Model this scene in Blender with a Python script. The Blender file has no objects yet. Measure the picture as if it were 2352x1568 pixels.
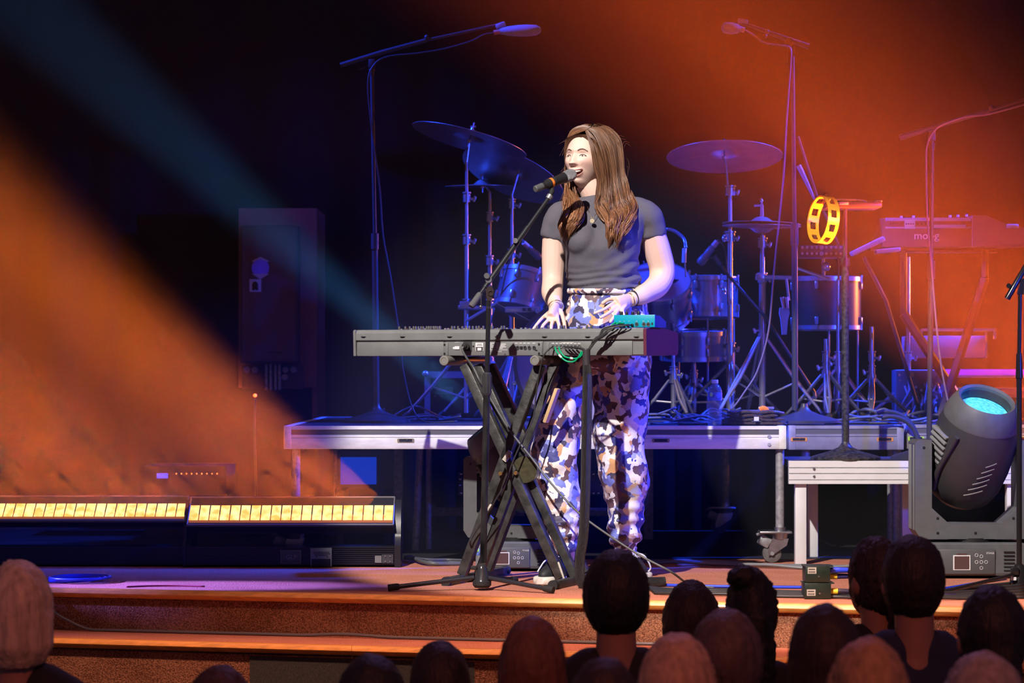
import bpy, bmesh, math, random
from mathutils import Vector, Matrix, Euler, noise
PI = math.pi
random.seed(7)
SC = bpy.context.scene
COL = SC.collection
# ---------------------------------------------------------------- camera
H = 0.80             # camera height above the stage floor (z = 0)
F = 6000.0           # focal length in pixels of the 2352 px frame
HOR = 850.0          # picture row of eye level
cam = bpy.data.cameras.new('camera'); cam.sensor_width = 36.0; cam.lens = 36.0*F/2352.0
cam.shift_y = (HOR-784.0)/2352.0; cam.clip_end = 60
cam.dof.use_dof = True; cam.dof.focus_distance = 9.9; cam.dof.aperture_fstop = 4.5
camo = bpy.data.objects.new('camera', cam); camo.location = (0, 0, H); camo.rotation_euler = (PI/2, 0, 0)
COL.objects.link(camo); SC.camera = camo
SC.view_settings.view_transform = 'Standard'; SC.view_settings.look = 'None'
SC.view_settings.gamma = 1; SC.view_settings.use_curve_mapping = False; SC.view_settings.exposure = 0.0
SC.cycles.use_denoising = True
SC.cycles.max_bounces = 5; SC.cycles.diffuse_bounces = 2; SC.cycles.glossy_bounces = 2
SC.cycles.transmission_bounces = 5; SC.cycles.transparent_max_bounces = 8; SC.cycles.volume_bounces = 0
SC.cycles.caustics_reflective = False; SC.cycles.caustics_refractive = False
SC.cycles.sample_clamp_indirect = 3.0; SC.cycles.blur_glossy = 0.5
# ---------------------------------------------------------------- world
w = bpy.data.worlds.new('world'); SC.world = w; w.use_nodes = True
w.node_tree.nodes['Background'].inputs[0].default_value = (0.60, 0.37, 0.70, 1)
w.node_tree.nodes['Background'].inputs[1].default_value = 0.095
# ---------------------------------------------------------------- lamps
def aim(o, tgt):
    d = Vector(tgt)-o.location
    o.rotation_euler = d.to_track_quat('-Z', 'Y').to_euler()
def spot(name, loc, tgt, power, col, half, blend=0.15, size=0.05):
    l = bpy.data.lights.new(name, 'SPOT'); l.energy = power; l.color = col
    l.spot_size = 2*math.radians(half); l.spot_blend = blend; l.shadow_soft_size = size
    o = bpy.data.objects.new(name, l); o.location = loc; aim(o, tgt); COL.objects.link(o); return o
def strip(name, c, half_len, width, dirv, power, col, spread):
    """long narrow lamp whose long axis is x; shines along dirv"""
    l = bpy.data.lights.new(name, 'AREA'); l.shape = 'RECTANGLE'; l.size = half_len*2; l.size_y = width
    l.energy = power; l.color = col; l.spread = math.radians(spread)
    o = bpy.data.objects.new(name, l); o.location = c
    z = -Vector(dirv).normalized(); y = z.cross(Vector((1, 0, 0))).normalized(); x = y.cross(z)
    m = Matrix((x, y, z)).transposed(); o.rotation_euler = m.to_euler(); COL.objects.link(o); return o
# front of house key light, white, high front left of the singer
k_ = spot('key_light', (-2.2, 3.2, 6.5), (0.98, 10.2, 0.36), 5500, (1.0, 0.90, 0.84), 10.8, 0.12, 0.06)
k_.scale = (1.0, 0.70, 1.0)
# saturated blue stage wash from up stage and the sides
BLU = (0.010, 0.055, 1.0)
spot('blue_wash_right', (4.6, 12.3, 4.2), (1.1, 12.0, 1.1), 8500, BLU, 17, 0.6, 0.1)
spot('blue_wash_left', (-3.8, 11.1, 5.0), (0.1, 12.1, 1.5), 5200, BLU, 14, 0.6, 0.1)
spot('blue_front_light', (4.4, 6.6, 1.5), (1.1, 11.4, 1.0), 850, (0.012, 0.05, 1.0), 12, 0.6, 0.1)
spot('blue_floor_pool', (-5.2, 9.62, 1.5), (-1.25, 9.70, 0.0), 9000, (0.20, 0.16, 1.0), 3.2, 0.5, 0.05)
# warm spill from the house rig on the steps and the front rows
h_ = spot('house_amber', (1.0, 1.0, 4.5), (0.5, 5.9, -0.1), 360, (1.0, 0.22, 0.09), 27, 0.5, 0.1); h_.scale = (1.0, 0.62, 1.0)
spot('blue_side_light', (5.0, 9.5, 2.3), (0.5, 10.1, 0.8), 1900, (0.03, 0.06, 1.0), 9, 0.5, 0.08)
r_ = spot('violet_back_light', (0.6, 13.2, 5.6), (0.4, 6.4, 0.0), 230, (0.55, 0.35, 1.0), 22, 0.5, 0.1); r_.scale = (1.0, 0.4, 1.0)
strip('step_spill', (0.0, 7.3, 3.5), 2.4, 0.1, (0.0, 1.7, -3.7), 12, (1.0, 0.50, 0.34), 16)
spot('amber_back', (3.9, 13.6, 1.3), (0.9, 12.0, 0.9), 260, (1.0, 0.22, 0.03), 18, 0.5, 0.05)
# amber bars throwing sheets of light into the haze
def sheet(name, x0, x1, y, z, dirv, power, col, spread, n, w=0.08):
    for i in range(n):
        t = (i+0.5)/n; s = (x1-x0)/n
        strip(name, (x0+(x1-x0)*t, y, z), s*0.5, w, dirv(t), power(t)/n, col, spread)
sheet('amber_bar_glow', -2.95, (880-1176)/F*10.6, 10.60, 0.250, lambda t: (-0.80+0.04*t, 0, 0.64), lambda t: 110*(0.6+0.8*abs(math.sin(7*t+1))), (1.0, 0.17, 0.014), 14, 20, 0.02)
sheet('amber_bar_glow_offstage', 2.30, 3.70, 10.62, 0.33, lambda t: (-0.74+0.05*t, 0, 0.70), lambda t: 112*(0.75+0.5*math.sin(5*t)), (1.0, 0.11, 0.009), 20, 6)
# moving head beam, pale blue, up and out to the left from behind the keyboard stand
spot('moving_head_beam', (-0.165, 10.50, 0.64), (-2.15, 10.66, 2.45), 850, (0.08, 0.40, 1.0), 5.4, 0.7, 0.05)
# ---------------------------------------------------------------- helpers
def P(px, py, Y):
    """world point at depth Y that the lens sees at picture (px, py)"""
    return Vector(((px-1176.0)/F*Y, Y, H+(HOR-py)/F*Y))
def XX(px, Y): return (px-1176.0)/F*Y
def ZZ(py, Y): return H+(HOR-py)/F*Y
def V(*a): return Vector(a)
def frame(origin, xdir, zdir=(0, 0, 1)):
    x = Vector(xdir).normalized(); z = Vector(zdir); z = (z-x*z.dot(x)).normalized(); y = z.cross(x)
    m = Matrix((x, y, z)).transposed().to_4x4(); m.translation = Vector(origin); return m
def zframe(origin, zdir, ref=(1, 0, 0)):
    z = Vector(zdir).normalized(); r = Vector(ref)
    if abs(z.dot(r.normalized())) > 0.97: r = Vector((0, 1, 0))
    x = (r-z*z.dot(r)).normalized(); y = z.cross(x)
    m = Matrix((x, y, z)).transposed().to_4x4(); m.translation = Vector(origin); return m
def catmull(pts, n=8):
    pts = [Vector(p) for p in pts]; out = []
    if len(pts) < 3: return pts
    for i in range(len(pts)-1):
        p0 = pts[i-1] if i else pts[0]*2-pts[1]; p1 = pts[i]; p2 = pts[i+1]
        p3 = pts[i+2] if i+2 < len(pts) else pts[-1]*2-pts[-2]
        for k in range(n):
            t = k/n
            out.append(0.5*((2*p1)+(p2-p0)*t+(2*p0-5*p1+4*p2-p3)*t*t+(3*p1-p0-3*p2+p3)*t**3))
    out.append(pts[-1]); return out
def lerp(a, b, t): return a+(b-a)*t
def interp(tab, x):
    if x <= tab[0][0]: return tab[0][1]
    for (a, u), (b, v) in zip(tab, tab[1:]):
        if x <= b:
            t = (x-a)/(b-a); t = t*t*(3-2*t); return u+(v-u)*t
    return tab[-1][1]

LOCS = {}
class MB:
    def __init__(s): s.bm = bmesh.new(); s.mi = 0; s.M = Matrix.Identity(4)
    def _new(s, f0):
        s.bm.faces.ensure_lookup_table()
        for f in s.bm.faces[f0:]: f.material_index = s.mi
    def box(s, c, size, rot=None, bev=0.0):
        f0 = len(s.bm.faces); m = Matrix.Translation(Vector(c))
        if rot is not None: m = m @ (rot.to_4x4() if hasattr(rot, 'to_4x4') else Euler(rot).to_matrix().to_4x4())
        tmp = bmesh.new(); bmesh.ops.create_cube(tmp, size=1.0, matrix=Matrix.Diagonal((*size, 1)))
        if bev > 0: bmesh.ops.bevel(tmp, geom=list(tmp.edges), offset=bev, segments=2, affect='EDGES', profile=0.5)
        s._add(tmp, s.M @ m); return s
    def _add(s, tmp, m):
        vm = {v: s.bm.verts.new(m @ v.co) for v in tmp.verts}
        for f in tmp.faces:
            try:
                nf = s.bm.faces.new([vm[v] for v in f.verts]); nf.material_index = s.mi
            except ValueError: pass
        tmp.free()
    def span(s, a, b, bev=0.0):
        a = Vector(a); b = Vector(b); d = b-a
        return s.box((a+b)/2, (abs(d.x), abs(d.y), abs(d.z)), None, bev)
    def rings(s, rings, cap0=True, cap1=True, closed=False):
        vs = [[s.bm.verts.new(s.M @ Vector(p)) for p in r] for r in rings]; n = len(vs[0])
        m = len(vs)
        for i in range(m if closed else m-1):
            a, b = vs[i], vs[(i+1) % m]
            for j in range(n):
                k = (j+1) % n
                f = s.bm.faces.new((a[j], a[k], b[k], b[j])); f.material_index = s.mi
        if not closed:
            if cap0: f = s.bm.faces.new(list(reversed(vs[0]))); f.material_index = s.mi
            if cap1: f = s.bm.faces.new(vs[-1]); f.material_index = s.mi
        return s
    def tube(s, pts, r, seg=8, cap=True, flat=1.0):
        pts = [Vector(p) for p in pts]; n = len(pts)
        rr = r if isinstance(r, (list, tuple)) else [r]*n
        t0 = (pts[1]-pts[0]).normalized()
        ref = Vector((0, 0, 1)) if abs(t0.z) < 0.9 else Vector((0, 1, 0))
        u = (ref-t0*ref.dot(t0)).normalized(); rings = []
        for i, p in enumerate(pts):
            t = (pts[min(i+1, n-1)]-pts[max(i-1, 0)])
            t = t.normalized() if t.length > 1e-9 else t0
            u = (u-t*u.dot(t)); u = u.normalized() if u.length > 1e-6 else ref; v = t.cross(u)
            rings.append([p+(u*math.cos(2*PI*k/seg)+v*math.sin(2*PI*k/seg)*flat)*rr[i] for k in range(seg)])
        return s.rings(rings, cap, cap)
    def cyl(s, a, b, r, r2=None, seg=16): return s.tube([a, b], [r, r if r2 is None else r2], seg)
    def lathe(s, prof, m=None, seg=32, cap=True):
        m = m or Matrix.Identity(4)
        return s.rings([[m @ Vector((max(r, 1e-5)*math.cos(2*PI*k/seg), max(r, 1e-5)*math.sin(2*PI*k/seg), z)) for k in range(seg)] for r, z in prof], cap, cap)
    def ball(s, c, r, seg=16, m=None):
        rx, ry, rz = (r, r, r) if not isinstance(r, (list, tuple, Vector)) else r
        m = Matrix.Translation(Vector(c)) @ (m.to_4x4() if m is not None else Matrix.Identity(4))
        R = []
        h = max(6, seg//2+2)
        for i in range(1, h):
            a = -PI/2+PI*i/h
            R.append([m @ Vector((rx*math.cos(a)*math.cos(2*PI*k/seg), ry*math.cos(a)*math.sin(2*PI*k/seg), rz*math.sin(a))) for k in range(seg)])
        vs0 = len(s.bm.verts); s.rings(R, False, False); s.bm.verts.ensure_lookup_table()
        bot = s.bm.verts.new(s.M @ m @ Vector((0, 0, -rz))); top = s.bm.verts.new(s.M @ m @ Vector((0, 0, rz)))
        s.bm.verts.ensure_lookup_table()
        b = [s.bm.verts[vs0+k] for k in range(seg)]; t = [s.bm.verts[vs0+(h-2)*seg+k] for k in range(seg)]
        for k in range(seg):
            f = s.bm.faces.new((b[(k+1) % seg], b[k], bot)); f.material_index = s.mi
            f = s.bm.faces.new((t[k], t[(k+1) % seg], top)); f.material_index = s.mi
        return s
    def prism(s, poly, m, d):
        """2D outline (x, z) in frame m, thickness d along the frame's y"""
        a = [m @ Vector((x, 0, z)) for x, z in poly]; b = [m @ Vector((x, d, z)) for x, z in poly]
        return s.rings([a, b])
    def torus(s, m, R, r, seg=40, sec=8, a0=0.0, a1=2*PI):
        full = abs(a1-a0-2*PI) < 1e-6; n = seg if full else seg+1; rr = []
        for i in range(n):
            a = a0+(a1-a0)*i/seg; c = Vector((math.cos(a), math.sin(a), 0))
            rr.append([m @ (c*(R+r*math.cos(2*PI*k/sec))+Vector((0, 0, r*math.sin(2*PI*k/sec)))) for k in range(sec)])
        return s.rings(rr, closed=full)
    def text(s, body, m, size, depth=0.0006, align='CENTER'):
        cu = bpy.data.curves.new('t', 'FONT'); cu.body = body; cu.size = size; cu.extrude = depth; cu.align_x = align
        cu.resolution_u = 2
        o = bpy.data.objects.new('t', cu); COL.objects.link(o); dg = bpy.context.evaluated_depsgraph_get()
        me = bpy.data.meshes.new_from_object(o.evaluated_get(dg)); tmp = bmesh.new(); tmp.from_mesh(me)
        s._add(tmp, s.M @ m); bpy.data.objects.remove(o); bpy.data.curves.remove(cu); bpy.data.meshes.remove(me); return s
    def build(s, name, mats, parent=None, smooth=38, kind=None):
        bmesh.ops.recalc_face_normals(s.bm, faces=s.bm.faces)
        me = bpy.data.meshes.new(name)
        base = LOCS.get(parent.name, Vector()) if parent else Vector()
        if parent: bmesh.ops.translate(s.bm, verts=s.bm.verts, vec=-base)
        s.bm.to_mesh(me); s.bm.free()
        return link(name, me, mats, parent, smooth, kind)
def link(name, me, mats, parent=None, smooth=38, kind=None):
    for mt in (mats if isinstance(mats, (list, tuple)) else [mats]): me.materials.append(mt)
    if smooth:
        me.polygons.foreach_set('use_smooth', [True]*len(me.polygons))
        if smooth < 180: me.set_sharp_from_angle(angle=math.radians(smooth))
    o = bpy.data.objects.new(name, me); COL.objects.link(o)
    LOCS[o.name] = LOCS.get(parent.name, Vector()) if parent else Vector()
    if parent: o.parent = parent
    if kind: o['kind'] = kind
    return o
def thing(name, loc, label, cat, group=None):
    o = bpy.data.objects.new(name, None); o.empty_display_size = 0.05; COL.objects.link(o)
    o.location = Vector(loc); LOCS[o.name] = Vector(loc); o['label'] = label; o['category'] = cat
    if group: o['group'] = group
    return o
def tag(o, label, cat, group=None):
    o['label'] = label; o['category'] = cat
    if group: o['group'] = group
    return o
def remeshed(mb, voxel, smooth_it=4, fac=0.5):
    """fuse the closed shapes in mb into one skin"""
    bmesh.ops.recalc_face_normals(mb.bm, faces=mb.bm.faces)
    me = bpy.data.meshes.new('tmp'); mb.bm.to_mesh(me); mb.bm.free()
    o = bpy.data.objects.new('tmp', me); COL.objects.link(o)
    r = o.modifiers.new('r', 'REMESH'); r.mode = 'VOXEL'; r.voxel_size = voxel
    if smooth_it:
        q = o.modifiers.new('s', 'SMOOTH'); q.iterations = smooth_it; q.factor = fac
    dg = bpy.context.evaluated_depsgraph_get(); out = bpy.data.meshes.new_from_object(o.evaluated_get(dg))
    bpy.data.objects.remove(o); bpy.data.meshes.remove(me); return out
def displace(me, fn):
    """move every vertex along its normal by fn(co)"""
    ns = [v.normal.copy() for v in me.vertices]
    for v, n in zip(me.vertices, ns): v.co = v.co+n*fn(v.co)
    me.update()

# ---------------------------------------------------------------- materials
MAT = {}
def mat(name, col, rough=0.5, metal=0.0, noise_amt=0.0, scale=20.0, bump=0.0, bscale=None, spec=0.5, emit=None, estr=0.0, coat=0.0, aniso=None):
    m = bpy.data.materials.new(name); m.use_nodes = True; nt = m.node_tree; b = nt.nodes['Principled BSDF']
    b.inputs['Base Color'].default_value = (*col, 1); b.inputs['Roughness'].default_value = rough
    b.inputs['Metallic'].default_value = metal; b.inputs['Specular IOR Level'].default_value = spec
    if coat: b.inputs['Coat Weight'].default_value = coat
    if emit: b.inputs['Emission Color'].default_value = (*emit, 1); b.inputs['Emission Strength'].default_value = estr
    if noise_amt or bump:
        tc = nt.nodes.new('ShaderNodeTexCoord'); mp = nt.nodes.new('ShaderNodeMapping'); nt.links.new(tc.outputs['Object'], mp.inputs[0])
        if aniso: mp.inputs['Scale'].default_value = aniso
        if noise_amt:
            n = nt.nodes.new('ShaderNodeTexNoise'); n.inputs['Scale'].default_value = scale; n.inputs['Detail'].default_value = 5
            nt.links.new(mp.outputs[0], n.inputs[0])
            mr = nt.nodes.new('ShaderNodeMapRange'); mr.inputs['From Min'].default_value = 0.3; mr.inputs['From Max'].default_value = 0.7
            mr.inputs['To Min'].default_value = 1-noise_amt; mr.inputs['To Max'].default_value = 1+noise_amt*0.6
            nt.links.new(n.outputs[0], mr.inputs[0])
            mx = nt.nodes.new('ShaderNodeMix'); mx.data_type = 'RGBA'; mx.blend_type = 'MULTIPLY'; mx.inputs[0].default_value = 1
            mx.inputs[6].default_value = (*col, 1); nt.links.new(mr.outputs[0], mx.inputs[7]); nt.links.new(mx.outputs[2], b.inputs['Base Color'])
        if bump:
            n2 = nt.nodes.new('ShaderNodeTexNoise'); n2.inputs['Scale'].default_value = bscale or scale; n2.inputs['Detail'].default_value = 3
            nt.links.new(mp.outputs[0], n2.inputs[0]); bp = nt.nodes.new('ShaderNodeBump'); bp.inputs['Strength'].default_value = bump
            bp.inputs['Distance'].default_value = 0.01; nt.links.new(n2.outputs[0], bp.inputs['Height']); nt.links.new(bp.outputs[0], b.inputs['Normal'])
    MAT[name] = m; return m
black = mat('black_plastic', (0.012, 0.012, 0.013), 0.45, noise_amt=0.2, scale=60)
blackmetal = mat('black_powder_coat', (0.022, 0.022, 0.024), 0.38, 0.0, noise_amt=0.5, scale=35, spec=0.6)
wornblack = mat('worn_black_steel', (0.060, 0.060, 0.058), 0.42, 0.2, noise_amt=0.6, scale=28, bump=0.1, bscale=90)
chrome = mat('chrome', (0.72, 0.72, 0.74), 0.16, 1.0)
steel = mat('brushed_steel', (0.5, 0.5, 0.52), 0.35, 1.0, noise_amt=0.2, scale=40)
alu = mat('scuffed_aluminium', (0.90, 0.90, 0.90), 0.5, 0.1, noise_amt=0.16, scale=22, aniso=(0.6, 1, 2.5))
alu_clean = mat('mill_aluminium', (0.84, 0.84, 0.85), 0.45, 0.1, noise_amt=0.06, scale=9)
galv = mat('galvanised_tube', (0.42, 0.42, 0.44), 0.5, 0.4, noise_amt=0.35, scale=60)
rubber = mat('black_rubber', (0.016, 0.016, 0.017), 0.8)
greyplastic = mat('grey_plastic', (0.10, 0.105, 0.11), 0.55, noise_amt=0.12, scale=30)
darkgrey = mat('dark_grey_plastic', (0.040, 0.040, 0.043), 0.45, noise_amt=0.1, scale=30)
white = mat('white_print', (0.75, 0.75, 0.75), 0.6)
cablemat = mat('black_cable', (0.03, 0.03, 0.032), 0.5)
greycable = mat('grey_cable', (0.10, 0.105, 0.11), 0.45)
blackdeck = mat('black_deck', (0.02, 0.02, 0.022), 0.75, noise_amt=0.3, scale=30)
curtain = mat('black_curtain', (0.036, 0.030, 0.036), 0.95, spec=0.0, noise_amt=0.1, scale=2.0)
# ---------------------------------------------------------------- stage floor, steps, walls
def carpet(name, c1, c2, s, bump=0.6):
    m = mat(name, c1, 0.95, bump=bump, bscale=s, spec=0.1); nt = m.node_tree; b = nt.nodes['Principled BSDF']
    tc = nt.nodes.new('ShaderNodeTexCoord')
    n = nt.nodes.new('ShaderNodeTexNoise'); n.inputs['Scale'].default_value = s; n.inputs['Detail'].default_value = 2; nt.links.new(tc.outputs['Object'], n.inputs[0])
    n2 = nt.nodes.new('ShaderNodeTexNoise'); n2.inputs['Scale'].default_value = 6; n2.inputs['Detail'].default_value = 3; nt.links.new(tc.outputs['Object'], n2.inputs[0])
    ad = nt.nodes.new('ShaderNodeMath'); ad.operation = 'MULTIPLY_ADD'; ad.inputs[1].default_value = 0.35; nt.links.new(n2.outputs[0], ad.inputs[0]); nt.links.new(n.outputs[0], ad.inputs[2])
    cr = nt.nodes.new('ShaderNodeValToRGB'); cr.color_ramp.elements[0].position = 0.55; cr.color_ramp.elements[0].color = (*c1, 1)
    cr.color_ramp.elements[1].position = 0.80; cr.color_ramp.elements[1].color = (*c2, 1)
    nt.links.new(ad.outputs[0], cr.inputs[0]); nt.links.new(cr.outputs[0], b.inputs['Base Color']); return m
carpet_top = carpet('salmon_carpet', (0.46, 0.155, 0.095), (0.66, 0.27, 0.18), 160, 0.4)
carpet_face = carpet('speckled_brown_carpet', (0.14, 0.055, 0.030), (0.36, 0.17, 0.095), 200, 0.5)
wood = mat('orange_oak_nosing', (0.80, 0.34, 0.07), 0.42, noise_amt=0.25, scale=14, aniso=(0.3, 6, 6), coat=0.15)
EDGE_A, EDGE_B = 9.144, -0.245            # front edge of the stage: y = A + B x
def ey(x, back=0.0): return EDGE_A+EDGE_B*x+back
XL, XR, YB = -5.0, 5.0, 14.3
b = MB(); b.rings([[(XL, ey(XL, .03), -0.06), (XR, ey(XR, .03), -0.06), (XR, 11.06, -0.06), (XL, 11.06, -0.06)], [(XL, ey(XL, .03), 0), (XR, ey(XR, .03), 0), (XR, 11.06, 0), (XL, 11.06, 0)]])
b.build('floor', carpet_top, kind='structure', smooth=0)
MB().span((XL, 11.06, -0.06), (XR, YB, 0.0)).build('floor', mat('shaded_stage_floor', (0.006, 0.005, 0.006), 0.7), kind='structure', smooth=0)  # shadow behind the front carpet is put into this floor colour
def band(x0, x1, y_off0, y_off1, z0, z1):
    return [[(x0, ey(x0, y_off0), z0), (x1, ey(x1, y_off0), z0), (x1, ey(x1, y_off1), z0), (x0, ey(x0, y_off1), z0)],
            [(x0, ey(x0, y_off0), z1), (x1, ey(x1, y_off0), z1), (x1, ey(x1, y_off1), z1), (x0, ey(x0, y_off1), z1)]]
STEP = -0.150; TREAD = -0.32
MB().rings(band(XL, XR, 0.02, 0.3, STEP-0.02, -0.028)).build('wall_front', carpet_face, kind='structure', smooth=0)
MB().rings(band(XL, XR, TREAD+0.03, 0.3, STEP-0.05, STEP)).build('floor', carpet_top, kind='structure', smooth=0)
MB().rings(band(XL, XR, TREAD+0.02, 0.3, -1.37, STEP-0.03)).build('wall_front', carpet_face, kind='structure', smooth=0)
for i, (off, z) in enumerate(((0.0, 0.004), (TREAD, STEP+0.004))):     # rounded timber nosings in butted lengths
    xs = [XL, -2.6, -0.17, 2.3, XR] if i == 0 else [XL, -3.0, -0.55, 1.9, XR]
    for a, c in zip(xs, xs[1:]):
        b = MB(); dx = 0.0006
        prof = [(0.034, 0.0), (0.006, 0.0), (0.0, -0.006), (-0.004, -0.016), (0.0, -0.026), (0.006, -0.032), (0.034, -0.032)]
        b.rings([[(x, ey(x, off+p), z+q) for p, q in prof] for x in (a+dx, c-dx)])
        b.build('trim_%d' % (i+1), wood, kind='structure')
MB().span((XL, 2.0, -1.42), (XR, 10, -1.36)).build('floor', mat('dark_house_carpet', (0.03, 0.015, 0.012), 0.95), kind='structure', smooth=0)
# black grille let into the lower riser
b = MB(); x0, x1 = XX(566, 8.95), XX(1090, 8.85)
b.rings([[(x, ey(x, TREAD+0.016), z) for x, z in ((x0, -0.19), (x1, -0.19), (x1, -0.52), (x0, -0.52))], [(x, ey(x, TREAD+0.03), z) for x, z in ((x0, -0.19), (x1, -0.19), (x1, -0.52), (x0, -0.52))]])
b.build('trim_3', mat('dark_grille_cloth', (0.045, 0.045, 0.04), 0.9, noise_amt=0.6, scale=260), kind='structure', smooth=0)
# back wall: black masking drapes with soft folds
b = MB(); n = 360; r0 = []; r1 = []
for i in range(n+1):
    x = XL-2+(XR-XL+4)*i/n; y = 14.25+0.035*math.sin(x*16+1.5*math.sin(x*2.3))
    r0.append((x, y, 0)); r1.append((x, y, 6.5))
bm = b.bm; v0 = [bm.verts.new(p) for p in r0]; v1 = [bm.verts.new(p) for p in r1]
for i in range(n): bm.faces.new((v0[i], v0[i+1], v1[i+1], v1[i]))
b.build('wall_back', curtain, kind='structure')
# ---------------------------------------------------------------- stage risers
def screw(b, c, r=0.006, d=(0, -1, 0)):
    b.cyl(Vector(c), Vector(c)+Vector(d)*0.004, r, r*0.8, 12)
RZ = ZZ(978, 10.82)
RY = 10.82
def deck(x0, x1, y0, y1, ztop, hh, fasc, name='stage_riser', label='', group=None, slotx=(), slotcol=None, endcaps=True):
    t = thing(name, ((x0+x1)/2, (y0+y1)/2, 0), label, 'stage platform', group)
    MB().span((x0+.012, y0+.012, ztop-0.03), (x1-.012, y1-.012, ztop-0.001)).build('deck_board', blackdeck, t)
    zb = ztop-hh
    for (yy, sgn, nm) in ((y0, 1, 'side_rail'), (y1, -1, 'side_rail')):
        b = MB()
        prof = [(0, ztop), (0.0, ztop-0.014), (0.006, ztop-0.016), (0.006, ztop-0.036), (0, ztop-0.038), (0, ztop-0.046), (0.004, ztop-0.048), (0.004, ztop-0.051), (0.0, ztop-0.053), (0.0, zb+0.004), (0.003, zb), (0.03, zb), (0.03, ztop-.002), (0.014, ztop)]
        b.rings([[(x, yy+sgn*p, z) for p, z in prof] for x in (x0+.03, x1-.03)])
        b.build(nm, fasc, t)
        if sgn == 1:
            g = MB(); g.span((x0+.03, yy+.004, ztop-0.036), (x1-.03, yy+.007, ztop-0.016)); g.build('rail_insert', mat('grey_insert', (0.10, 0.10, 0.10), 0.6), t)
    for xx in (x0, x1-.03):
        MB().span((xx, y0-.0005, zb), (xx+.03, y1+.0005, ztop+.0005), 0.002).build('end_rail', fasc, t)
    for sx in slotx:
        b = MB(); zc = ztop-0.060
        b.rings([[(sx+dx*k, y0+dy, zc+dz*k) for dx, dz in ((-.034, -.008), (.034, -.008), (.036, 0), (.034, .008), (-.034, .008), (-.036, 0))] for k, dy in ((1, 0.001), (1, -0.003), (0.78, -0.003), (0.78, 0.0005))], False, False)
        f = b.build('latch_slot', slotcol or mat('dull_brass', (0.30, 0.25, 0.16), 0.5, 0.5), t)
        b = MB(); b.span((sx-.027, y0-.0012, zc-.006), (sx+.027, y0+.001, zc+.006)); b.ball((sx+.006, y0-.001, zc), (0.007, 0.002, 0.005), 8)
        b.build('latch', black, f)
    return t
x0, x1 = XX(652, RY), XX(1806, RY)
r = deck(x0, x1, RY, 12.95, RZ, (1031-978)/F*RY, alu, 'stage_riser', 'long drum riser with scuffed bare aluminium edge on round castored legs', None, (XX(932, RY), XX(1518, RY)))
b = MB()
for yy in (1003, 1021): b.cyl(P(1767, yy, RY), P(1767, yy, RY)+V(0, -.005, 0), 0.008, 0.006, 14)
b.build('corner_bolt', galv, r)
def castor(x, y, parent, flip=1, tube_r=0.018, ztop=RZ-.09):
    b = MB(); b.cyl((x, y, 0.135), (x, y, ztop), tube_r, None, 20); leg = b.build('leg', galv, parent)
    z = 0.128
    b = MB(); b.box((x-.02*flip, y, z), (0.135, 0.10, 0.010), None, 0.003); b.cyl((x, y, z), (x, y, z+.02), 0.024)
    b.cyl((x-.004*flip, y, z-.028), (x-.004*flip, y, z-.004), 0.034, 0.040, 20)
    b.build('castor_plate', steel, leg)
    b = MB()
    for s in (-1, 1):
        m = frame((x, y+s*0.026-0.0015, 0), (1, 0, 0))
        b.prism([(-.036*flip, z-.026), (.034*flip, z-.026), (.026*flip, z-.055), (-.030*flip+.0, 0.036), (-.050*flip, 0.030), (-.052*flip, 0.050)][::flip or 1], m, 0.003)
    b.build('castor_fork', steel, leg)
    wx = x-.034*flip
    b = MB(); m = Matrix.Translation((wx, y, 0.040)) @ Euler((PI/2, 0, 0)).to_matrix().to_4x4()
    b.lathe([(0.012, -.017), (0.030, -.017), (0.0385, -.013), (0.040, -.006), (0.040, .006), (0.0385, .013), (0.030, .017), (0.012, .017)], m, 28)
    b.build('castor_wheel', mat('grey_rubber_wheel', (0.13, 0.12, 0.115), 0.7, noise_amt=0.3, scale=60), leg)
    b = MB(); b.box((wx-.030*flip, y, 0.090), (0.05, 0.052, 0.045), (0, 0.5*flip, 0), 0.008); b.box((wx-.045*flip, y, 0.122), (0.04, 0.03, 0.012), (0, -0.3*flip, 0), 0.004)
    b.cyl((wx, y-.03, .040), (wx, y+.03, .040), 0.008, None, 12)
    b.build('castor_brake', mat('zinc_plate', (0.40, 0.41, 0.42), 0.5, 0.6, noise_amt=0.3, scale=50), leg)
castor(XX(1794, RY)-.001, RY+.04, r, 1)
castor(XX(678, RY), RY+.04, r, 1)
for xx in (x0+.09, x1-.09): castor(xx, 12.8, r, 1)
# dark angled posts and brace behind the riser edge
def post(x, y, ztop, r_, label, lean=0.0, square=False, mt=galv):
    b = MB()
    if square: b.span((x-r_, y-r_, 0), (x+r_, y+r_, ztop))
    else: b.cyl((x+lean, y, 0.0), (x, y, ztop), r_, None, 16)
    o = b.build('scaffold_leg', mt); tag(o, label, 'support leg', 'support legs under the drum riser'); return o
post(XX(965, 11.6), 11.6, RZ-.09, 0.016, 'thick round metal leg under the drum riser, left one of the close pair', -0.02)
post(XX(985, 11.7), 11.7, RZ-.09, 0.013, 'round metal leg under the drum riser, right one of the close pair')
post(XX(915, 12.0), 12.0, RZ-.09, 0.020, 'square grey leg under the drum riser beside the lit screen', 0, True)
post(XX(1489, 12.4), 12.4, RZ-.09, 0.022, 'square dim leg under the drum riser to the right of the singer', 0, True)
b = MB(); b.span(P(992, 1166, 12.5), P(1205, 1184, 12.53)); b.span(P(1340, 1166, 12.5), P(1480, 1184, 12.53)); b.ball(P(993, 1162, 12.5), 0.02, 10)
tag(b.build('cross_brace', galv), 'flat horizontal brace running under the drum riser behind the stand', 'brace')
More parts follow.
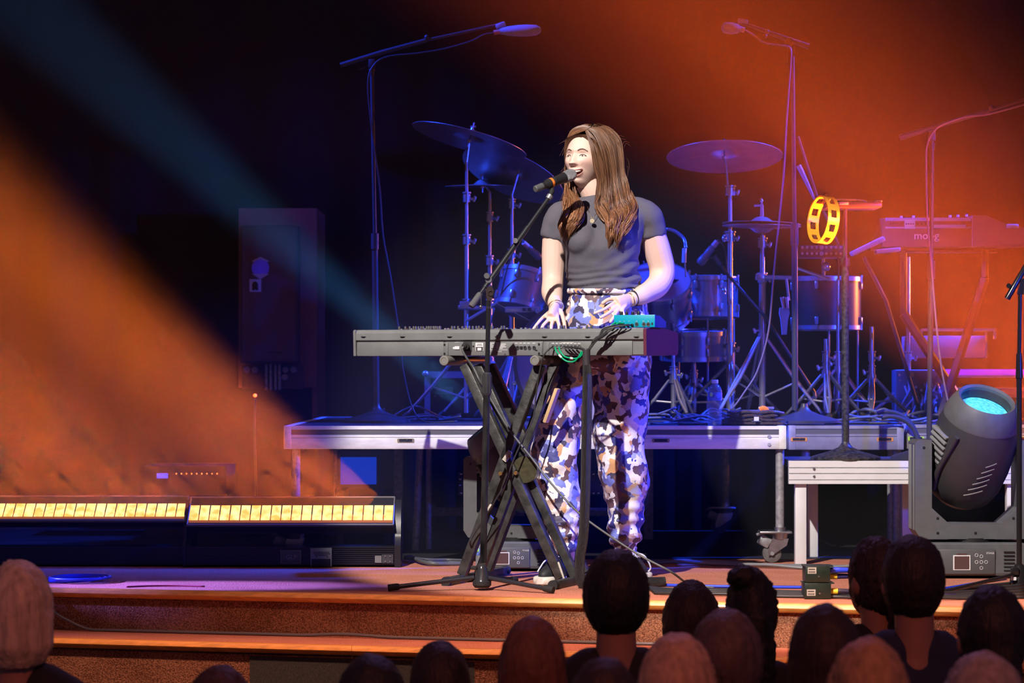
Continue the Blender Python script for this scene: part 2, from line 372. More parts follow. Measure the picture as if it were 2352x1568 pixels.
# two rear risers continuing right
shaded_alu = mat('shaded_aluminium', (0.30, 0.29, 0.31), 0.55, 0.2, noise_amt=0.2, scale=20)  # same aluminium, darkened in colour for the shade on the rear risers
r2 = deck(XX(1812, 11.34), XX(2076, 11.34), 11.34, 12.9, ZZ(977, 11.34), 0.105, shaded_alu, 'stage_riser', 'rear riser with yellow and red taped latches beyond the drum riser corner', 'rear risers', (XX(1835, 11.34), XX(2033, 11.34)), mat('orange_tape', (0.8, 0.30, 0.03), 0.6))
r3 = deck(XX(2084, 11.36), XX(2500, 11.36), 11.36, 12.9, ZZ(975, 11.36), 0.105, shaded_alu, 'stage_riser', 'rear riser with a lime taped latch behind the upright moving head', 'rear risers', (XX(2104, 11.36), XX(2344, 11.36)), mat('lime_tape', (0.45, 0.85, 0.08), 0.6))
for rr, xs in ((r2, (1850, 2060)), (r3, (2100, 2460))):
    for px in xs:
        MB().cyl((XX(px, 11.42), 11.42, 0), (XX(px, 11.42), 11.42, .45), 0.02).build('leg', galv, rr); MB().cyl((XX(px, 12.8), 12.8, 0), (XX(px, 12.8), 12.8, .45), 0.02).build('leg', galv, rr)
# low platform at the right, ribbed aluminium edge
LZ = ZZ(1058, 10.72); LY = 10.72
lx0, lx1 = XX(1812, LY), XX(2350, LY)
lp = thing('low_platform', ((lx0+lx1)/2, 10.9, 0), 'low square legged platform with ribbed bright aluminium edge, stands on top', 'stage platform')
MB().span((lx0+.01, LY+.01, LZ-.03), (lx1, 11.26, LZ)).build('deck_board', blackdeck, lp)
hs = (1111-1058)/F*LY; b = MB(); prof = []
for z, d in ((0, 0), (-.026, 0), (-.027, .006), (-.031, .006), (-.032, 0), (-.050, 0), (-.051, .006), (-.054, .006), (-.055, -.0), (-.076, .0), (-.077, .005), (-.080, .005), (-.081, 0), (-hs, 0), (-hs, .03), (0, .03)): prof.append((d, LZ+z))
b.rings([[(x, LY+p, z) for p, z in prof] for x in (lx0, lx1)]); b.build('side_rail', alu_clean, lp)
b = MB(); screw(b, P(1870, 1077, LY)); screw(b, P(1870, 1094, LY)); b.build('rail_bolt', steel, lp)
for px, yy, mt in ((1839, LY+.03, alu_clean), (2325, LY+.03, alu_clean), (2084, 11.2, alu_clean), (1866, 11.2, alu_clean)):
    w2 = 0.023; xx = XX(px, yy); MB().span((xx-w2, yy-.01, 0), (xx+w2, yy+.04, LZ-.03), .002).build('leg', mt, lp)
post(XX(2048, 11.5), 11.5, 0.45, 0.020, 'round amber lit leg under the rear riser behind the low platform')

# ---------------------------------------------------------------- batten light bars
cellm = mat('lit_amber_cell', (.25, 0.12, 0.03), 0.4); nt = cellm.node_tree; bs = nt.nodes['Principled BSDF']
tc = nt.nodes.new('ShaderNodeTexCoord'); nn = nt.nodes.new('ShaderNodeTexNoise'); nn.inputs['Scale'].default_value = 26; nn.inputs['Detail'].default_value = 2
nt.links.new(tc.outputs['Object'], nn.inputs[0]); cr = nt.nodes.new('ShaderNodeValToRGB')
cr.color_ramp.elements[0].position = 0.35; cr.color_ramp.elements[0].color = (1.0, 0.40, 0.06, 1); cr.color_ramp.elements[1].position = 0.65; cr.color_ramp.elements[1].color = (1.0, 0.78, 0.30, 1)
nt.links.new(nn.outputs[0], cr.inputs[0]); nt.links.new(cr.outputs[0], bs.inputs['Emission Color']); bs.inputs['Emission Strength'].default_value = 2.1
glowgap = mat('amber_cell_divider', (0.25, 0.08, 0.02), 0.4, emit=(1.0, 0.25, 0.03), estr=0.35)
barcase = mat('black_anodised_case', (0.020, 0.019, 0.020), 0.35, 0.3)
glassm = mat('clear_cover', (.05, .05, .05), 0.05); gb = glassm.node_tree.nodes['Principled BSDF']; gb.inputs['Alpha'].default_value = 0.12; gb.inputs['Roughness'].default_value = 0.12
bary = 10.62
def light_bar(pxa, pxb, ya, yb, Y, label, full=True):
    """pxa..pxb: ends of the lens window; ya, yb top / bottom rows of the tilted glass"""
    xa, xb = XX(pxa, Y), XX(pxb, Y); cx = (xa+xb)/2; L = xb-xa
    t = thing('light_bar', (cx, Y, 0), label, 'stage light', 'amber light bars along the stage')
    zb, zt = ZZ(yb, Y), ZZ(ya, Y)
    # tilting head: cross-section (depth y, z), slanted face towards the house and up
    head = [(0.0, zb), (0.02, zb-.018), (0.09, zb-.035), (0.155, zb-.01), (0.17, zt-.04), (0.15, zt+.002), (0.14, zt+.006)]
    sh = 0.018
    b = MB(); b.rings([[(x, Y+p, z) for p, z in head] for x in (xa-.004, xb+.004)]); b.build('head', barcase, t)
    # cells on the slanted face
    n = 20; nrm = Vector((0, -(zt-zb), 0.14)).normalized(); up = Vector((0, 0.14, zt-zb)); ul = up.length; up.normalize()
    o = Vector((0, Y, zb))
    b = MB(); s0, s1 = 0.22*ul, 0.74*ul; pit = L/n
    b.rings([[Vector((x, 0, 0))+o+up*s+nrm*0.0012 for x, s in ((xa+.003, .13*ul), (xb-.003, .13*ul), (xb-.003, .80*ul), (xa+.003, .80*ul))], [Vector((x, 0, 0))+o+up*s+nrm*0.002 for x, s in ((xa+.003, .13*ul), (xb-.003, .13*ul), (xb-.003, .80*ul), (xa+.003, .80*ul))]])
    dv = b.build('cell_tray', glowgap, t)
    for i in range(n):
        b = MB(); c0 = xa+pit*i+.0025; c1 = c0+pit-.005
        rr = []
        for k, h in ((1, .002), (1, .005), (0.9, .008)):
            mx, ms = (c0+c1)/2, (s0+s1)/2
            rr.append([Vector((mx+(x-mx)*k, 0, 0))+o+up*(ms+(s-ms)*k)+nrm*h for x, s in ((c0, s0), (c1, s0), (c1, s1), (c0, s1))])
        b.rings(rr); b.build('lens_cell', cellm, t)
    b = MB(); e = 0.007
    for (a, c) in (((xa, 0), (xb, 0)), ((xa, ul), (xb, ul))):
        p = o+Vector((a[0], 0, 0))+up*a[1]+nrm*.011; q = o+Vector((c[0], 0, 0))+up*c[1]+nrm*.011; b.tube([p, q], e/2, 6)
    for x in (xa, xb): b.tube([o+Vector((x, 0, 0))+nrm*.011, o+Vector((x, 0, 0))+up*ul+nrm*.011], e/2, 6)
    b.build('window_frame', mat('silver_trim', (0.35, 0.35, 0.35), 0.35, 0.7), t)
    b = MB(); b.rings([[o+Vector((x, 0, 0))+up*s+nrm*h for x, s in ((xa, 0), (xb, 0), (xb, ul), (xa, ul))] for h in (.010, .0115)]); b.build('glass_cover', glassm, t, smooth=0)
    # base extrusion with fins
    zt2 = ZZ(1256, Y); b = MB(); prof = []
    nf = 9
    for i in range(nf):
        za = 0.008+(zt2-.008)*i/nf; zc = 0.008+(zt2-.008)*(i+1)/nf; prof += [(0.006, za), (0.006, za+(zc-za)*.55), (0.0, za+(zc-za)*.58), (0.0, zc-.0005)]
    prof += [(0.0, zt2), (0.16, zt2), (0.16, 0.008)]
    xe = xb+.014
    b.rings([[(x, Y+.01+p, z) for p, z in prof] for x in (xa-.01, xe)]); bs_ = b.build('base', mat('black_fins', (0.028, 0.028, 0.03), 0.3, 0.5), t)
    if full:
        zc = ZZ(1278, Y)
        b = MB(); b.span(P(643, 1296, Y)+V(0, -.002, 0), P(693, 1262, Y)+V(0, .02, 0), .002); pl = b.build('label_plate', mat('dull_grey_plate', (0.10, 0.10, 0.10), 0.5, 0.4), t)
        b = MB()
        for a, c in (((646, 1293), (690, 1293)), ((646, 1265), (690, 1265)), ((646, 1293), (646, 1265)), ((690, 1293), (690, 1265)), ((651, 1279), (659, 1279)), ((679, 1279), (687, 1279)), ((668.5, 1272), (668.5, 1266.5)), ((668.5, 1289), (668.5, 1286))):
            b.tube([P(a[0], a[1], Y-.003), P(c[0], c[1], Y-.003)], 0.0007, 4)
        b.text('GLP', Matrix.Translation(P(669, 1284, Y-.003)) @ Euler((PI/2, 0, 0)).to_matrix().to_4x4(), 0.026); b.build('lettering', mat('grey_print', (0.35, 0.35, 0.35), 0.5), pl)
        b = MB(); b.span(P(713, 1301, Y)+V(0, -.001, 0), P(762, 1258, Y)+V(0, .02, 0), .001)
        pl = b.build('vent_plate', mat('blue_grey_plate', (0.22, 0.26, 0.27), 0.45, 0.3), t)
        b = MB()
        for row in range(5):
            for k in range(-4+row//2, 5-row//2):
                if row > 2 and abs(k) < 3: continue
                b.cyl(P(737.5+k*4.2+(row % 2)*2, 1268+row*3.6, Y-.002), P(737.5+k*4.2+(row % 2)*2, 1268+row*3.6, Y), 0.0028, None, 6)
        b.span(P(716, 1301, Y-.0025), P(759, 1283, Y)); b.build('vent_holes', black, pl)
        b = MB(); b.span(P(861, 1292, Y)+V(0, -.001, 0), P(876, 1276, Y)+V(0, .02, 0)); b.build('small_plate', mat('mid_plate', (0.16, 0.16, 0.16), 0.5), t)
        b = MB(); b.span(P(877, 1293, Y)+V(0, -.001, 0), P(903, 1273, Y)+V(0, .02, 0)); pl = b.build('socket_plate', darkgrey, t)
        b = MB()
        for px in (885, 896):
            for py in (1277, 1289): screw(b, P(px, py, Y-.002), 0.0035)
        b.build('socket_screws', steel, pl)
    for xe_, s in ((xb+.006, 1), (xa-.006, -1)):
        b = MB(); m = frame((xe_ if s > 0 else xe_-.022, 0, 0), (0, 1, 0)); 
        sil = [(Y+.0, 0.0), (Y+.19, 0.0), (Y+.19, .11), (Y+.15, zt-.03), (Y+.11, zt+.0), (Y+.05, zb+.05), (Y+.035, zb-.03), (Y+.03, .12), (Y-.004, .088)]
        b.rings([[(x, p, z) for p, z in sil] for x in ((xe_, xe_+.024) if s > 0 else (xe_-.012, xe_))]); b.build('end_bracket', barcase, t)
    return t
light_bar(430, 903, 1150, 1209, 10.60, 'lit amber light bar with the lettered plate, ending left of the keyboard stand')
light_bar(-44, 424, 1148, 1199, 10.63, 'lit amber light bar cut by the left edge, behind the coiled blue cable', False)

# ---------------------------------------------------------------- moving head lights
def moving_head(x, y, tilt, pan, label, sc=1.0, hazecol=(0.10, 0.55, 0.75)):
    """x, y: centre of base; tilt from vertical (radians), pan of the yoke"""
    t = thing('moving_head_light', (x, y, 0), label, 'stage light', 'moving head lights on the stage floor')
    W, D, hb = 0.33*sc, 0.24*sc, 0.115*sc; z0 = 0.012
    b = MB(); b.rings([[(x+sx*W/2*k, y+sy*D/2*k, z) for sx, sy in ((-1, -1), (1, -1), (1, 1), (-1, 1))] for k, z in ((.97, z0), (1, z0+.01), (0.97, hb), (0.93, hb+.006))]); base = b.build('base', greyplastic, t, smooth=0)
    b = MB()
    for sx in (-1, 1):
        for sy in (-1, 1): b.cyl((x+sx*W*.4, y+sy*D*.38, 0), (x+sx*W*.4, y+sy*D*.38, z0), 0.018*sc)
    b.build('foot', rubber, t)
    yf = y-D/2
    b = MB(); b.box((x-.045*sc, yf-.001, .058*sc), (0.205*sc, 0.012, 0.085*sc), None, .005); pn = b.build('control_panel', mat('panel_grey', (0.085, 0.088, 0.09), 0.5), t)
    b = MB(); b.box((x-.056*sc, yf-.007, .055*sc), (0.058*sc, 0.004, 0.050*sc)); b.build('screen_frame', white, pn)
    b = MB(); b.box((x-.056*sc, yf-.009, .055*sc), (0.050*sc, 0.003, 0.043*sc)); b.box((x-.056*sc, yf-.0075, .083*sc), (0.034*sc, 0.002, 0.006*sc))
    b.build('screen', mat('screen_off', (0.10, 0.055, 0.05), 0.3), pn)
    b = MB(); bm_ = Euler((PI/2, 0, 0)).to_matrix().to_4x4()
    for dx, dz in ((-.006, .080), (.010, .076), (-.006, .057), (.010, .057), (.026, .057), (.010, .037)):
        b.torus(Matrix.Translation((x+dx*sc, yf-.0075, dz*sc)) @ bm_, 0.0052*sc, 0.0008*sc, 14, 4)
    b.text('STAGE', Matrix.Translation((x+.040*sc, yf-.0075, .084*sc)) @ bm_, 0.009*sc)
    b.build('button_rings', white, pn)
    b = MB()
    for k in range(6): b.box((x+.105*sc, yf-.0005, (.028+.0125*k)*sc), (0.036*sc, 0.004, 0.0045*sc))
    b.build('vent_slots', black, t)
    R = Matrix.Translation((x, y, 0)) @ Matrix.Rotation(pan, 4, 'Z')
    # yoke: U shape, octagonal inner cut
    def yoke(sgn):
        pass
    Z0 = hb+.018; yh = 0.335*sc; wo = 0.205*sc; wi = 0.148*sc; zc = Z0+.05*sc
    out = [(-wo, Z0+.03*sc), (-wo+.02*sc, Z0), (wo-.02*sc, Z0), (wo, Z0+.03*sc), (wo, Z0+yh-.012), (wo-.012, Z0+yh), (wi, Z0+yh), (wi, zc+.055*sc), (wi-.06*sc, zc), (-wi+.06*sc, zc), (-wi, zc+.055*sc), (-wi, Z0+yh), (-wo+.012, Z0+yh), (-wo, Z0+yh-.012)]
    b = MB(); d = 0.075*sc
    quads = [(0, 1, 2, 3, 7, 8, 9, 10)]
    idx = [[13, 0, 10, 11, 12], [0, 1, 9, 10], [1, 2, 8, 9], [2, 3, 7, 8], [3, 4, 5, 6, 7]]
    vf = [b.bm.verts.new(R @ Vector((px, -d, pz))) for px, pz in out]; vb = [b.bm.verts.new(R @ Vector((px, d, pz))) for px, pz in out]
    for q in ([13, 0, 10, 11, 12], [0, 1, 9, 10], [1, 2, 8, 9], [2, 3, 7, 8], [3, 4, 5, 6, 7]):
        q2 = [i if i < 14 else 0 for i in q]
        try: b.bm.faces.new([vf[i] for i in q2]); b.bm.faces.new([vb[i] for i in reversed(q2)])
        except ValueError: pass
    for i in range(14): j = (i+1) % 14; b.bm.faces.new((vf[i], vf[j], vb[j], vb[i]))
    yk = b.build('yoke', greyplastic, t, smooth=20)
    b = MB()
    for s in (-1, 1):
        for k in (-.35, .1, .3): b.M = R; b.box((s*(wo+.001), k*d*2, Z0+yh*.52), (0.006, 0.010, yh*.86), None, 0.002)
    b.build('yoke_ribs', mat('yoke_ribs', (0.17, 0.18, 0.185), 0.4), t)
    b = MB(); b.M = R
    for px, pz in ((-wo+.03*sc, Z0+yh-.03), (-wi+.02*sc, zc+.02*sc), (-wi+.02*sc, Z0+.02*sc), (0, Z0+.02*sc), (wi-.02*sc, zc+.02*sc), (wi, Z0+.02*sc), (wo-.03*sc, Z0+yh-.03)): b.cyl((px, -d-.001, pz), (px, -d+.004, pz), 0.005*sc, None, 10)
    b.build('yoke_screws', black, yk)
    b = MB(); b.cyl((x, y, hb), (x, y, Z0+.003), 0.08*sc, None, 24); b.build('pan_bearing', black, t)
    # head: rounded shell, tilts about the yoke axis
    piv = Vector((0, 0, Z0+yh-.035*sc))
    HM = R @ Matrix.Translation(piv) @ Matrix.Rotation(tilt[0], 4, 'X') @ Matrix.Rotation(tilt[1], 4, 'Y')
    b = MB(); prof = [(0.01, -.205), (0.070, -.200), (0.108, -.170), (0.130, -.120), (0.140, -.05), (0.143, 0.03), (0.138, .09), (0.127, .135), (0.112, .175), (0.100, .195), (0.094, .200), (0.088, .194), (0.084, .160)]
    rr = []
    for r_, z in prof:
        ring = []
        for k in range(40):
            a = 2*PI*k/40; e = 0.80 if -.21 < z < .14 else 1.0-0.2*max(0, (.195-z)/.055) if z < .195 else 1.0
            c, s_ = math.cos(a), math.sin(a); q = 1.0
            ring.append(HM @ Vector((r_*sc*c, r_*sc*s_*(1.0 if z > .18 else 1.0), z*sc)))
        rr.append(ring)
    b.rings(rr, True, False); hd = b.build('head', darkgrey, t, smooth=50)
    b = MB(); b.M = HM; b.lathe([(0.130*sc, .125*sc), (0.131*sc, .133*sc), (0.117*sc, .172*sc), (0.105*sc, .194*sc), (0.097*sc, .203*sc), (0.088*sc, .197*sc), (0.085*sc, .160*sc)], None, 40, False); b.build('front_collar', greyplastic, hd, smooth=50)
    b = MB(); b.M = HM; b.lathe([(0.0001, .168*sc), (0.04*sc, .166*sc), (0.084*sc, .158*sc), (0.084*sc, .150*sc)], None, 40, False); b.build('lens', MAT['cyan_lens'], hd)
    # side ribs, vents and raised spine on the house side
    b = MB(); b.M = HM
    for k in range(6): b.box((-.134*sc*(1-.012*k), -.045*sc, (.075-.021*k)*sc), (0.020*sc, 0.085*sc, 0.010*sc), (0, 0.08, 0.45), .003)
    b.build('cooling_fins', mat('light_grey_fins', (0.23, 0.24, 0.245), 0.45), hd)
    b = MB(); b.M = HM
    for k in range(6):
        z = (.02-.024*k)*sc; x_ = (.020-.009*k)*sc; ln = (0.036+.006*min(k, 4))*sc
        th = lambda x: -math.sqrt(max(0, (.1435*sc)**2-x*x))
        b.tube([(x_+ln*q, th(x_+ln*q)-.0005, z+ln*q*.45) for q in (0, .25, .5, .75, 1)], 0.0022*sc, 6)
    b.build('vent_ridges', mat('ridge_highlight_plastic', (0.20, 0.19, 0.17), 0.35), hd)
    b = MB(); b.M = HM
    for sg in (-1,):
        pts = [(sg*.095*sc, -.108*sc, .10*sc), (sg*.105*sc, -.102*sc, .04*sc), (sg*.118*sc, -.086*sc, -.05*sc), (sg*.112*sc, -.075*sc, -.13*sc)]
        b.tube(catmull(pts, 5), [0.010*sc]*16, 8)
    b.build('body_ridge', darkgrey, hd, smooth=80)
    return t
lens = mat('cyan_lens', (0.06, 0.55, 0.75), 0.15); nt = lens.node_tree; bs = nt.nodes['Principled BSDF']
tc = nt.nodes.new('ShaderNodeTexCoord'); nn = nt.nodes.new('ShaderNodeTexNoise'); nn.inputs['Scale'].default_value = 70; nn.inputs['Detail'].default_value = 6
nt.links.new(tc.outputs['Object'], nn.inputs[0]); cr = nt.nodes.new('ShaderNodeValToRGB'); cr.color_ramp.elements[0].position = 0.35; cr.color_ramp.elements[0].color = (0.02, 0.30, 0.55, 1)
cr.color_ramp.elements[1].position = 0.7; cr.color_ramp.elements[1].color = (0.25, 0.85, 1.0, 1); nt.links.new(nn.outputs[0], cr.inputs[0]); nt.links.new(cr.outputs[0], bs.inputs['Emission Color']); bs.inputs['Emission Strength'].default_value = 0.75
moving_head(XX(2232, 10.16), 10.16, (0.52, 0.17), 0.0, 'tall moving head light on the right, cyan lens facing up', 1.14)
moving_head(XX(1185, 10.50), 10.50, (0.25, -0.62), -0.25, 'moving head light behind the keyboard stand, head tipped left', 0.97)

# ---------------------------------------------------------------- electrical cabinet on the back wall
EY = 13.5
ply = mat('painted_plywood', (0.26, 0.13, 0.12), 0.8, noise_amt=0.12, scale=6); metalbox = mat('grey_enamel_box', (0.10, 0.06, 0.065), 0.6)
ec = thing('electrical_cabinet', (XX(640, EY), EY+.3, 0), 'tall grey electrical cabinet with stickers on a plywood upright, behind the left riser', 'electrical cabinet')
MB().span(P(548, 890, EY), P(727, 478, EY)+V(0, .62, 0)).build('backboard', ply, ec)
MB().span((XX(715, EY), EY+.05, 0), (XX(727, EY), EY+.62, ZZ(890, EY))).build('post', ply, ec)
b = MB(); b.span(P(552, 834, EY-.16), P(684, 517, EY-.16)+V(0, .16, 0), .006); bx_ = b.build('steel_box', metalbox, ec)
b = MB(); b.span(P(556, 830, EY-.175), P(680, 521, EY-.175)+V(0, .016, 0), .004); dr = b.build('door', metalbox, ec)
b = MB(); c = P(598, 615, EY-.178); b.cyl(c, c+V(0, .004, 0), 0.045, None, 32); b.build('round_sticker', mat('blue_violet_sticker', (0.25, 0.18, 0.85), 0.6), dr)
b = MB(); m = frame(P(598, 615, EY-.180), (1, 0, 0)); b.prism([(-.045, .035), (0, .056), (.045, .035), (.038, .030), (0, .046), (-.038, .030)], m, .002); b.prism([(-.045, -.03), (0, -.058), (.045, -.03)], m, .002); b.build('sticker_points', mat('pale_sticker_edge', (0.5, 0.4, 0.5), 0.6), dr)
b = MB(); b.span(P(573, 670, EY-.178), P(600, 641, EY-.176)); b.build('square_sticker', mat('white_sticker', (0.55, 0.5, 0.6), 0.6), dr)
b = MB(); c = P(586, 655, EY-.180); b.ball(c, (.016, .003, .020), 10); b.ball(c+V(-.008, 0, -.016), (.008, .003, .010), 8); b.ball(c+V(.009, 0, -.016), (.008, .003, .010), 8); b.build('dark_emblem', black, dr)
b = MB(); b.span(P(615, 811, EY-.178), P(650, 807, EY-.176)); b.build('latch', black, dr)
b = MB(); b.span(P(556, 893, EY-.06), P(695, 838, EY-.06)+V(0, .06, 0)); pl = b.build('outlet_panel', mat('dark_outlet_panel', (0.07, 0.05, 0.07), 0.7), ec)
for px, py in ((567, 849), (586, 849), (656, 849), (674, 849), (654, 866)):
    b = MB(); c = P(px, py, EY-.065); b.cyl(c, c+V(0, -.012, 0), 0.018, 0.015, 16); b.build('outlet', mat('pale_outlet', (0.42, 0.36, 0.50), 0.5), pl)
b = MB()
for px in (612, 622, 633, 642): b.cyl(P(px, 836, EY-.08), P(px, 895, EY-.08), 0.008)
b.build('conduit', galv, pl)
b = MB(); c = P(586, 908, 12.6); b.ball(c, .009, 10); o = b.build('pilot_lamp', mat('orange_pilot', (1, .2, .05), 0.4, emit=(1.0, 0.12, 0.02), estr=4)); tag(o, 'small glowing orange pilot lamp below the electrical cabinet', 'lamp')
b = MB(); b.tube([P(586, 915, 12.62), P(584, 980, 12.64), P(588, 1130, 12.66), V(XX(588, 12.66), 12.66, 0)], 0.006, 6); tag(b.build('lamp_pole', black), 'thin dark pole carrying the orange pilot lamp', 'pole')
# rack unit with blue display behind the amber haze
b = MB(); b.span(P(330, 1140, 12.6), P(520, 1070, 12.6)+V(0, .4, 0)); rk = b.build('amplifier_rack', black)
LOCS[rk.name] = Vector()
tag(rk, 'dark rack case with a small blue display and amber dots, behind the left light bars', 'equipment rack')
MB().span(P(360, 1098, 12.59), P(385, 1087, 12.59)+V(0, .008, 0), .002).build('display', mat('blue_display', (0, 0, 1), 0.4, emit=(0.03, 0.07, 1.0), estr=1.3), rk)
b = MB()
for i in range(9): b.ball(P(405+i*11.7, 1087.5, 12.59), 0.0035, 6)
b.build('indicator_dots', mat('amber_led', (1, .5, .1), 0.4, emit=(1.0, 0.45, 0.06), estr=1.1), rk)
MB().span(V(XX(330, 12.6), 12.62, 0), P(520, 1140, 12.95)).build('plinth', black, rk)
# blue screen under the riser
scr = MB().span(P(782, 1112, 11.9), P(864, 1050, 11.9)+V(0, .03, 0), .002).build('monitor_screen', mat('blue_screen_face', (0.06, 0.05, 0.3), 0.4, emit=(0.0, 0.05, 0.75), estr=0.55))
tag(scr, 'small blue lit screen glowing under the left end of the drum riser', 'screen')
b = MB(); b.span(P(774, 1122, 11.94), P(904, 1036, 11.94)+V(0, .35, 0)); b.span(V(XX(774, 11.94), 11.94, 0), P(800, 1122, 12.29)); b.span(V(XX(880, 11.94), 11.94, 0), P(904, 1122, 12.29)); tag(b.build('equipment_case', mat('dark_case', (0.03, 0.026, 0.035), 0.6)), 'dark equipment case standing under the left end of the drum riser', 'case')
def patch(px0, px1, py0, py1, Y, label):
    b = MB(); b.span(P(px0, py1, Y), P(px1, py0, Y)+V(0, .12, 0), .003); pb = b.build('connector_box', mat('dark_box', (0.03, 0.03, 0.035), 0.4, 0.3)); tag(pb, label, 'connector box')
    b = MB(); nx = int((px1-px0)/11)
    for i in range(nx):
        for py in (py0+5, py1-5): b.ball(P(px0+7+i*11, py, Y-.004), 0.008, 8)
    for i in range(2):
        for px in (px0+5, px1-5): b.ball(P(px, py0+17+i*14, Y-.004), 0.007, 8)
    b.build('connectors', chrome, pb)
patch(1052, 1112, 1083, 1137, 11.5, 'black connector box with rows of chrome sockets, under the riser left of the singer')
patch(1345, 1385, 1083, 1137, 11.5, 'black connector box glinting under the riser between the singer and the cable sleeve')

# added black sheet standing in for the shade under the risers
b = MB(); n = 200; v0 = []; v1 = []
for i in range(n+1):
    x = -1.1+(4.4)*i/n; y = 13.06+.012*math.sin(x*40+math.sin(x*7)); v0.append(b.bm.verts.new((x, y, 0.002))); v1.append(b.bm.verts.new((x, y, .56)))
for i in range(n): b.bm.faces.new((v0[i], v0[i+1], v1[i+1], v1[i]))
tag(b.build('shade_sheet', mat('black_shade', (.006, .005, .006), .95, spec=0.0)), 'added black skirt closing off the back of the risers', 'shade')
# ---------------------------------------------------------------- drum kit and band gear on the risers
chr2 = mat('stand_chrome', (0.45, 0.46, 0.52), 0.26, 0.8)
brz = mat('cymbal_bronze', (0.50, 0.42, 0.36), 0.36, 0.7, noise_amt=0.15, scale=14)
shell_silver = mat('silver_sparkle_shell', (0.34, 0.34, 0.42), 0.22, 0.75, noise_amt=0.1, scale=8)
headm = mat('coated_drum_head', (0.30, 0.27, 0.36), 0.6)
blk2 = mat('black_stand_paint', (0.045, 0.045, 0.05), 0.4, 0.2)
def tripod(t, c, zhub, spread, rot=0.0, mt=chr2, nm='leg', double=True, base=RZ, r=.0075):
    c = Vector(c)
    for k in range(3):
        a = rot+2*PI*k/3; f = V(c.x+spread*math.cos(a), c.y+spread*math.sin(a)*.8, base+.012); h = V(c.x, c.y, zhub)
        d = (f-h).normalized(); s = V(-math.sin(a), math.cos(a), 0)*.010
        b = MB()
        for q in ((-1, 1) if double else (0,)): b.tube([h+s*q*.6+V(math.cos(a)*.02, math.sin(a)*.02, 0), h.lerp(f, .5)+s*q, f-d*.02], [r*.8, r, r*.8], 8)
        m_ = V(c.x, c.y, base+.06+(zhub-base)*.12); b.tube([m_, h.lerp(f, .55)], r*.7, 8)
        b.tube([h.lerp(f, .53)-s*1.6, h.lerp(f, .53)+s*1.6], r*.9, 8)
        lg = b.build(nm, mt, t)
        b = MB(); b.tube([f-d*.03, f-d*.02, f+d*.002], [r*1.1, r*1.7, r*1.7], 10); b.build('rubber_foot', rubber, lg)
def clamp(b, p, r=.014, side=1):
    b.cyl(p+V(0, 0, -.018), p+V(0, 0, .018), r, None, 12); b.cyl(p+V(0, 0, .022), p+V(0, 0, .028), r*1.2, None, 12)
    b.tube([p, p+V(side*.030, -.004, -.004)], .006, 8); b.box(p+V(side*.036, -.004, -.004), (.012, .008, .026), (0, .3*side, 0), .002)
def hw_stand(px, Y, top_py, joints, label, zhub_py=835, spread=.24, rot=.4, lean=0, r=(.0125, .0095, .0075), cat='stand', name='cymbal_stand', legs=True, mt=chr2, arm=None, tri_double=True):
    x = XX(px, Y); zt = ZZ(top_py, Y); t = thing(name, (x, Y, RZ), label, cat, None)
    lv = [RZ+.035]+[ZZ(p, Y) for p in joints]+[zt]
    for i, (a, c) in enumerate(zip(lv, lv[1:])):
        b = MB(); b.cyl(V(x+lean*(a-RZ), Y, a), V(x+lean*(c-RZ), Y, c), r[min(i, len(r)-1)], None, 16); b.build('tube', mt, t)
    for j in joints:
        b = MB(); z = ZZ(j, Y); clamp(b, V(x+lean*(z-RZ), Y, z), r[0]*1.35, 1); b.build('height_clamp', mt, t)
    if legs:
        zh = ZZ(zhub_py, Y); b = MB(); b.cyl(V(x, Y, zh-.015), V(x, Y, zh+.02), .021, None, 16); clamp(b, V(x, Y, zh+.035), .016, -1); b.build('tripod_collar', mt, t)
        tripod(t, (x, Y, 0), zh, spread, rot, mt, 'leg', tri_double)
    if arm:
        b = MB(); b.tube([Vector(a) for a in arm], .0055, 8); b.build('tilter_arm', mt, t)
    return t
def cymbal(c, nrm, R, label, name='cymbal', bell=.20, mt=brz, group=None, invert=False):
    m = zframe(c, nrm); b = MB(); pr = []
    bw = .028 if not invert else .028
    for i in range(22):
        q = i/21; r_ = R*q
        z = .030*math.exp(-(q/bell)**4*1.2)*(R/.25)+.016*(1-q)*(R/.25)
        pr.append((max(r_, .004), z))
    top = pr; bot = [(r_, z-.0015) for r_, z in reversed(pr)]
    b.lathe([(r_, z) for r_, z in top]+bot, m, 64, False)
    o = b.build(name, mt, None, 60); tag(o, label, 'cymbal', group)
    return o
def wing(t, c, nrm):
    m = zframe(c, nrm); b = MB(); b.lathe([(.010, -.010), (.012, .0)], m, 12); b.lathe([(.010, .046), (.008, .058)], m, 12); b.cyl(m @ V(0, 0, -.03), m @ V(0, 0, .085), .0035, None, 8); b.box(m @ V(0, 0, .066), (.026, .005, .008), None, .001)
    b.build('wing_nut', chr2, t)
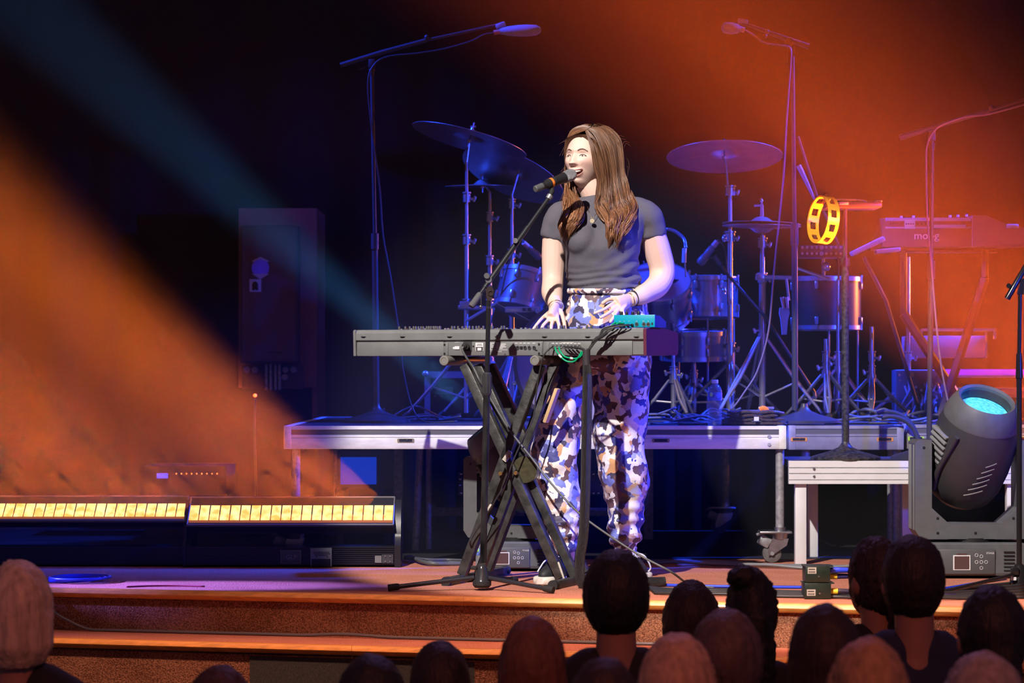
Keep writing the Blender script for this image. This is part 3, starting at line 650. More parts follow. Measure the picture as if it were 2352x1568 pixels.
# crash cymbals at the left
n1 = V(.26, -.02, 1).normalized(); c1 = P(1078, 322, 12.0)
cymbal(c1, V(.27, .10, 1), .272, 'large upper crash cymbal at the left of the kit, tilted down to the right')
s1 = hw_stand(1072, 12.0, 372, (700, 552, 455), 'chrome stand of the upper left crash cymbal, standing furthest left', 800, .30, 2.9, arm=[P(1072, 372, 12.0), P(1078, 326, 12.0)]); wing(s1, c1, V(.27, .10, 1))
c2 = P(1178, 402, 12.3)
cymbal(c2, V(.42, .36, 1), .255, 'dark crash cymbal seen from below, between the upper crash and the singer')
s2 = hw_stand(1176, 12.3, 448, (690, 585, 470), 'chrome stand of the dark crash cymbal, beside the boom arm', 820, .26, .2, arm=[P(1176, 448, 12.3), P(1192, 392, 12.3)]); wing(s2, P(1192, 392, 12.3), V(.42, .36, 1))
for q in (0,):
    cc = P(1108, 428, 12.45); cymbal(cc, V(.0, -.03, 1), .178, 'small flat cymbal below the two left crash cymbals')
    s3 = hw_stand(1125, 12.45, 440, (700, 600, 500), 'chrome stand of the small flat cymbal, middle of the three at left', 830, .24, 1.2, arm=[P(1125, 440, 12.45), P(1113, 425, 12.45)]); wing(s3, cc, V(0, 0, 1))
# ride cymbal
cr_ = P(1664, 360, 12.1); cymbal(cr_, V(.0, .21, 1), .268, 'big ride cymbal right of the singer, underside glowing blue')
s4 = hw_stand(1677, 12.1, 432, (800, 545, 440), 'tall chrome stand carrying the big ride cymbal', 838, .30, .5, r=(.0175, .0125, .009), arm=[P(1672, 430, 12.1), P(1665, 360, 12.1)]); wing(s4, cr_, V(0, .21, 1))
b = MB()
for py in (547, 667): b.ball(P(1663, py, 12.06), .012, 12); b.cyl(P(1663, py-8, 12.06), P(1663, py+8, 12.06), .007)
b.build('memory_lock', chr2, s4)
# hi-hat
hh = hw_stand(1751, 12.0, 540, (640, 560), 'chrome hi-hat stand in front of the right mic pole', 775, .30, -.35, r=(.0155, .0115), name='hi_hat_stand')
b = MB(); b.cyl(P(1751, 545, 12.0), P(1749, 455, 12.0), .0042, None, 8); b.cyl(P(1750, 497, 12.0), P(1750, 470, 12.0), .009, .007, 12); b.ball(P(1749, 461, 12.0), .008, 10); b.tube([P(1749, 471, 12.0), P(1732, 472, 12.0)], .005, 8); b.build('pull_rod', chr2, hh)
b = MB(); b.box(V(XX(1752, 11.9), 11.86, RZ+.03), (.07, .26, .012), (-.25, 0, 0), .003); b.build('pedal', chr2, hh)
cymbal(P(1749, 514, 12.0), V(.03, .02, 1), .180, 'upper hi-hat cymbal right of the ride stand', 'hi_hat_cymbal', .26)
m_ = cymbal(P(1749, 520, 12.0), V(-.02, .0, -1), .180, 'lower hi-hat cymbal, turned up against its twin', 'hi_hat_cymbal', .26)
# horizontal rack arms and clamps left of the singer
rk2 = thing('drum_rack_arm', P(1120, 706, 11.95), 'blue lit multi clamp bar joining the left cymbal stands', 'clamp bar')
b = MB(); b.tube([P(1052, 705, 11.95), P(1120, 708, 11.95)], .010, 10); b.box(P(1068, 700, 11.95), (.05, .03, .035), None, .005); b.box(P(1168, 668, 12.25), (.05, .03, .035), None, .005)
b.tube([P(1068, 738, 11.9), P(1165, 682, 11.9)], .007, 8); b.tube([P(1130, 690, 11.95), P(1238, 745, 11.95)], .0055, 8); b.tube([P(1120, 775, 12), P(1160, 600, 12)], .0045, 8); b.build('bar', chr2, rk2)
b = MB(); b.span(P(1160, 717, 11.8), P(1242, 704, 11.8)+V(0, .03, 0), .002); pd = b.build('pedal_plate', chr2, rk2)
b = MB()
for px in (1200, 1212): b.span(P(px, 714, 11.795), P(px+8, 707, 11.795)+V(0, .002, 0))
b.build('plate_slots', black, pd)
# drums
def drum(c, axis, R, depth, label, shell=shell_silver, name='tom_drum', lugs=8, head=headm, mark=False):
    m = zframe(c, axis); t = thing(name, c, label, 'drum')
    b = MB(); b.M = m; b.lathe([(R*.97, -depth), (R, -depth+.004), (R, -.004), (R*.97, 0)], None, 48); b.build('shell', shell, t)
    for z0, nm in ((0, 'batter_head'), (-depth-.001, 'resonant_head')):
        b = MB(); b.M = m; b.lathe([(R*.985, z0-.001), (R*.985, z0+.002)], None, 48); hd = b.build(nm, head, t)
        if mark and z0 == 0:
            b = MB(); b.M = m @ Matrix.Translation((R*.45, 0, .003)) @ Matrix.Rotation(.3, 4, 'Z'); b.rings([[(-.03, 0, z), (0, -.016, z), (.03, 0, z), (0, .016, z)] for z in (0, .0008)]); b.build('diamond_mark', black, hd)
    for z0 in (0.0, -depth):
        b = MB(); b.M = m; s = 1 if z0 == 0 else -1
        b.lathe([(R*1.0, z0-s*.014), (R*1.035, z0-s*.014), (R*1.035, z0+s*.006), (R*.985, z0+s*.009), (R*.98, z0+s*.003)], None, 48, False); b.build('hoop', chr2, t)
    for k in range(lugs):
        a = 2*PI*(k+.5)/lugs; b = MB(); b.M = m @ Matrix.Rotation(a, 4, 'Z')
        for z in (-.028, -depth+.028): b.box((R*1.03, 0, z-(.008 if z > -depth/2 else -.008)), (.018, .016, .036), None, .004)
        b.cyl((R*1.06, 0, 0.008), (R*1.06, 0, -.035), .0028, None, 6); b.cyl((R*1.06, 0, -depth-.008), (R*1.06, 0, -depth+.035), .0028, None, 6); b.cyl((R*1.06, 0, .006), (R*1.06, 0, .014), .005, None, 6)
        b.build('lug', chr2, t)
    return t
bd_ = thing('bass_drum', P(1322, 836, 11.9), 'bass drum with pale front head and dark hoop, half hidden behind the singer', 'drum')
m = zframe(P(1322, 834, 11.75), (0, -1, 0)); R = .268
b = MB(); b.M = m; b.lathe([(R, -.42), (R, -.02)], None, 64); b.build('shell', mat('dark_shell', (.06, .045, .045), .3), bd_)
b = MB(); b.M = m; b.lathe([(R*.99, -.006), (R*.99, -.001)], None, 64); hd = b.build('front_head', headm, bd_)
for z in (0, -.44):
    b = MB(); b.M = m; b.lathe([(R*.985, z-.012), (R*1.045, z-.012), (R*1.05, z+.02), (R*.985, z+.022)], None, 64, False); b.build('hoop', mat('dark_walnut_hoop', (.05, .03, .022), .35), bd_)
b = MB(); b.span(P(1212, 884, 11.735), P(1228, 876, 11.735)+V(0, .003, 0)); b.build('dark_tape', black, hd)
for k in range(10):
    a = 2*PI*(k+.5)/10; b = MB(); b.M = m @ Matrix.Rotation(a, 4, 'Z'); b.box((R*1.06, 0, -.005), (.03, .02, .028), None, .004); b.cyl((R*1.08, 0, 0), (R*1.08, 0, -.10), .004, None, 8); b.build('claw', chr2, bd_)
for s in (-1, 1):
    b = MB(); b.tube([P(1322+s*125, 850, 11.95), V(XX(1322+s*150, 11.85), 11.80, RZ+.01)], .007, 8); b.build('spur', chr2, bd_)
drum(P(1215, 632, 12.0), V(.25, .25, 1), .125, .17, 'small rack tom left of the singer behind her arm')
drum(P(1512, 648, 12.0), V(-.05, -.62, .78), .150, .18, 'rack tom tipped towards the house behind the right arm, diamond on its head', mark=True)
tb = drum(P(1622, 640, 12.35), V(0, .03, 1), .150, .178, 'silver floor tom between the singer and the ride cymbal stand')
b = MB()
for dx in (-.13, .13, 0.0): b.cyl(V(XX(1622, 12.35)+dx, 12.35-.09*(dx == 0), RZ), V(XX(1622, 12.35)+dx, 12.35-.09*(dx == 0), ZZ(690, 12.35)), .0055, None, 10)
b.build('leg', chr2, tb)
brn = mat('brown_lacquer', (.055, .03, .02), .35)
tc_ = drum(P(1898, 640, 12.6), V(0, 0, 1), .165, .24, 'brown shelled floor tom at the right of the kit', brn, head=headm)
b = MB()
for dx in (-.15, .15, 0.0): b.cyl(V(XX(1898, 12.6)+dx, 12.6-.1*(dx == 0), RZ), V(XX(1898, 12.6)+dx, 12.6-.1*(dx == 0), ZZ(700, 12.6)), .0055, None, 10)
b.build('leg', chr2, tc_)
sn = drum(P(1592, 762, 12.15), V(0, -.06, 1), .150, .125, 'snare drum low between the tom and the keyboard end', shell_silver, 'snare_drum')
ss = hw_stand(1547, 11.95, 812, (860,), 'low chrome stand with folded wire legs beside the keyboard end', 872, .17, .9, name='snare_stand')
ss2 = hw_stand(1594, 12.15, 820, (870,), 'chrome stand under the snare drum', 880, .18, .2, name='snare_stand')
for i, (px, Y, top, zh, lab) in enumerate(((1897, 11.95, 778, 860, 'blue lit pole with square cap right of the right mic pole'), (1925, 12.2, 640, 850, 'dark thin pole with amber glint beside the tambourine stand'), (2002, 12.1, 750, 870, 'tall blue pole at the edge of the amber haze'), (2086, 12.4, 590, 880, 'chrome pole with an amber glint under the synthesizer'))):
    hw_stand(px, Y, top, (820,), lab, zh, .22, .5+i, name='percussion_stand')
# drum microphones with clips
def drum_mic(a, c, r, label, cab=None, mt=None):
    a, c = Vector(a), Vector(c); L_ = (c-a).length; t = thing('drum_microphone', a, label, 'microphone'); m = zframe(a, c-a); b = MB()
    b.lathe([(r*.6, 0), (r*.95, .01), (r, .03), (r, L_*.55), (r*1.15, L_*.6), (r*1.2, L_*.9), (r*.8, L_), (r*.2, L_*1.01)], m, 20); b.build('body', mt or mat('blue_grey_mic', (.10, .10, .13), .4), t)
    b = MB(); b.lathe([(r*.75, -.03), (r*.8, 0.0)], m, 14); b.build('connector', mat('pinkish_collar', (.5, .25, .25), .5), t)
    if cab: b = MB(); b.tube(catmull([a+(a-c).normalized()*.03]+[Vector(q) for q in cab], 8), .0035, 6); b.build('cable', cablemat, t, 180)
    return t
dm = drum_mic(P(1638, 566, 11.9), P(1606, 606, 11.9), .017, 'stubby drum microphone aimed down left of the ride stand', [P(1650, 552, 11.9), P(1664, 570, 11.9), P(1670, 620, 11.95), P(1672, 700, 11.98)])
b = MB(); b.tube([P(1622, 596, 11.92), P(1634, 590, 11.92), P(1645, 592, 11.92)], .005, 8); b.tube([P(1640, 588, 11.9), P(1655, 608, 11.9)], .012, 10); b.tube([P(1655, 608, 11.9), P(1674, 634, 11.95), P(1760, 730, 11.98), P(1870, 900, 12.0), V(XX(1880, 12.0), 12.0, RZ)], .0072, 8); b.build('boom_arm', blk2, dm)
drum_mic(P(1212, 566, 11.8), P(1240, 592, 11.85), .015, 'small drum microphone peeking past the singer arm at left', [P(1196, 552, 11.8), P(1170, 600, 11.85), P(1150, 680, 11.9)])
tb2 = thing('tom_microphone_arm', P(1560, 560, 11.9), 'curved clip arm with a slim microphone arching over the tipped rack tom', 'microphone')
b = MB(); b.tube(catmull([P(1524, 524, 12.0), P(1548, 530, 11.98), P(1570, 548, 11.95), P(1575, 570, 11.92)], 8), [.0045]*3+[.008]*19+[.009]*3, 10); b.build('curved_arm', mat('chromed_arm', (.25, .24, .32), .25, .7), tb2)
b = MB(); b.tube([P(1572, 570, 11.92), P(1571, 603, 11.92)], [.010, .0105], 14); b.build('slim_microphone', mat('pale_blue_mic', (.35, .5, .6), .4), tb2)
b = MB(); b.tube([P(1573, 603, 11.92), P(1575, 636, 11.95)], .0035, 8); b.build('stem', chr2, tb2)
drum(P(1455, 560, 12.4), V(0, -.5, .8), .01, .01, 'x') if False else None

# ---------------------------------------------------------------- round base microphone stands
def round_base(t, x, y, z, R=.145, mt=blk2):
    b = MB(); b.lathe([(R, z), (R, z+.010), (R*.93, z+.016), (R*.45, z+.036), (R*.20, z+.052), (.016, z+.070), (.014, z+.085)], Matrix.Translation((x, y, 0)), 40); b.build('round_base', mt, t)
def mic_oval(t, a, c, r, mt):
    m = zframe(a, Vector(c)-Vector(a)); L_ = (Vector(c)-Vector(a)).length; b = MB()
    b.lathe([(r*.45, 0), (r*.55, .01), (r*.78, L_*.18), (r*.97, L_*.45), (r, L_*.65), (r*.88, L_*.88), (r*.5, L_*.98), (r*.1, L_)], m, 24); return b.build('microphone_body', mt, t)
paleblue = mat('grey_mic_foam', (.32, .32, .36), .8, bump=.3, bscale=200)
# left overhead
Y = 11.55; bx0 = XX(865, Y); t = thing('boom_stand', (bx0, Y, RZ), 'tall overhead microphone boom stand on a round base left of the keyboard', 'microphone stand')
round_base(t, bx0, Y, RZ, .150)
b = MB(); b.tube([V(bx0, Y, RZ+.06), P(861, 570, Y)], .0135, 14); b.build('lower_tube', blk2, t)
b = MB(); b.tube([P(861, 572, Y), P(861, 536, Y)], .0175, 14); b.build('height_clutch', blk2, t)
b = MB(); b.tube([P(861, 540, Y), P(854, 160, Y)], .0088, 14); b.build('upper_tube', blk2, t)
b = MB(); b.box(P(854, 146, Y), (.030, .022, .040), None, .005); b.cyl(P(854, 158, Y), P(854, 172, Y), .014, .011); b.tube([P(826, 160, Y), P(840, 154, Y)], .003, 6); b.ball(P(825, 160, Y), .005, 8); b.build('boom_bracket', blk2, t)
b = MB(); b.tube([P(782, 150, Y), P(874, 121, Y), P(980, 92, Y)], [.0115, .0105, .0095], 12); b.tube([P(980, 92, Y), P(1148, 56, Y)], .0065, 10); b.ball(P(980, 85, Y-.01), .0105, 10); b.build('boom_arm', blk2, t)
b = MB(); b.box(P(1150, 58, Y), (.045, .02, .022), (0, -.35, 0), .005); b.build('shock_clip', paleblue, t)
om = thing('overhead_microphone', P(1150, 70, Y), 'long pale overhead microphone at the tip of the left boom', 'microphone')
mic_oval(om, P(1148, 72, Y-.02), P(1243, 69, Y-.02), .0265, paleblue)
b = MB(); b.tube([P(1134, 75, Y-.02), P(1149, 72.5, Y-.02)], .0105, 12); b.build('red_collar', mat('red_collar', (.55, .18, .15), .5), om)
# right overhead
Y = 11.5; bx0 = XX(1847, Y); t = thing('boom_stand', (bx0, Y, RZ), 'tall overhead microphone boom stand on a round base behind the towel', 'microphone stand')
round_base(t, bx0, Y, RZ, .155)
b = MB(); b.tube([V(XX(1826, Y), Y, RZ+.055), P(1825, 545, Y)], .0135, 14); lb = b.build('lower_tube', blk2, t)
for o in (t,): pass
b = MB(); b.tube([P(1825, 562, Y), P(1825, 512, Y)], .0175, 14); b.build('height_clutch', blk2, t)
b = MB(); b.tube([P(1825, 520, Y), P(1820, 105, Y)], .0085, 14); b.build('upper_tube', blk2, t)
b = MB(); b.tube([P(1704, 52, Y), P(1770, 76, Y), P(1858, 107, Y)], [.0065, .009, .0125], 12); b.ball(P(1762, 72, Y-.01), .010, 8); b.ball(P(1758, 83, Y-.01), .010, 8); b.build('boom_arm', blk2, t)
b = MB(); b.box(P(1812, 96, Y), (.030, .022, .036), None, .004); b.tube([P(1808, 108, Y), P(1808, 142, Y)], .003, 6); b.ball(P(1806, 145, Y), .006, 8); b.build('boom_bracket', blk2, t)
b = MB(); b.box(P(1706, 49, Y), (.045, .02, .018), (0, .2, 0), .004); b.build('shock_clip', paleblue, t)
om = thing('overhead_microphone', P(1700, 65, Y), 'short pale overhead microphone at the tip of the right boom', 'microphone')
mic_oval(om, P(1704, 67, Y-.02), P(1657, 63, Y-.02), .0265, paleblue)
b = MB(); b.tube([P(1710, 69, Y-.02), P(1702, 67, Y-.02)], .012, 12); b.build('pink_collar', mat('pink_collar', (.7, .42, .38), .5), om)
RC = [P(1710, 69, Y-.02), P(1730, 80, Y-.02), P(1755, 98, Y-.02), P(1790, 104, Y-.02), P(1812, 108, Y-.02), P(1817, 125, Y-.03), P(1812, 200, Y-.03), P(1806, 290, Y-.03), P(1800, 400, Y-.03), P(1788, 520, Y-.03), P(1776, 640, Y-.03), P(1765, 760, Y-.03), P(1740, 850, Y-.03), P(1710, 900, Y-.04), P(1680, 940, Y-.05), V(XX(1640, Y), Y-.1, RZ+.006)]
# synth side boom stand (on the low platform) with mic out of frame
Y = 10.98; bx0 = XX(2126, Y); t = thing('boom_stand', (bx0, Y, LZ), 'boom stand on the low platform with its arm rising out at the right edge', 'microphone stand')
round_base(t, bx0, Y, LZ, .145)
b = MB(); b.tube([V(XX(2134, Y), Y, LZ+.05), P(2139, 605, Y)], .0115, 14); b.build('lower_tube', blk2, t)
b = MB(); b.tube([P(2139, 640, Y), P(2139, 598, Y)], .0165, 14); b.build('height_clutch', blk2, t)
b = MB(); b.tube([P(2139, 600, Y), P(2141, 305, Y)], .0088, 14); b.build('upper_tube', blk2, t)
b = MB(); b.box(P(2140, 312, Y), (.032, .024, .046), None, .006); b.box(P(2138, 300, Y-.014), (.026, .004, .010), (0, -.2, 0), .002); b.cyl(P(2141, 328, Y), P(2141, 344, Y), .013, .011); b.build('boom_bracket', blk2, t)
b = MB(); b.tube([P(2066, 316, Y), P(2120, 300, Y)], [.0125, .0115], 12); b.tube([P(2120, 300, Y), P(2270, 254, Y)], .0095, 12); b.tube([P(2270, 254, Y), P(2420, 208, Y)], .0065, 10); b.ball(P(2275, 247, Y-.01), .011, 10); b.build('boom_arm', blk2, t)
YC = [P(2360, 238, Y-.02), P(2270, 262, Y-.02), P(2220, 268, Y-.02), P(2180, 280, Y-.02), P(2150, 296, Y-.02), P(2130, 330, Y-.03), P(2127, 380, Y-.03), P(2130, 500, Y-.03), P(2140, 620, Y-.03), P(2152, 760, Y-.04), P(2165, 860, Y-.04), P(2185, 960, Y-.04), P(2195, 1040, Y-.04), V(XX(2200, Y), Y-.05, LZ+.006)]
# tambourine stand on the low platform
Y = 10.86; bx0 = XX(1942, Y); t = thing('percussion_stand', (bx0, Y, LZ), 'worn black straight stand on the low platform holding a percussion tray', 'percussion stand')
wrn = mat('chipped_black_paint', (.05, .048, .045), .45, .2, noise_amt=1.0, scale=70)
round_base(t, bx0, Y, LZ, .145, wrn)
b = MB(); b.tube([V(bx0, Y, LZ+.05), P(1941, 600, Y)], .0155, 16); b.build('lower_tube', wrn, t)
b = MB(); b.tube([P(1941, 610, Y), P(1941, 592, Y)], .019, 16); b.tube([P(1941, 595, Y), P(1941, 474, Y)], .009, 14); b.build('upper_tube', blk2, t)
b = MB(); b.span(P(1900, 476, Y-.10), P(2026, 463, Y-.10)+V(0, .22, 0), .004); tr_ = b.build('tray', mat('smoked_tray', (.05, .035, .035), .3), t)
b = MB(); b.cyl(P(1906, 458.5, Y-.10), P(1966, 458.5, Y-.10), .004, None, 10); b.build('chrome_shaker_bar', chrome, tr_)
cc_ = catmull([P(1966, 459, Y-.09), P(1980, 460, Y-.09), P(1992, 464, Y-.09), P(2002, 467, Y-.09), P(2012, 462, Y-.09), P(2025, 461, Y-.09)], 5); b = MB()
for i, p in enumerate(cc_): b.ball(p, .0035+.0015*(i % 3 == 0), 8)
b.build('chime_beads', chrome, tr_)
b = MB(); b.span(P(1928, 470, Y-.105), P(1949, 464, Y-.105)+V(0, .003, 0), .0005); b.build('tray_label', mat('grey_label', (.35, .25, .22), .6), tr_)
# tambourine
yel = mat('yellow_tambourine', (.88, .44, .015), .35, coat=.3)
tm = thing('tambourine', P(1890, 505, Y-.12), 'yellow tambourine hanging upright from the percussion tray', 'tambourine')
m = zframe(P(1891, 505, Y-.12), (-.94, -.33, .10)); Rt = .098
seg_ = 48; w_ = .025
slots = 5
b = MB(); R2 = .006
for k in range(2):
    z0 = (-w_, w_-.012)[k]; b.M = m; b.lathe([(Rt-R2, z0), (Rt, z0-.001), (Rt, z0+.013), (Rt-R2, z0+.012), (Rt-R2, z0)], None, 60, False)
for k in range(slots*2):
    a0 = 2*PI*k/(slots*2)+.1; rr = []
    for q in range(6):
        a = a0+.30*q/5; rr.append([(r_*math.cos(a), r_*math.sin(a), z) for r_, z in ((Rt-R2, -w_+.006), (Rt, -w_+.006), (Rt, w_-.006), (Rt-R2, w_-.006))])
    b.rings(rr)
b.build('hoop', yel, tm)
b = MB(); b.M = m
for k in range(slots*2):
    a = 2*PI*k/(slots*2)+.1+.30+.165
    for dz in (-.002, .003): b.M = m @ Matrix.Translation(((Rt-.003)*math.cos(a), (Rt-.003)*math.sin(a), dz)); b.lathe([(.002, -.001), (.0125, .0), (.002, .001)], None, 16)
b.build('jingles', mat('jingle_metal', (.35, .22, .12), .35, .8), tm)
b = MB(); b.M = Matrix.Identity(4); b.tube([P(1912, 466, Y-.10), P(1897, 452, Y-.12)], .005, 8); b.build('hook', blk2, tm)
# electronics tray by the hi-hat
et = thing('percussion_pad', P(1890, 577, 12.0), 'small black controller with rows of blue lit knobs under the tambourine', 'controller')
b = MB(); b.span(P(1836, 590, 11.95), P(1940, 564, 11.95)+V(0, .2, 0), .006); b.build('body', mat('controller_black', (.03, .025, .03), .45), et)
b = MB()
for i in range(9):
    for j, py in enumerate((568, 582)): b.cyl(P(1843+i*11, py, 11.95), P(1843+i*11, py, 11.935), .006 if i != 4 else .010, None, 10)
b.build('knobs', mat('steel_knobs', (.4, .4, .5), .3, .5), et)
b = MB(); b.tube([P(1890, 590, 12.05), P(1892, 640, 12.05)], .008); b.tube([P(1830, 615, 12.0), P(1905, 642, 12.0)], .008, 8); b.ball(P(1897, 612, 12.0), .022, 12); b.build('mount', chr2, et)
bm2 = thing('boom_stand', P(1850, 400, 11.8), 'slanted short boom with a pencil microphone left of the tambourine', 'microphone stand')
b = MB(); b.tube([P(1833, 313, 11.8), P(1877, 452, 11.8), P(1925, 560, 11.9), P(1926, 640, 12.1)], .0055, 8); b.build('boom_arm', blk2, bm2)
b = MB(); b.tube([P(1834, 380, 11.78), P(1840, 392, 11.78), P(1872, 460, 11.8)], [.011, .011, .005], 12); b.build('pencil_microphone', paleblue, bm2)
# stick holder with towel wrapped sticks by the hi-hat
sk = thing('stick_bag', P(1805, 720, 11.9), 'blue lit stick holder with pink tipped mallets hanging by the right mic pole', 'stick holder')
b = MB(); b.rings([[P(1802-w2, py, 11.88)+V(0, dy, 0) for w2, dy in ((-w3, 0), (w3, 0), (w3, .03), (-w3, .03))] for py, w3 in ((706, 10), (718, 12), (735, 8), (768, 5))]); b.build('holder', mat('pale_holder', (.35, .38, .45), .7), sk)
b = MB(); b.tube([P(1800, 708, 11.88), P(1796, 682, 11.88)], [.006, .0095], 10); b.tube([P(1809, 708, 11.88), P(1806, 682, 11.88)], [.006, .0095], 10); b.build('mallets', mat('pink_mallet', (.75, .35, .30), .6), sk)
b = MB(); b.tube([P(1806, 640, 11.9), P(1812, 690, 11.9)], .006); b.tube([P(1735, 636, 11.95), P(1818, 638, 11.95)], .010); b.box(P(1745, 636, 11.93), (.04, .03, .03), None, .004); b.build('hanger', chr2, sk)

# ---------------------------------------------------------------- synthesizer and cases at the right
SYY = 11.9
sy = thing('synthesizer', P(2180, 530, SYY), 'dark stage synthesizer with pale lettering on its back, on a tall X stand at right', 'synthesizer')
sm_ = mat('wine_synth_case', (.10, .05, .06), .4)
b = MB(); b.rings([[(x, SYY+dy, z) for dy, z in ((0, ZZ(566, SYY)), (0, ZZ(502, SYY)), (.12, ZZ(498, SYY)), (.40, ZZ(556, SYY)), (.40, ZZ(566, SYY)))] for x in (XX(2027, SYY), XX(2232, SYY))]); b.build('body', sm_, sy)
b = MB(); zz_ = [P(2232, 566, SYY), P(2232, 495, SYY), P(2262, 495, SYY), P(2310, 515, SYY), P(2355, 525, SYY), P(2440, 528, SYY), P(2440, 556, SYY)]
b.rings([[p+V(0, dy, 0) for p in zz_] for dy in (-.02, .40)]); b.build('end_block', mat('violet_end_block', (.16, .10, .16), .4), sy)
b = MB(); b.span(P(2034, 507, SYY-.008), P(2230, 500, SYY)); b.span(P(2034, 524, SYY-.006), P(2230, 521, SYY)); b.span(P(2145, 522, SYY-.009), P(2218, 516, SYY)); b.build('top_rail', mat('pale_rail', (.4, .42, .5), .4), sy)
b = MB(); b.span(P(2078, 525, SYY-.010), P(2101, 504, SYY)); lb_ = b.build('pale_sticker', mat('pale_green_sticker', (.55, .75, .55), .6), sy)
b = MB()
for i in range(4): b.cyl(P(2082+i*5, 514, SYY-.012), P(2082+i*5, 514, SYY-.009), .0035, None, 8)
for i in range(7): b.cyl(P(2046+i*5.5+(i > 5)*26, 513, SYY-.009), P(2046+i*5.5+(i > 5)*26, 513, SYY), .004, None, 8)
for i in range(3): b.cyl(P(2108+i*9, 514, SYY-.009), P(2108+i*9, 514, SYY), .005, None, 8)
b.build('jacks', black, lb_)
b = MB(); b.text('moog', Matrix.Translation(P(2128, 549, SYY-.003)) @ bm_ if 'bm_' in globals() else Matrix.Translation(P(2128, 549, SYY-.003)) @ Euler((PI/2, 0, 0)).to_matrix().to_4x4(), .050, .001); b.build('lettering', mat('pale_lettering', (.6, .6, .7), .5), sy)
b = MB()
for px, py in ((2070, 498), (2098, 497), (2182, 496), (2200, 495), (2220, 494), (2257, 499), (2265, 501), (2274, 504)): b.cyl(P(px, py+3, SYY+.03), P(px, py-2, SYY+.03), .006, None, 10)
b.span(P(2312, 524, SYY-.022), P(2338, 515, SYY-.01), .002)
b.build('knobs', mat('pale_knobs', (.55, .6, .7), .4), sy)
sx = thing('synthesizer_stand', P(2180, 800, SYY), 'dark X legged stand under the synthesizer', 'keyboard stand')
b = MB(); bar(b, P(2262, 640, SYY), V(XX(2160, SYY), SYY, RZ), .045, .03, (0, 1, 0)) if 'bar' in globals() else b.tube([P(2262, 640, SYY), V(XX(2160, SYY), SYY, RZ+.02)], .022, 6); b.build('cross_leg', mat('wine_black_tube', (.05, .03, .035), .4), sx)
b = MB(); b.tube([P(2075, 720, SYY+.2), V(XX(2245, SYY), SYY+.2, RZ+.02)], .022, 6); b.build('cross_leg', MAT['wine_black_tube'], sx)
b = MB(); b.tube([P(2060, 575, SYY+.1), P(2290, 575, SYY+.1)], .012, 8); b.tube([P(2262, 575, SYY+.05), P(2262, 640, SYY)], .016, 8); b.tube([P(2075, 575, SYY+.1), P(2075, 720, SYY+.2)], .016, 8); b.build('top_arms', MAT['wine_black_tube'], sx)
# pedal arm wedge left of it
pa = thing('music_stand_arm', P(2000, 600, 11.8), 'tilted pad on an arm left of the synthesizer', 'controller')
b = MB(); b.box(P(1992, 566, 11.8), (.16, .10, .022), (0, -.45, 0), .005); b.box(P(2038, 576, 11.8), (.11, .08, .018), (0, -.10, 0), .004); b.build('pad', mat('pale_pad', (.40, .36, .40), .5), pa)
b = MB(); b.tube([P(1984, 590, 11.8), P(2035, 690, 11.85), P(2110, 940, 12.1), V(XX(2115, 12.1), 12.1, RZ)], .009, 8); b.build('arm', blk2, pa)
# blue lit case with rail, shelf strips and patch cluster
cs = thing('flight_case', P(2180, 800, 12.7), 'pale blue lit case panel with a handle rail under the synthesizer', 'case')
pb_ = mat('pale_panel', (.42, .44, .50), .6)
b = MB(); b.span(P(2092, 822, 12.7), P(2268, 771, 12.7)+V(0, .3, 0), .004); b.build('panel', pb_, cs)
b = MB(); b.span(P(2116, 760, 12.66), P(2288, 754, 12.66)+V(0, .02, 0)); b.span(P(2283, 778, 12.66), P(2288, 756, 12.66)+V(0, .02, 0)); b.span(P(2114, 770, 12.66), P(2119, 756, 12.66)+V(0, .02, 0)); b.span(P(2264, 822, 12.68), P(2268, 762, 12.68)+V(0, .02, 0)); b.build('handle_rail', chr2, cs)
b = MB(); b.span(V(XX(2094, 12.72), 12.72, RZ), P(2266, 822, 12.72)+V(0, .26, 0)); b.build('lower_body', black, cs)
for (pa0, pb0, pc0, pd0, lab) in ((2062, 2500, 867, 849, 'upper ribbed blue metal shelf edge at the far right'), (2182, 2500, 913, 890, 'lower ribbed blue metal shelf edge at the far right')):
    b = MB(); yy = 12.45; n_ = 5; prof = []
    z0, z1 = ZZ(pc0, yy), ZZ(pd0, yy)
    for i in range(n_): a_ = z0+(z1-z0)*i/n_; c_2 = z0+(z1-z0)*(i+1)/n_; prof += [(0, a_+.001), (0, c_2-.003), (.006, c_2-.002)]
    prof += [(.12, z1), (.12, z0)]
    b.rings([[(x, yy+p, z) for p, z in prof] for x in (XX(pa0, yy), XX(pb0, yy))]); b.span(V(XX(pb0, yy)-.04, yy+.01, RZ), V(XX(pb0, yy), yy+.11, z0)); b.span(V(XX(pa0, yy)+.01, yy+.02, RZ), V(XX(pa0, yy)+.03, yy+.11, z0)); o = b.build('shelf', pb_); tag(o, lab, 'shelf')
ms_ = MB().span(P(2170, 861, 12.43), P(2500, 848, 12.43)+V(0, .01, 0), .002).build('led_strip', mat('magenta_strip', (.5, .05, .8), .4, emit=(.40, .02, .95), estr=.7)); tag(ms_, 'glowing magenta light strip along the upper shelf edge', 'light strip')
pc = thing('patch_rack', P(2110, 900, 12.3), 'cluster of blue lit connectors and plugs on a rack face under the synthesizer', 'equipment rack')
b = MB(); b.span(V(XX(2058, 12.3), 12.3, RZ), P(2170, 850, 12.3)+V(0, .14, 0), .003); b.build('face', mat('blue_rack', (.16, .17, .22), .5), pc)
rp = random.Random(3)
b = MB()
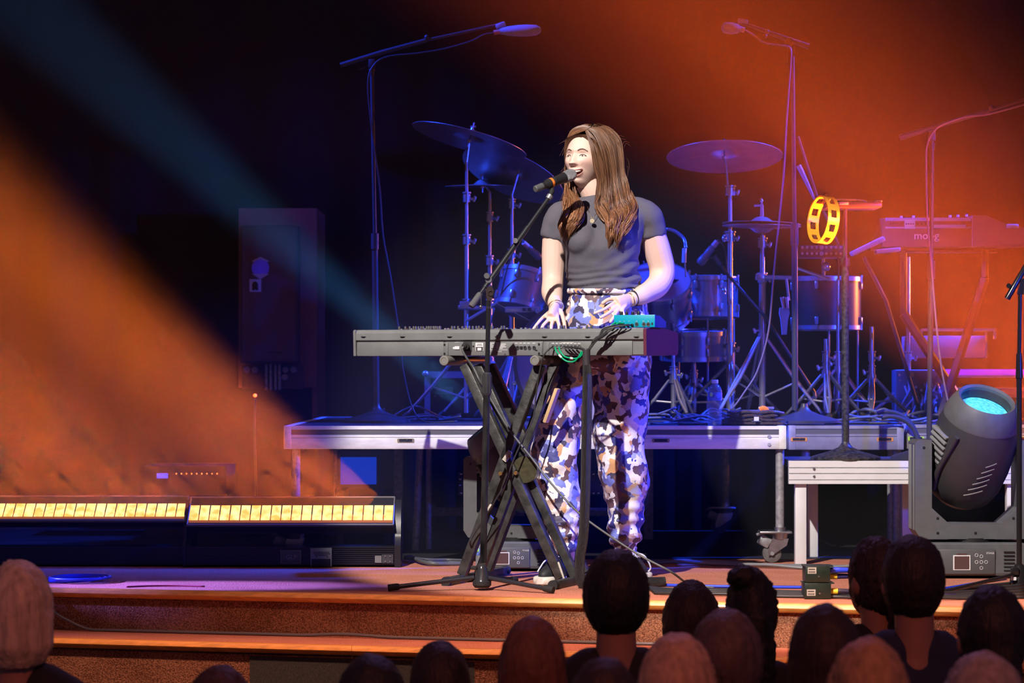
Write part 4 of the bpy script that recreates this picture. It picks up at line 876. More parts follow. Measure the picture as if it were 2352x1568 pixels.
for i in range(46): 
    q = P(rp.uniform(2062, 2166), rp.uniform(855, 950), 12.29); r_ = rp.uniform(.004, .010); b.cyl(q, q+V(0, -.02, 0), r_, r_*.8, 10)
b.build('sockets', chr2, pc)
b = MB()
for i in range(16):
    q = P(rp.uniform(2066, 2160), rp.uniform(870, 925), 12.25); b.tube([q, q+V(rp.uniform(-.02, .02), -.02, -.04), q+V(rp.uniform(-.03, .03), 0, -.09)], .006, 6)
b.build('plugs', mat('pale_plugs', (.4, .42, .5), .4), pc)
# amber lit wooden brace and case left of the drums
ca_ = thing('flight_case', P(1010, 900, 12.6), 'open grey road case behind the leftmost cymbal stand legs', 'case')
cm = mat('worn_grey_case', (.20, .15, .17), .7)
b = MB(); b.span(V(XX(975, 12.5), 12.5, RZ), P(988, 866, 12.5)+V(0, .4, 0)); b.span(P(975, 868, 12.5), P(1210, 853, 12.5)+V(0, .4, 0)); b.span(V(XX(1196, 12.5), 12.5, RZ), P(1210, 866, 12.5)+V(0, .4, 0)); b.build('frame', cm, ca_)
b = MB(); b.span(V(XX(988, 12.6), 12.6, RZ), P(1196, 868, 12.6)+V(0, .2, 0)); b.build('interior', mat('case_interior', (.03, .03, .045), .7), ca_)
b = MB(); b.ball(P(977, 858, 12.49), .016, 12)
for i in range(8): b.ball(P(985+i*14, 910, 12.58), .006, 6)
b.build('corner_balls', chr2, ca_)
b = MB(); b.span(P(1000, 905, 12.58), P(1040, 888, 12.58)+V(0, .02, 0)); b.build('badge', cm, ca_)
# ---------------------------------------------------------------- keyboard, angled 22 degrees
KA = math.radians(22); KU = V(math.cos(KA), -math.sin(KA), 0); KV = V(math.sin(KA), math.cos(KA), 0)
KR = P(1478, 753, 9.55)                        # near right upper corner of the rear panel
KL = (KR.x-XX(818, 10.0))/KU.x                 # length
KO = KR-KU*KL                                  # left upper corner
kt = KO.z; kd = 0.30; kh = 0.100
KM = Matrix((KU, KV, V(0, 0, 1))).transposed().to_4x4(); KM.translation = KO
grey_case = mat('grey_painted_case', (0.175, 0.182, 0.182), 0.5, noise_amt=0.12, scale=16, bump=0.04, bscale=120)
kb = thing('keyboard', KM @ V(KL/2, kd/2, -kh), 'long stage keyboard seen from behind, grey back panel and plum end cheek', 'keyboard')
b = MB(); b.M = KM; L = KL
prof = [(0.0, -0.014), (0.010, -0.002), (0.022, 0.0), (0.12, -0.002), (kd, -.030), (kd, -kh+.01), (kd-.01, -kh), (0.014, -kh), (0.010, -kh+.004), (0.010, -.046), (0.0, -.040)]
b.rings([[(x, p, z) for p, z in prof] for x in (0.0, L)]); b.build('body', grey_case, kb)
def KP(px, py, d=0.0):
    """point on the back panel (local y = d) seen at picture (px, py)"""
    k = (px-1176)/F; x0 = KO.x; y0 = KO.y; # KO + u*KU + d*KV
    ox, oy = x0+d*KV.x, y0+d*KV.y; u = (k*oy-ox)/(KU.x-k*KU.y); Y = oy+u*KU.y
    return V(u, d, H+(HOR-py)/F*Y-KO.z)
b = MB(); b.M = KM
b.span((0.004, .003, -kh), (KP(1018, 0).x, .0115, -.047), .001); b.build('back_panel_blank', grey_case, kb)
ua, ub = KP(1022, 0).x, KP(1246, 0).x
b = MB(); b.M = KM; b.span((ua, .0055, -kh+.001), (ub, .012, -.047), .001); pn = b.build('back_panel', mat('mid_grey_panel', (0.17, 0.175, 0.175), 0.5), kb)
b = MB(); b.M = KM; b.span((KP(1248, 0).x, .004, -kh+.001), (L-.045, .012, -.047), .001); pn2 = b.build('socket_panel', grey_case, kb)
b = MB(); b.M = KM
for px in (835, 925, 1033, 1143, 1251, 1350, 1462):
    p = KP(px, 770); b.rings([[(p.x+dx, y, p.z+dz) for dx, dz in q] for y, q in ((.004, ((-.016, -.006), (.016, -.006), (.010, .006), (-.010, .006))), (-.008, ((-.005, -.004), (.005, -.004), (.003, .001), (-.003, .001))))])
b.build('foot_lugs', grey_case, kb)
b = MB(); b.M = KM
for px in (1024, 1240, 1256):
    b.span((KP(px, 0).x-.010, .001, -kh+.002), (KP(px, 0).x+.008, .012, -.050), .001)
b.build('end_brackets', mat('bracket_grey', (0.16, 0.165, 0.165), 0.5), kb)
b = MB(); b.M = KM
for px in (1021, 1238):
    for z in (-.058, -.092): b.cyl((KP(px, 0).x, .002, z), (KP(px, 0).x, -.001, z), 0.004, None, 10)
for px in (1086,): b.cyl((KP(px, 0).x, .006, -.064), (KP(px, 0).x, .003, -.064), 0.003, None, 10)
b.build('screws', black, kb)
# plum end cheeks
plum = mat('plum_end_cheek', (0.13, 0.022, 0.05), 0.45, noise_amt=0.2, scale=30)
for x0_, x1_ in ((L, L+.012), (-.010, 0.0)):
    b = MB(); m = KM @ Matrix(((0, 1, 0, 0), (1, 0, 0, 0), (0, 0, 1, 0), (0, 0, 0, 1)))
    b.M = KM; sil = [(-.004, -.006), (.004, .0), (.20, .001), (kd+.06, -.012), (kd+.07, -.04), (kd+.065, -kh+.012), (kd+.05, -kh+.002), (.0, -kh)]
    b.rings([[(x, p, z) for p, z in sil] for x in (x0_, x1_)]); b.build('end_cheek', plum if x0_ > 0 else grey_case, kb)
# keybed (playing side)
b = MB(); b.M = KM; b.span((.03, kd-.005, -.06), (L-.03, kd+.055, -.030), .002); kbd = b.build('key_bed', mat('white_keys', (0.7, 0.7, 0.68), 0.35), kb)
b = MB(); b.M = KM
for i in range(52):
    if i % 7 in (2, 6): continue
    x = .03+(L-.06)*(i+1)/52; b.span((x-.005, kd-.006, -.034), (x+.005, kd+.03, -.020), .001)
b.build('black_keys', black, kb)
# knobs, buttons standing on the top
knobm = mat('dark_knob', (0.07, 0.068, 0.068), 0.5); 
kx = [917, 931, 941, 950, 955, 961, 967, 972, 985, 996, 1000, 1010, 1038, 1044, 1052, 1062, 1071, 1078, 1086, 1094, 1100, 1110, 1130, 1152, 1158, 1234, 1260, 1288, 1296, 1330, 1348, 1358, 980, 990, 1004]
for px in kx:
    yy = 0.05+0.03*((px*7) % 5)/4; p = KP(px, 753, yy); hh = 0.013+0.004*((px*3) % 3)/2; r_ = .0042 if px not in (985, 996, 1010, 1130) else .0055
    b = MB(); b.M = KM; b.lathe([(r_*1.15, -.002), (r_*1.1, .003), (r_, hh-.002), (r_*.8, hh)], Matrix.Translation((p.x, yy, 0.0)), 12); b.build('knob', knobm, kb)
b = MB(); b.M = KM
for i in range(46):
    x = .16+.60*i/46+.004*math.sin(i*5); b.span((x, .06+.02*(i % 3), -.002), (x+.007, .07+.02*(i % 3), .0035+.002*(i % 2)))
b.build('buttons', mat('grey_buttons', (0.22, 0.21, 0.21), 0.5), kb)
# back panel print, sockets, power inlet
bm_ = Euler((PI/2, 0, 0)).to_matrix().to_4x4()
def ktext(t, px, py, size, b, d=.0045): p = KP(px, py, d); b.text(t, Matrix.Translation((p.x, d, p.z)) @ bm_, size, 0.0004)
def krect(b, px0, py0, px1, py1, y0, y1):
    a = KP(px0, py1, y0); c = KP(px1, py0, y0); b.span((a.x, y0, a.z), (c.x, y1, c.z))
b = MB(); b.M = KM; krect(b, 1092, 806, 1110, 787, .0035, .006); krect(b, 1044, 802, 1055, 795, .002, .006); b.build('white_labels', white, pn)
b = MB(); b.M = KM
krect(b, 1093, 805.5, 1109, 796.5, .003, .0034); krect(b, 1094.5, 793, 1108, 792, .003, .0034); krect(b, 1096, 790.5, 1106, 789.8, .003, .0034)
b.build('label_print', darkgrey, pn)
b = MB(); b.M = KM
krect(b, 1096.5, 804.5, 1105.5, 798.5, .0025, .003)
ktext('POWER', 1050, 787.5, .0050, b)
for i, (x0_, x1_) in enumerate(((1124, 1135), (1124, 1131), (1124, 1135), (1124, 1137), (1124, 1128))): krect(b, x0_, 788.5+i*3.2, x1_, 787.2+i*3.2, .0045, .005)
for i, (x0_, x1_) in enumerate(((1139, 1148), (1139, 1162), (1139, 1160), (1139, 1162), (1139, 1155))): krect(b, x0_, 787.5+i*3.2, x1_, 786+i*3.2, .0045, .005)
krect(b, 1116, 803.5, 1165, 802.8, .0045, .005)
ktext('CE', 1130, 808.5, .009, b); ktext('nord', 1148, 808.5, .0075, b)
p = KP(1142, 806); b.torus(Matrix.Translation((p.x, .0045, p.z)) @ bm_, .0026, .0008, 14, 4)
for px in (1186, 1196, 1205, 1214, 1226): krect(b, px-3, 788.8, px+3, 787.4, .0045, .005)
p = KP(1041, 799); b.cyl((p.x, .006, p.z), (p.x, .0045, p.z), .004, None, 14)
b.build('print', white, pn)
b = MB(); b.M = KM
for px, r_, m_ in ((1188, .0075, 1), (1205, .0075, 1), (1215, .0075, 0), (1226, .0075, 0)):
    p = KP(px, 798); b.torus(Matrix.Translation((p.x, .003, p.z)) @ bm_, r_*.8, r_*.22, 20, 6)
b.build('socket_rings', steel, pn)
b = MB(); b.M = KM
for px in (1188, 1205, 1215, 1226): p = KP(px, 798); b.cyl((p.x, .006, p.z), (p.x, .002, p.z), .0045, None, 14)
krect(b, 1194, 801, 1200, 795, .002, .006); krect(b, 1229, 805, 1234, 803, .003, .006)
b.build('socket_holes', black, pn)
b = MB(); b.M = KM
for i, px in enumerate((1270, 1279, 1288, 1296, 1304, 1312, 1321, 1330)): krect(b, px-3, 789+.05*i, px+3, 787.4+.05*i, .003, .004)
krect(b, 1290, 787, 1318, 786, .003, .004)
b.build('print', white, pn2)
for px in (1270, 1279, 1288, 1296, 1304, 1312, 1321, 1330):
    b = MB(); b.M = KM; p = KP(px, 796); b.torus(Matrix.Translation((p.x, .002, p.z)) @ bm_, .0055, .0016, 18, 6); so_ = b.build('jack_socket', steel, pn2)
# power plug
b = MB(); b.M = KM; krect(b, 1064, 806, 1083, 784, .0015, .006); b.build('power_inlet', darkgrey, pn)
# ---------------------------------------------------------------- keyboard stand: two steel X frames and arms
st = thing('keyboard_stand', KM @ V(L*.45, .15, -kh), 'worn black double braced steel X stand under the keyboard', 'keyboard stand')
LOCS[st.name].z = 0; st.location.z = 0
def bar(b, a, c, w_=0.036, d_=0.036, roll=None):
    a, c = Vector(a), Vector(c); z = (c-a).normalized(); ref = Vector(roll or KV); y = (ref-z*ref.dot(z)).normalized(); x = y.cross(z)
    m = Matrix((x, y, z)).transposed().to_4x4(); m.translation = (a+c)/2
    o = b.M; b.M = m; b.box((0, 0, 0), (w_, d_, (c-a).length), None, 0.003); b.M = o
def ground(px, py):
    Y = F*H/(py-HOR); return V(XX(px, Y), Y, 0)
# arms under the keyboard, end caps to the house
def plane_pt(px, py, d):
    k = (px-1176)/F; o2 = KO+KV*d; u = (k*o2.y-o2.x)/(KU.x-k*KU.y); q = o2+KU*u; return V(q.x, q.y, H+(HOR-py)/F*q.y)
armz = kt-kh-.018
for px in (1020, 1228):
    q = plane_pt(px, 823, -.035); q.z = armz
    b = MB(); b.tube([q+KV*.03, q+KV*.40], 0.0165, 18); ar = b.build('support_arm', wornblack, st)
    b = MB(); zf = zframe(q, -KV); b.lathe([(.0175, -.15), (.0185, -.03), (.0195, -.004), (.018, .002), (.012, .003), (.0115, .001), (.0004, .001)], zf, 24, False); b.build('end_cap', mat('grey_rubber_cap', (0.20, 0.195, 0.18), 0.6), ar)
dF, dB = 0.02, 0.27
def X(d, lab):
    # endpoints given for the front frame as pixels, shifted back by d
    b_ = []
    for (p0, p1) in (((1068, 838), (1290, 1345)), ((1240, 838), (1062, 1337))):
        a = plane_pt(*p0, dF); c = plane_pt(*p1, dF); a.z = armz-.016; c.z = 0.03
        sh_ = KV*(d-dF); b = MB(); bar(b, a+sh_, c+sh_); b_.append(b.build('cross_leg', wornblack, st))
    return b_
X(dF, 'front'); X(dB, 'rear')
for (p0, p1) in (((1098, 838), (1322, 1345)), ((1275, 838), (1100, 1337))):
    a = plane_pt(*p0, dF+.05); c = plane_pt(*p1, dF+.05); a.z = armz-.016; c.z = 0.03; b = MB(); bar(b, a, c, .032, .03); b.build('cross_leg', wornblack, st)
# floor bars along depth at both feet
for (px, py, ln) in ((1062, 1345, 0), (1305, 1352, 0)):
    c = plane_pt(px, py, dF); c.z = .015
    b = MB(); bar(b, c-KV*.14-V(0, 0, 0), c+KV*.42, .030, .030, (0, 0, 1)); fb = b.build('floor_bar', wornblack, st)
    b = MB()
    for q in (-.15, .43): b.cyl(c+KV*(q-.012), c+KV*(q+.012), .019, None, 16)
    b.build('bar_cap', rubber, fb)
# centre pivot gear and bolts
cen = plane_pt(1176, 1085, dF-.028)
b = MB(); b.cyl(plane_pt(1205, 1078, dF+.0), plane_pt(1205, 1078, dF+.0)+KV*.03, .050, None, 30); b.build('locking_gear', mat('brassy_disc', (0.13, 0.12, 0.07), 0.35, 0.6, noise_amt=.3, scale=60), st)
b = MB()
for px, py, r_ in ((1151, 1087, .008), (1186, 1086, .008), (1172, 1048, .006)):
    q = plane_pt(px, py, -.002); b.cyl(q, q-KV*.010, r_, None, 6)
b.build('pivot_bolt', mat('brass_bolt', (0.5, 0.28, 0.10), 0.35, 0.8), st)
b = MB()
for (a, c, w_) in (((1158, 1058), (1172, 1036), .020), ((1121, 1172), (1129, 1158), .014)):
    q0 = plane_pt(*a, -.004); q1 = plane_pt(*c, -.004); bar(b, q0, q1, w_, .0015)
q0 = plane_pt(1296, 1330, -.0); q1 = plane_pt(1282, 1290, -.0); bar(b, q0, q1, .007, .003)
b.build('tape_label', mat('cream_tape', (0.62, 0.58, 0.50), 0.7, noise_amt=.2, scale=80), st)
b = MB(); q0 = plane_pt(1253, 970, dF+.03); q1 = plane_pt(1281, 892, dF+.03); bar(b, q0, q1, .014, .034); b.build('wooden_shim', mat('pale_wood_strip', (0.62, 0.42, 0.22), 0.6), st)
# ---------------------------------------------------------------- teal drum machine on the right end
TM = KM.copy(); TM = TM @ Matrix.Translation((KP(1410, 740, .03).x, .03, .0035))
tw = KP(1504, 740, .03).x-KP(1410, 740, .03).x
teal = mat('teal_metal', (0.0, 0.36, 0.52), 0.4, noise_amt=0.04, scale=30)
db = thing('synth_module', TM @ V(tw/2, .06, 0), 'small teal desktop synth box with black knobs on the keyboard end', 'synth module')
b = MB(); b.M = TM; b.span((0, 0, 0), (tw, .003, .045), .001); b.span((0, .001, .043), (tw, .012, .0455), .001); b.build('rear_panel', teal, db)
b = MB(); b.M = TM; b.rings([[(x, p, z) for p, z in ((.002, 0), (.13, 0), (.13, .022), (.06, .043), (.002, .043))] for x in (.001, tw-.0005)]); b.build('case', mat('deep_blue_case', (0.0, 0.10, 0.26), 0.4), db)
def TP(px, py, d=0.0): p = KP(px, py, .03+d); o = KP(1410, 740, .03).x; return V(p.x-o, d, p.z-.0035)
for px, r_, hh in ((1427, .0062, .016), (1439.5, .0052, .016), (1453, .0052, .016), (1467, .0068, .016)):
    p = TP(px, 735, .03); b = MB(); b.M = TM; b.lathe([(r_, 0), (r_*1.05, .002), (r_, hh-.002), (r_*.85, hh)], Matrix.Translation((p.x, .03, .043)), 18); b.build('knob', black, db)
b = MB(); b.M = TM
for px in (1475, 1479): p = TP(px, 732, .04); b.box((p.x, .04, .0455), (.005, .005, .006))
b.build('button', white, db)
b = MB(); b.M = TM
for px in (1462.5, 1479, 1489):
    p = TP(px, 744.5); b.torus(Matrix.Translation((p.x, -.001, p.z)) @ bm_, .0062, .0016, 20, 6)
b.build('socket_ring', steel, db)
b = MB(); b.M = TM
for px in (1479, 1489): p = TP(px, 744.5); b.cyl((p.x, 0, p.z), (p.x, -.001, p.z), .0052, None, 16)
p = TP(1462.5, 744.5); b.cyl((p.x, 0, p.z), (p.x, -.001, p.z), .004, None, 12)
p = TP(1498, 743); b.box((p.x, 0, p.z), (.006, .003, .008))
for px in (1433, 1443, 1453, 1425): p = TP(px, 746); b.cyl((p.x, 0, p.z), (p.x, -.014, p.z-.001), .0048, None, 12)
b.build('socket', mat('socket_dark', (0.03, 0.035, 0.04), 0.4), db)
b = MB(); b.M = TM
for t_, px in (('OUT', 1424), ('IN', 1434), ('CV', 1445), ('CLK', 1462), ('OUT', 1478), ('IN', 1489)): p = TP(px, 738.5); b.text(t_, Matrix.Translation((p.x, -.0005, p.z)) @ bm_, .0042, 0.0003)
b.build('print', white, db)
# ---------------------------------------------------------------- cables around the keyboard
def cable(pts, r, mt, label, name='cable', group=None, n=8, seg=8, kind=None):
    b = MB(); b.tube(catmull(pts, n), r, seg); o = b.build(name, mt, None, 180); tag(o, label, 'cable', group); return o
green = mat('green_cable', (0.0, 0.38, 0.16), 0.4)
def KW(px, py, d=0.0): return KM @ KP(px, py, d)
for i, (a, c, dip) in enumerate(((1275, 1330, 829), (1284, 1334, 822))):
    cc = [KW(a, 797, -.012), KW(a+2, 805, -.035), KW(a+12, 818, -.045), KW(a+26, dip, -.05), KW(c-12, dip+1, -.05), KW(c, 818, -.055), KW(c+6, 806, -.055)]
    o = cable(cc, .0032, green, ('green patch cable drooping lowest under the keyboard sockets', 'green patch cable looping just above the lowest green one')[i], 'patch_cable')
    b = MB(); p = catmull(cc, 8); k = 14+i*10; b.tube(p[k:k+5], .0040, 8); b.build('tape_marker', white, o)
for i, (px, py) in enumerate(((1433, 746), (1443, 746), (1453, 746), (1425, 745))):
    st0 = TM @ (TP(px, py)+V(0, -.014, 0)); s_ = i*3
    pts = [st0, KW(px-14, 747, -.02), KW(1404-s_*2, 757-i, -.04), KW(1386-s_, 770, -.045), KW(1368-s_*.6, 785, -.05), KW(1352-s_*.3, 806, -.052)]
    o = cable(pts, .0030, cablemat, 'thin black lead curving from the teal box down to the cable sleeve', 'patch_lead', 'black leads from the teal box')
    p = catmull(pts, 8); b = MB(); k = 20+i*2; b.tube(p[k:k+9], [.0045, .006, .006, .006, .006, .006, .006, .005, .003], 8); b.build('plug_sleeve', rubber, o)
for i, px in enumerate((1421, 1412)):
    b = MB(); b.tube(catmull([TM @ (TP(px+14, 743)+V(0, -.010, 0)), KW(px, 742, .0), KW(px-6, 746, -.01), KW(px-10, 751, -.015)], 6), .0034, 8)
    tag(b.build('patch_cable', green, None, 180), ('short green plug end entering the teal box, right of the pair', 'short green plug end entering the teal box, left of the pair')[i], 'cable')
for i, px in enumerate((1296, 1304, 1312, 1321)):
    pts = [KW(px, 796, -.010), KW(px+10, 797+i, -.030), KW(1338, 800+i, -.045), KW(1346, 812, -.050)]
    cable(pts, .0030, cablemat, 'black lead plugged into the keyboard back and running into the sleeve', 'patch_lead', 'black leads from keyboard sockets')
# braided sleeve hanging to the floor
sleeve = mat('braided_sleeve', (0.022, 0.021, 0.022), 0.5, spec=0.8, noise_amt=1.0, scale=60, bump=0.8, bscale=240, aniso=(5, 5, 0.5))
px_ = [(1347, 800), (1347, 830), (1349, 870), (1348, 960), (1346, 1050), (1344, 1150), (1340, 1230), (1332, 1285), (1336, 1330)]
pts = []
for i, (px, py) in enumerate(px_): pts.append(plane_pt(px, py, -.055))
pts[-1].z = .02; pts.append(V(pts[-1].x+.06, pts[-1].y+.03, .018)); pts.append(V(pts[-1].x+.25, pts[-1].y+.05, .018))
c_ = catmull(pts, 10); rr = [lerp(.013, .0185, smooth(8, 22, i)) for i in range(len(c_))] if 'smooth' in globals() else [.017]*len(c_)
b = MB(); b.tube(c_, [.0125+.006*min(1, max(0, (i-8)/14)) for i in range(len(c_))], 16); o = b.build('cable_sleeve', sleeve, None, 180); tag(o, 'thick black braided cable sleeve hanging from the keyboard to the floor', 'cable sleeve')
b = MB(); b.tube(c_[:16], [.0145]*16, 14); b.build('tape_wrap', mat('black_tape', (0.045, 0.04, 0.045), 0.45), o, 180)
# power lead and long thin cable
b = MB(); p0 = KW(1072, 793, .0); b.tube([KW(1070, 795, .004), KW(1070, 795, -.03)], [.014, .011], 10); b.ball(KW(1067, 794, -.03), .011, 10)
pl = b.build('power_plug', rubber, None, 60); tag(pl, 'black right angled power plug in the back of the keyboard', 'plug')
cable([KW(1066, 794, -.035), KW(1062, 803, -.04), KW(1072, 822, -.035), plane_pt(1088, 845, -.02), plane_pt(1101, 872, -.03), plane_pt(1121, 905, .0), plane_pt(1150, 955, .0), plane_pt(1180, 1000, .0), plane_pt(1220, 1050, -.01), plane_pt(1262, 1105, -.03), plane_pt(1330, 1178, -.05), plane_pt(1400, 1230, -.05), plane_pt(1470, 1275, -.05), plane_pt(1540, 1312, -.05), V(XX(1582, 9.55), 9.55, .02), V(XX(1640, 9.5), 9.5, .008)], .0042, greycable, 'grey power lead falling behind the stand and sweeping right to the floor', 'power_cable')
cable([KW(1270, 796, -.01), KW(1262, 801, -.03), plane_pt(1250, 815, -.04), plane_pt(1240, 850, -.03), plane_pt(1232, 900, -.02), plane_pt(1224, 960, -.02), plane_pt(1200, 1010, -.03), plane_pt(1178, 1060, -.035), plane_pt(1160, 1110, -.035), plane_pt(1140, 1145, -.035), plane_pt(1090, 1225, -.02), plane_pt(1080, 1245, -.02), plane_pt(1085, 1262, .03)], .0030, cablemat, 'thin black lead snaking from the first socket down the stand legs', 'lead')

# ---------------------------------------------------------------- the singer's boom stand and microphone
MY = 9.50
ms = thing('microphone_stand', (XX(1108, MY), MY, 0), 'black tripod boom stand holding the microphone in front of the keyboard', 'microphone stand')
px0 = XX(1110, MY)
cx = lambda py: XX(1110+12*(1300-py)/600, MY)      # the pole leans slightly to the right
b = MB(); b.tube([V(cx(1310), MY, .10), V(cx(905), MY, ZZ(905, MY))], .0125, 18); b.build('lower_tube', mat('worn_black_tube', (0.035, 0.033, 0.033), 0.3, 0.3, noise_amt=0.9, scale=30, aniso=(1, 1, .3)), ms)
b = MB(); b.tube([V(cx(905), MY, ZZ(905, MY)), V(cx(690), MY, ZZ(690, MY))], .0085, 16); b.build('upper_tube', mat('gloss_black_tube', (0.03, 0.03, 0.033), 0.18, 0.4), ms)
b = MB(); za, zb2 = ZZ(908, MY), ZZ(855, MY); b.tube([V(cx(908), MY, za), V(cx(904), MY, za+.004), V(cx(858), MY, zb2-.004), V(cx(855), MY, zb2)], [.0135, .0160, .0155, .012], 14)
for k in range(8):
    a = 2*PI*k/8; b.tube([V(cx(902)+.0158*math.cos(a), MY+.0158*math.sin(a), za+.008), V(cx(862)+.0158*math.cos(a), MY+.0158*math.sin(a), zb2-.008)], .0022, 5)
b.build('height_clutch', darkgrey, ms)
b = MB(); b.cyl(V(cx(706), MY, ZZ(709, MY)), V(cx(702), MY, ZZ(704, MY)), .0098, None, 16); b.build('silver_ring', chrome, ms)
hubc = V(XX(1107, MY), MY, 0)
b = MB(); zl = lambda py: ZZ(py, MY)
b.lathe([(.012, zl(1296)), (.016, zl(1298)), (.020, zl(1306)), (.028, zl(1330)), (.031, zl(1334))], Matrix.Translation(V(hubc.x, MY, 0)), 28); b.build('hub_cone', mat('gloss_black_hub', (0.03, 0.03, 0.035), 0.2), ms)
b = MB(); b.lathe([(.030, zl(1333)), (.034, zl(1334)), (.034, zl(1343)), (.026, zl(1349))], Matrix.Translation(V(hubc.x, MY, 0)), 12)
b.box((hubc.x-.03, MY-.01, zl(1303)), (.022, .02, .014), None, .003); b.build('leg_bracket', rubber, ms)
for (gx, gy, ex) in ((895, 1358, 0), (1268, 1363, 0), (1098+100, 1343, 0)):
    g0 = ground(gx, gy) if gx != 1198 else V(hubc.x+.12, MY+.30, 0); g0.z = .014
    s0 = V(hubc.x, MY, .050); s0 = s0+(g0-s0).normalized()*.03
    b = MB(); b.tube([s0, g0], .0085, 14); lg = b.build('leg', mat('blue_black_tube', (0.035, 0.035, 0.045), 0.28, 0.3), ms)
    b = MB(); d = (g0-s0).normalized(); b.tube([g0-d*.035, g0-d*.028, g0+d*.006], [.0105, .0125, .0125], 14); b.build('rubber_foot', rubber, lg)
# boom
bA, bB = P(1082, 704, 9.55), P(1262, 452, 9.72)
bd = (bB-bA).normalized()
b = MB(); b.tube([bA+bd*.03, bB], .0072, 14); b.build('boom_arm', mat('boom_tube', (0.06, 0.062, 0.07), 0.25, 0.6), ms)
b = MB(); b.tube([bA+bd*.09, bA.lerp(bB, .72)], .0095, 14); b.build('boom_sleeve', mat('boom_outer', (0.035, 0.036, 0.04), 0.3, 0.4), ms)
b = MB(); b.tube([bA, bA+bd*.006, bA+bd*.055, bA+bd*.062], [.010, .0125, .0120, .010], 14); b.build('counter_grip', mat('grey_foam_grip', (0.10, 0.10, 0.105), 0.8, bump=.4, bscale=200), ms)
b = MB(); q = P(1122, 642, 9.53); b.cyl(q+V(0, -.02, 0), q+V(0, .02, 0), .012, None, 16); b.cyl(P(1118, 633, 9.50), P(1118, 633, 9.52), .0105, None, 16); b.build('clamp_knob', steel, ms)
b = MB()
b.prism([(XX(1118, MY), ZZ(690, MY)), (XX(1128, MY), ZZ(690, MY)), (XX(1135, MY), ZZ(668, MY)), (XX(1128, MY), ZZ(655, MY)), (XX(1115, MY), ZZ(664, MY))], Matrix.Translation((0, MY-.006, 0)), .012)
b.torus(Matrix.Translation(P(1127, 673, MY-.007)) @ bm_, .009, .003, 18, 6); b.build('boom_bracket', mat('brownish_bracket', (0.05, 0.035, 0.035), 0.35, .4), ms)
b = MB(); b.tube([P(1105, 670, MY), P(1105, 700, MY)], .002, 6); b.ball(P(1104, 704, MY), .006, 10); b.build('lever', steel, ms)
b = MB(); q = P(1186, 553, 9.64); b.cyl(q+V(-.004, -.02, 0), q+V(-.004, .006, 0), .0095, None, 14); b.build('extension_knob', steel, ms)
b = MB(); b.tube([bB-bd*.01, bB+bd*.006], [.0105, .0125], 14); b.build('end_collar', mat('grey_collar', (.3, .3, .32), .4, .5), ms)
# clip
mA, mB = P(1230, 434, 9.70), P(1300, 406, 9.79); md = (mB-mA).normalized()
b = MB(); b.tube([bB+bd*.004, P(1268, 440, 9.735), mA.lerp(mB, .52)+V(0, 0, -.012)], [.007, .010, .008], 10); b.tube([mA.lerp(mB, .36), mA.lerp(mB, .60)], .0185, 16); b.build('microphone_clip', rubber, ms)
mic = thing('microphone', mA, 'black handheld vocal microphone with orange ring at the singer mouth', 'microphone')
LM = (mB-mA).length; zf = zframe(mA, md)
b = MB(); b.lathe([(.010, 0), (.0125, .004), (.0130, .035), (.0135, .05), (.0165, .055), (.0175, LM-.055), (.0185, LM-.03), (.020, LM-.018), (.0215, LM-.010)], zf, 28); b.build('handle', mat('satin_black', (.02, .02, .022), .3), mic)
b = MB(); b.lathe([(.0105, -.0025), (.0128, .0), (.0134, .030), (.0134, .034)], zf, 28); b.build('transmitter_cap', mat('grey_end_cap', (.10, .105, .11), .4), mic)
b = MB(); b.lathe([(.0178, .072), (.0186, .074), (.0186, .083), (.0178, .085)], zf, 28, False); b.build('orange_ring', mat('orange_ring', (.9, .22, .03), .5), mic)
grille = mat('silver_mesh', (.5, .52, .55), .45, .6, bump=1.0, bscale=420)
b = MB(); b.lathe([(.0190, LM-.012), (.0212, LM-.008), (.0222, LM-.004), (.0222, LM-.001), (.0215, LM+.002), (.0225, LM+.006), (.0238, LM+.016), (.0232, LM+.027), (.0195, LM+.037), (.014, LM+.0435), (.005, LM+.046), (.0003, LM+.0463)], zf, 32); b.build('grille', grille, mic, 60)
# ---------------------------------------------------------------- cables that need the helper above
cable([P(1134, 75, 11.53), P(1110, 80, 11.53), P(1080, 95, 11.53), P(1020, 112, 11.53), P(960, 122, 11.53), P(890, 130, 11.53), P(858, 150, 11.52), P(845, 190, 11.52), P(852, 280, 11.52), P(872, 430, 11.52), P(880, 540, 11.51), P(898, 640, 11.51), P(920, 790, 11.51), P(926, 850, 11.51), P(945, 930, 11.51), V(XX(975, 11.5), 11.49, RZ+.006), V(XX(1050, 11.5), 11.5, RZ+.006)], .0034, cablemat, 'thin cable hanging from the left overhead boom down to the riser')
cable(RC, .0038, mat('violet_grey_cable', (.16, .13, .18), .5), 'cable hanging from the right overhead microphone down past the hi-hat')
cable(YC, .0042, MAT['violet_grey_cable'], 'cable running down the boom stand at the right edge beside the synthesizer')
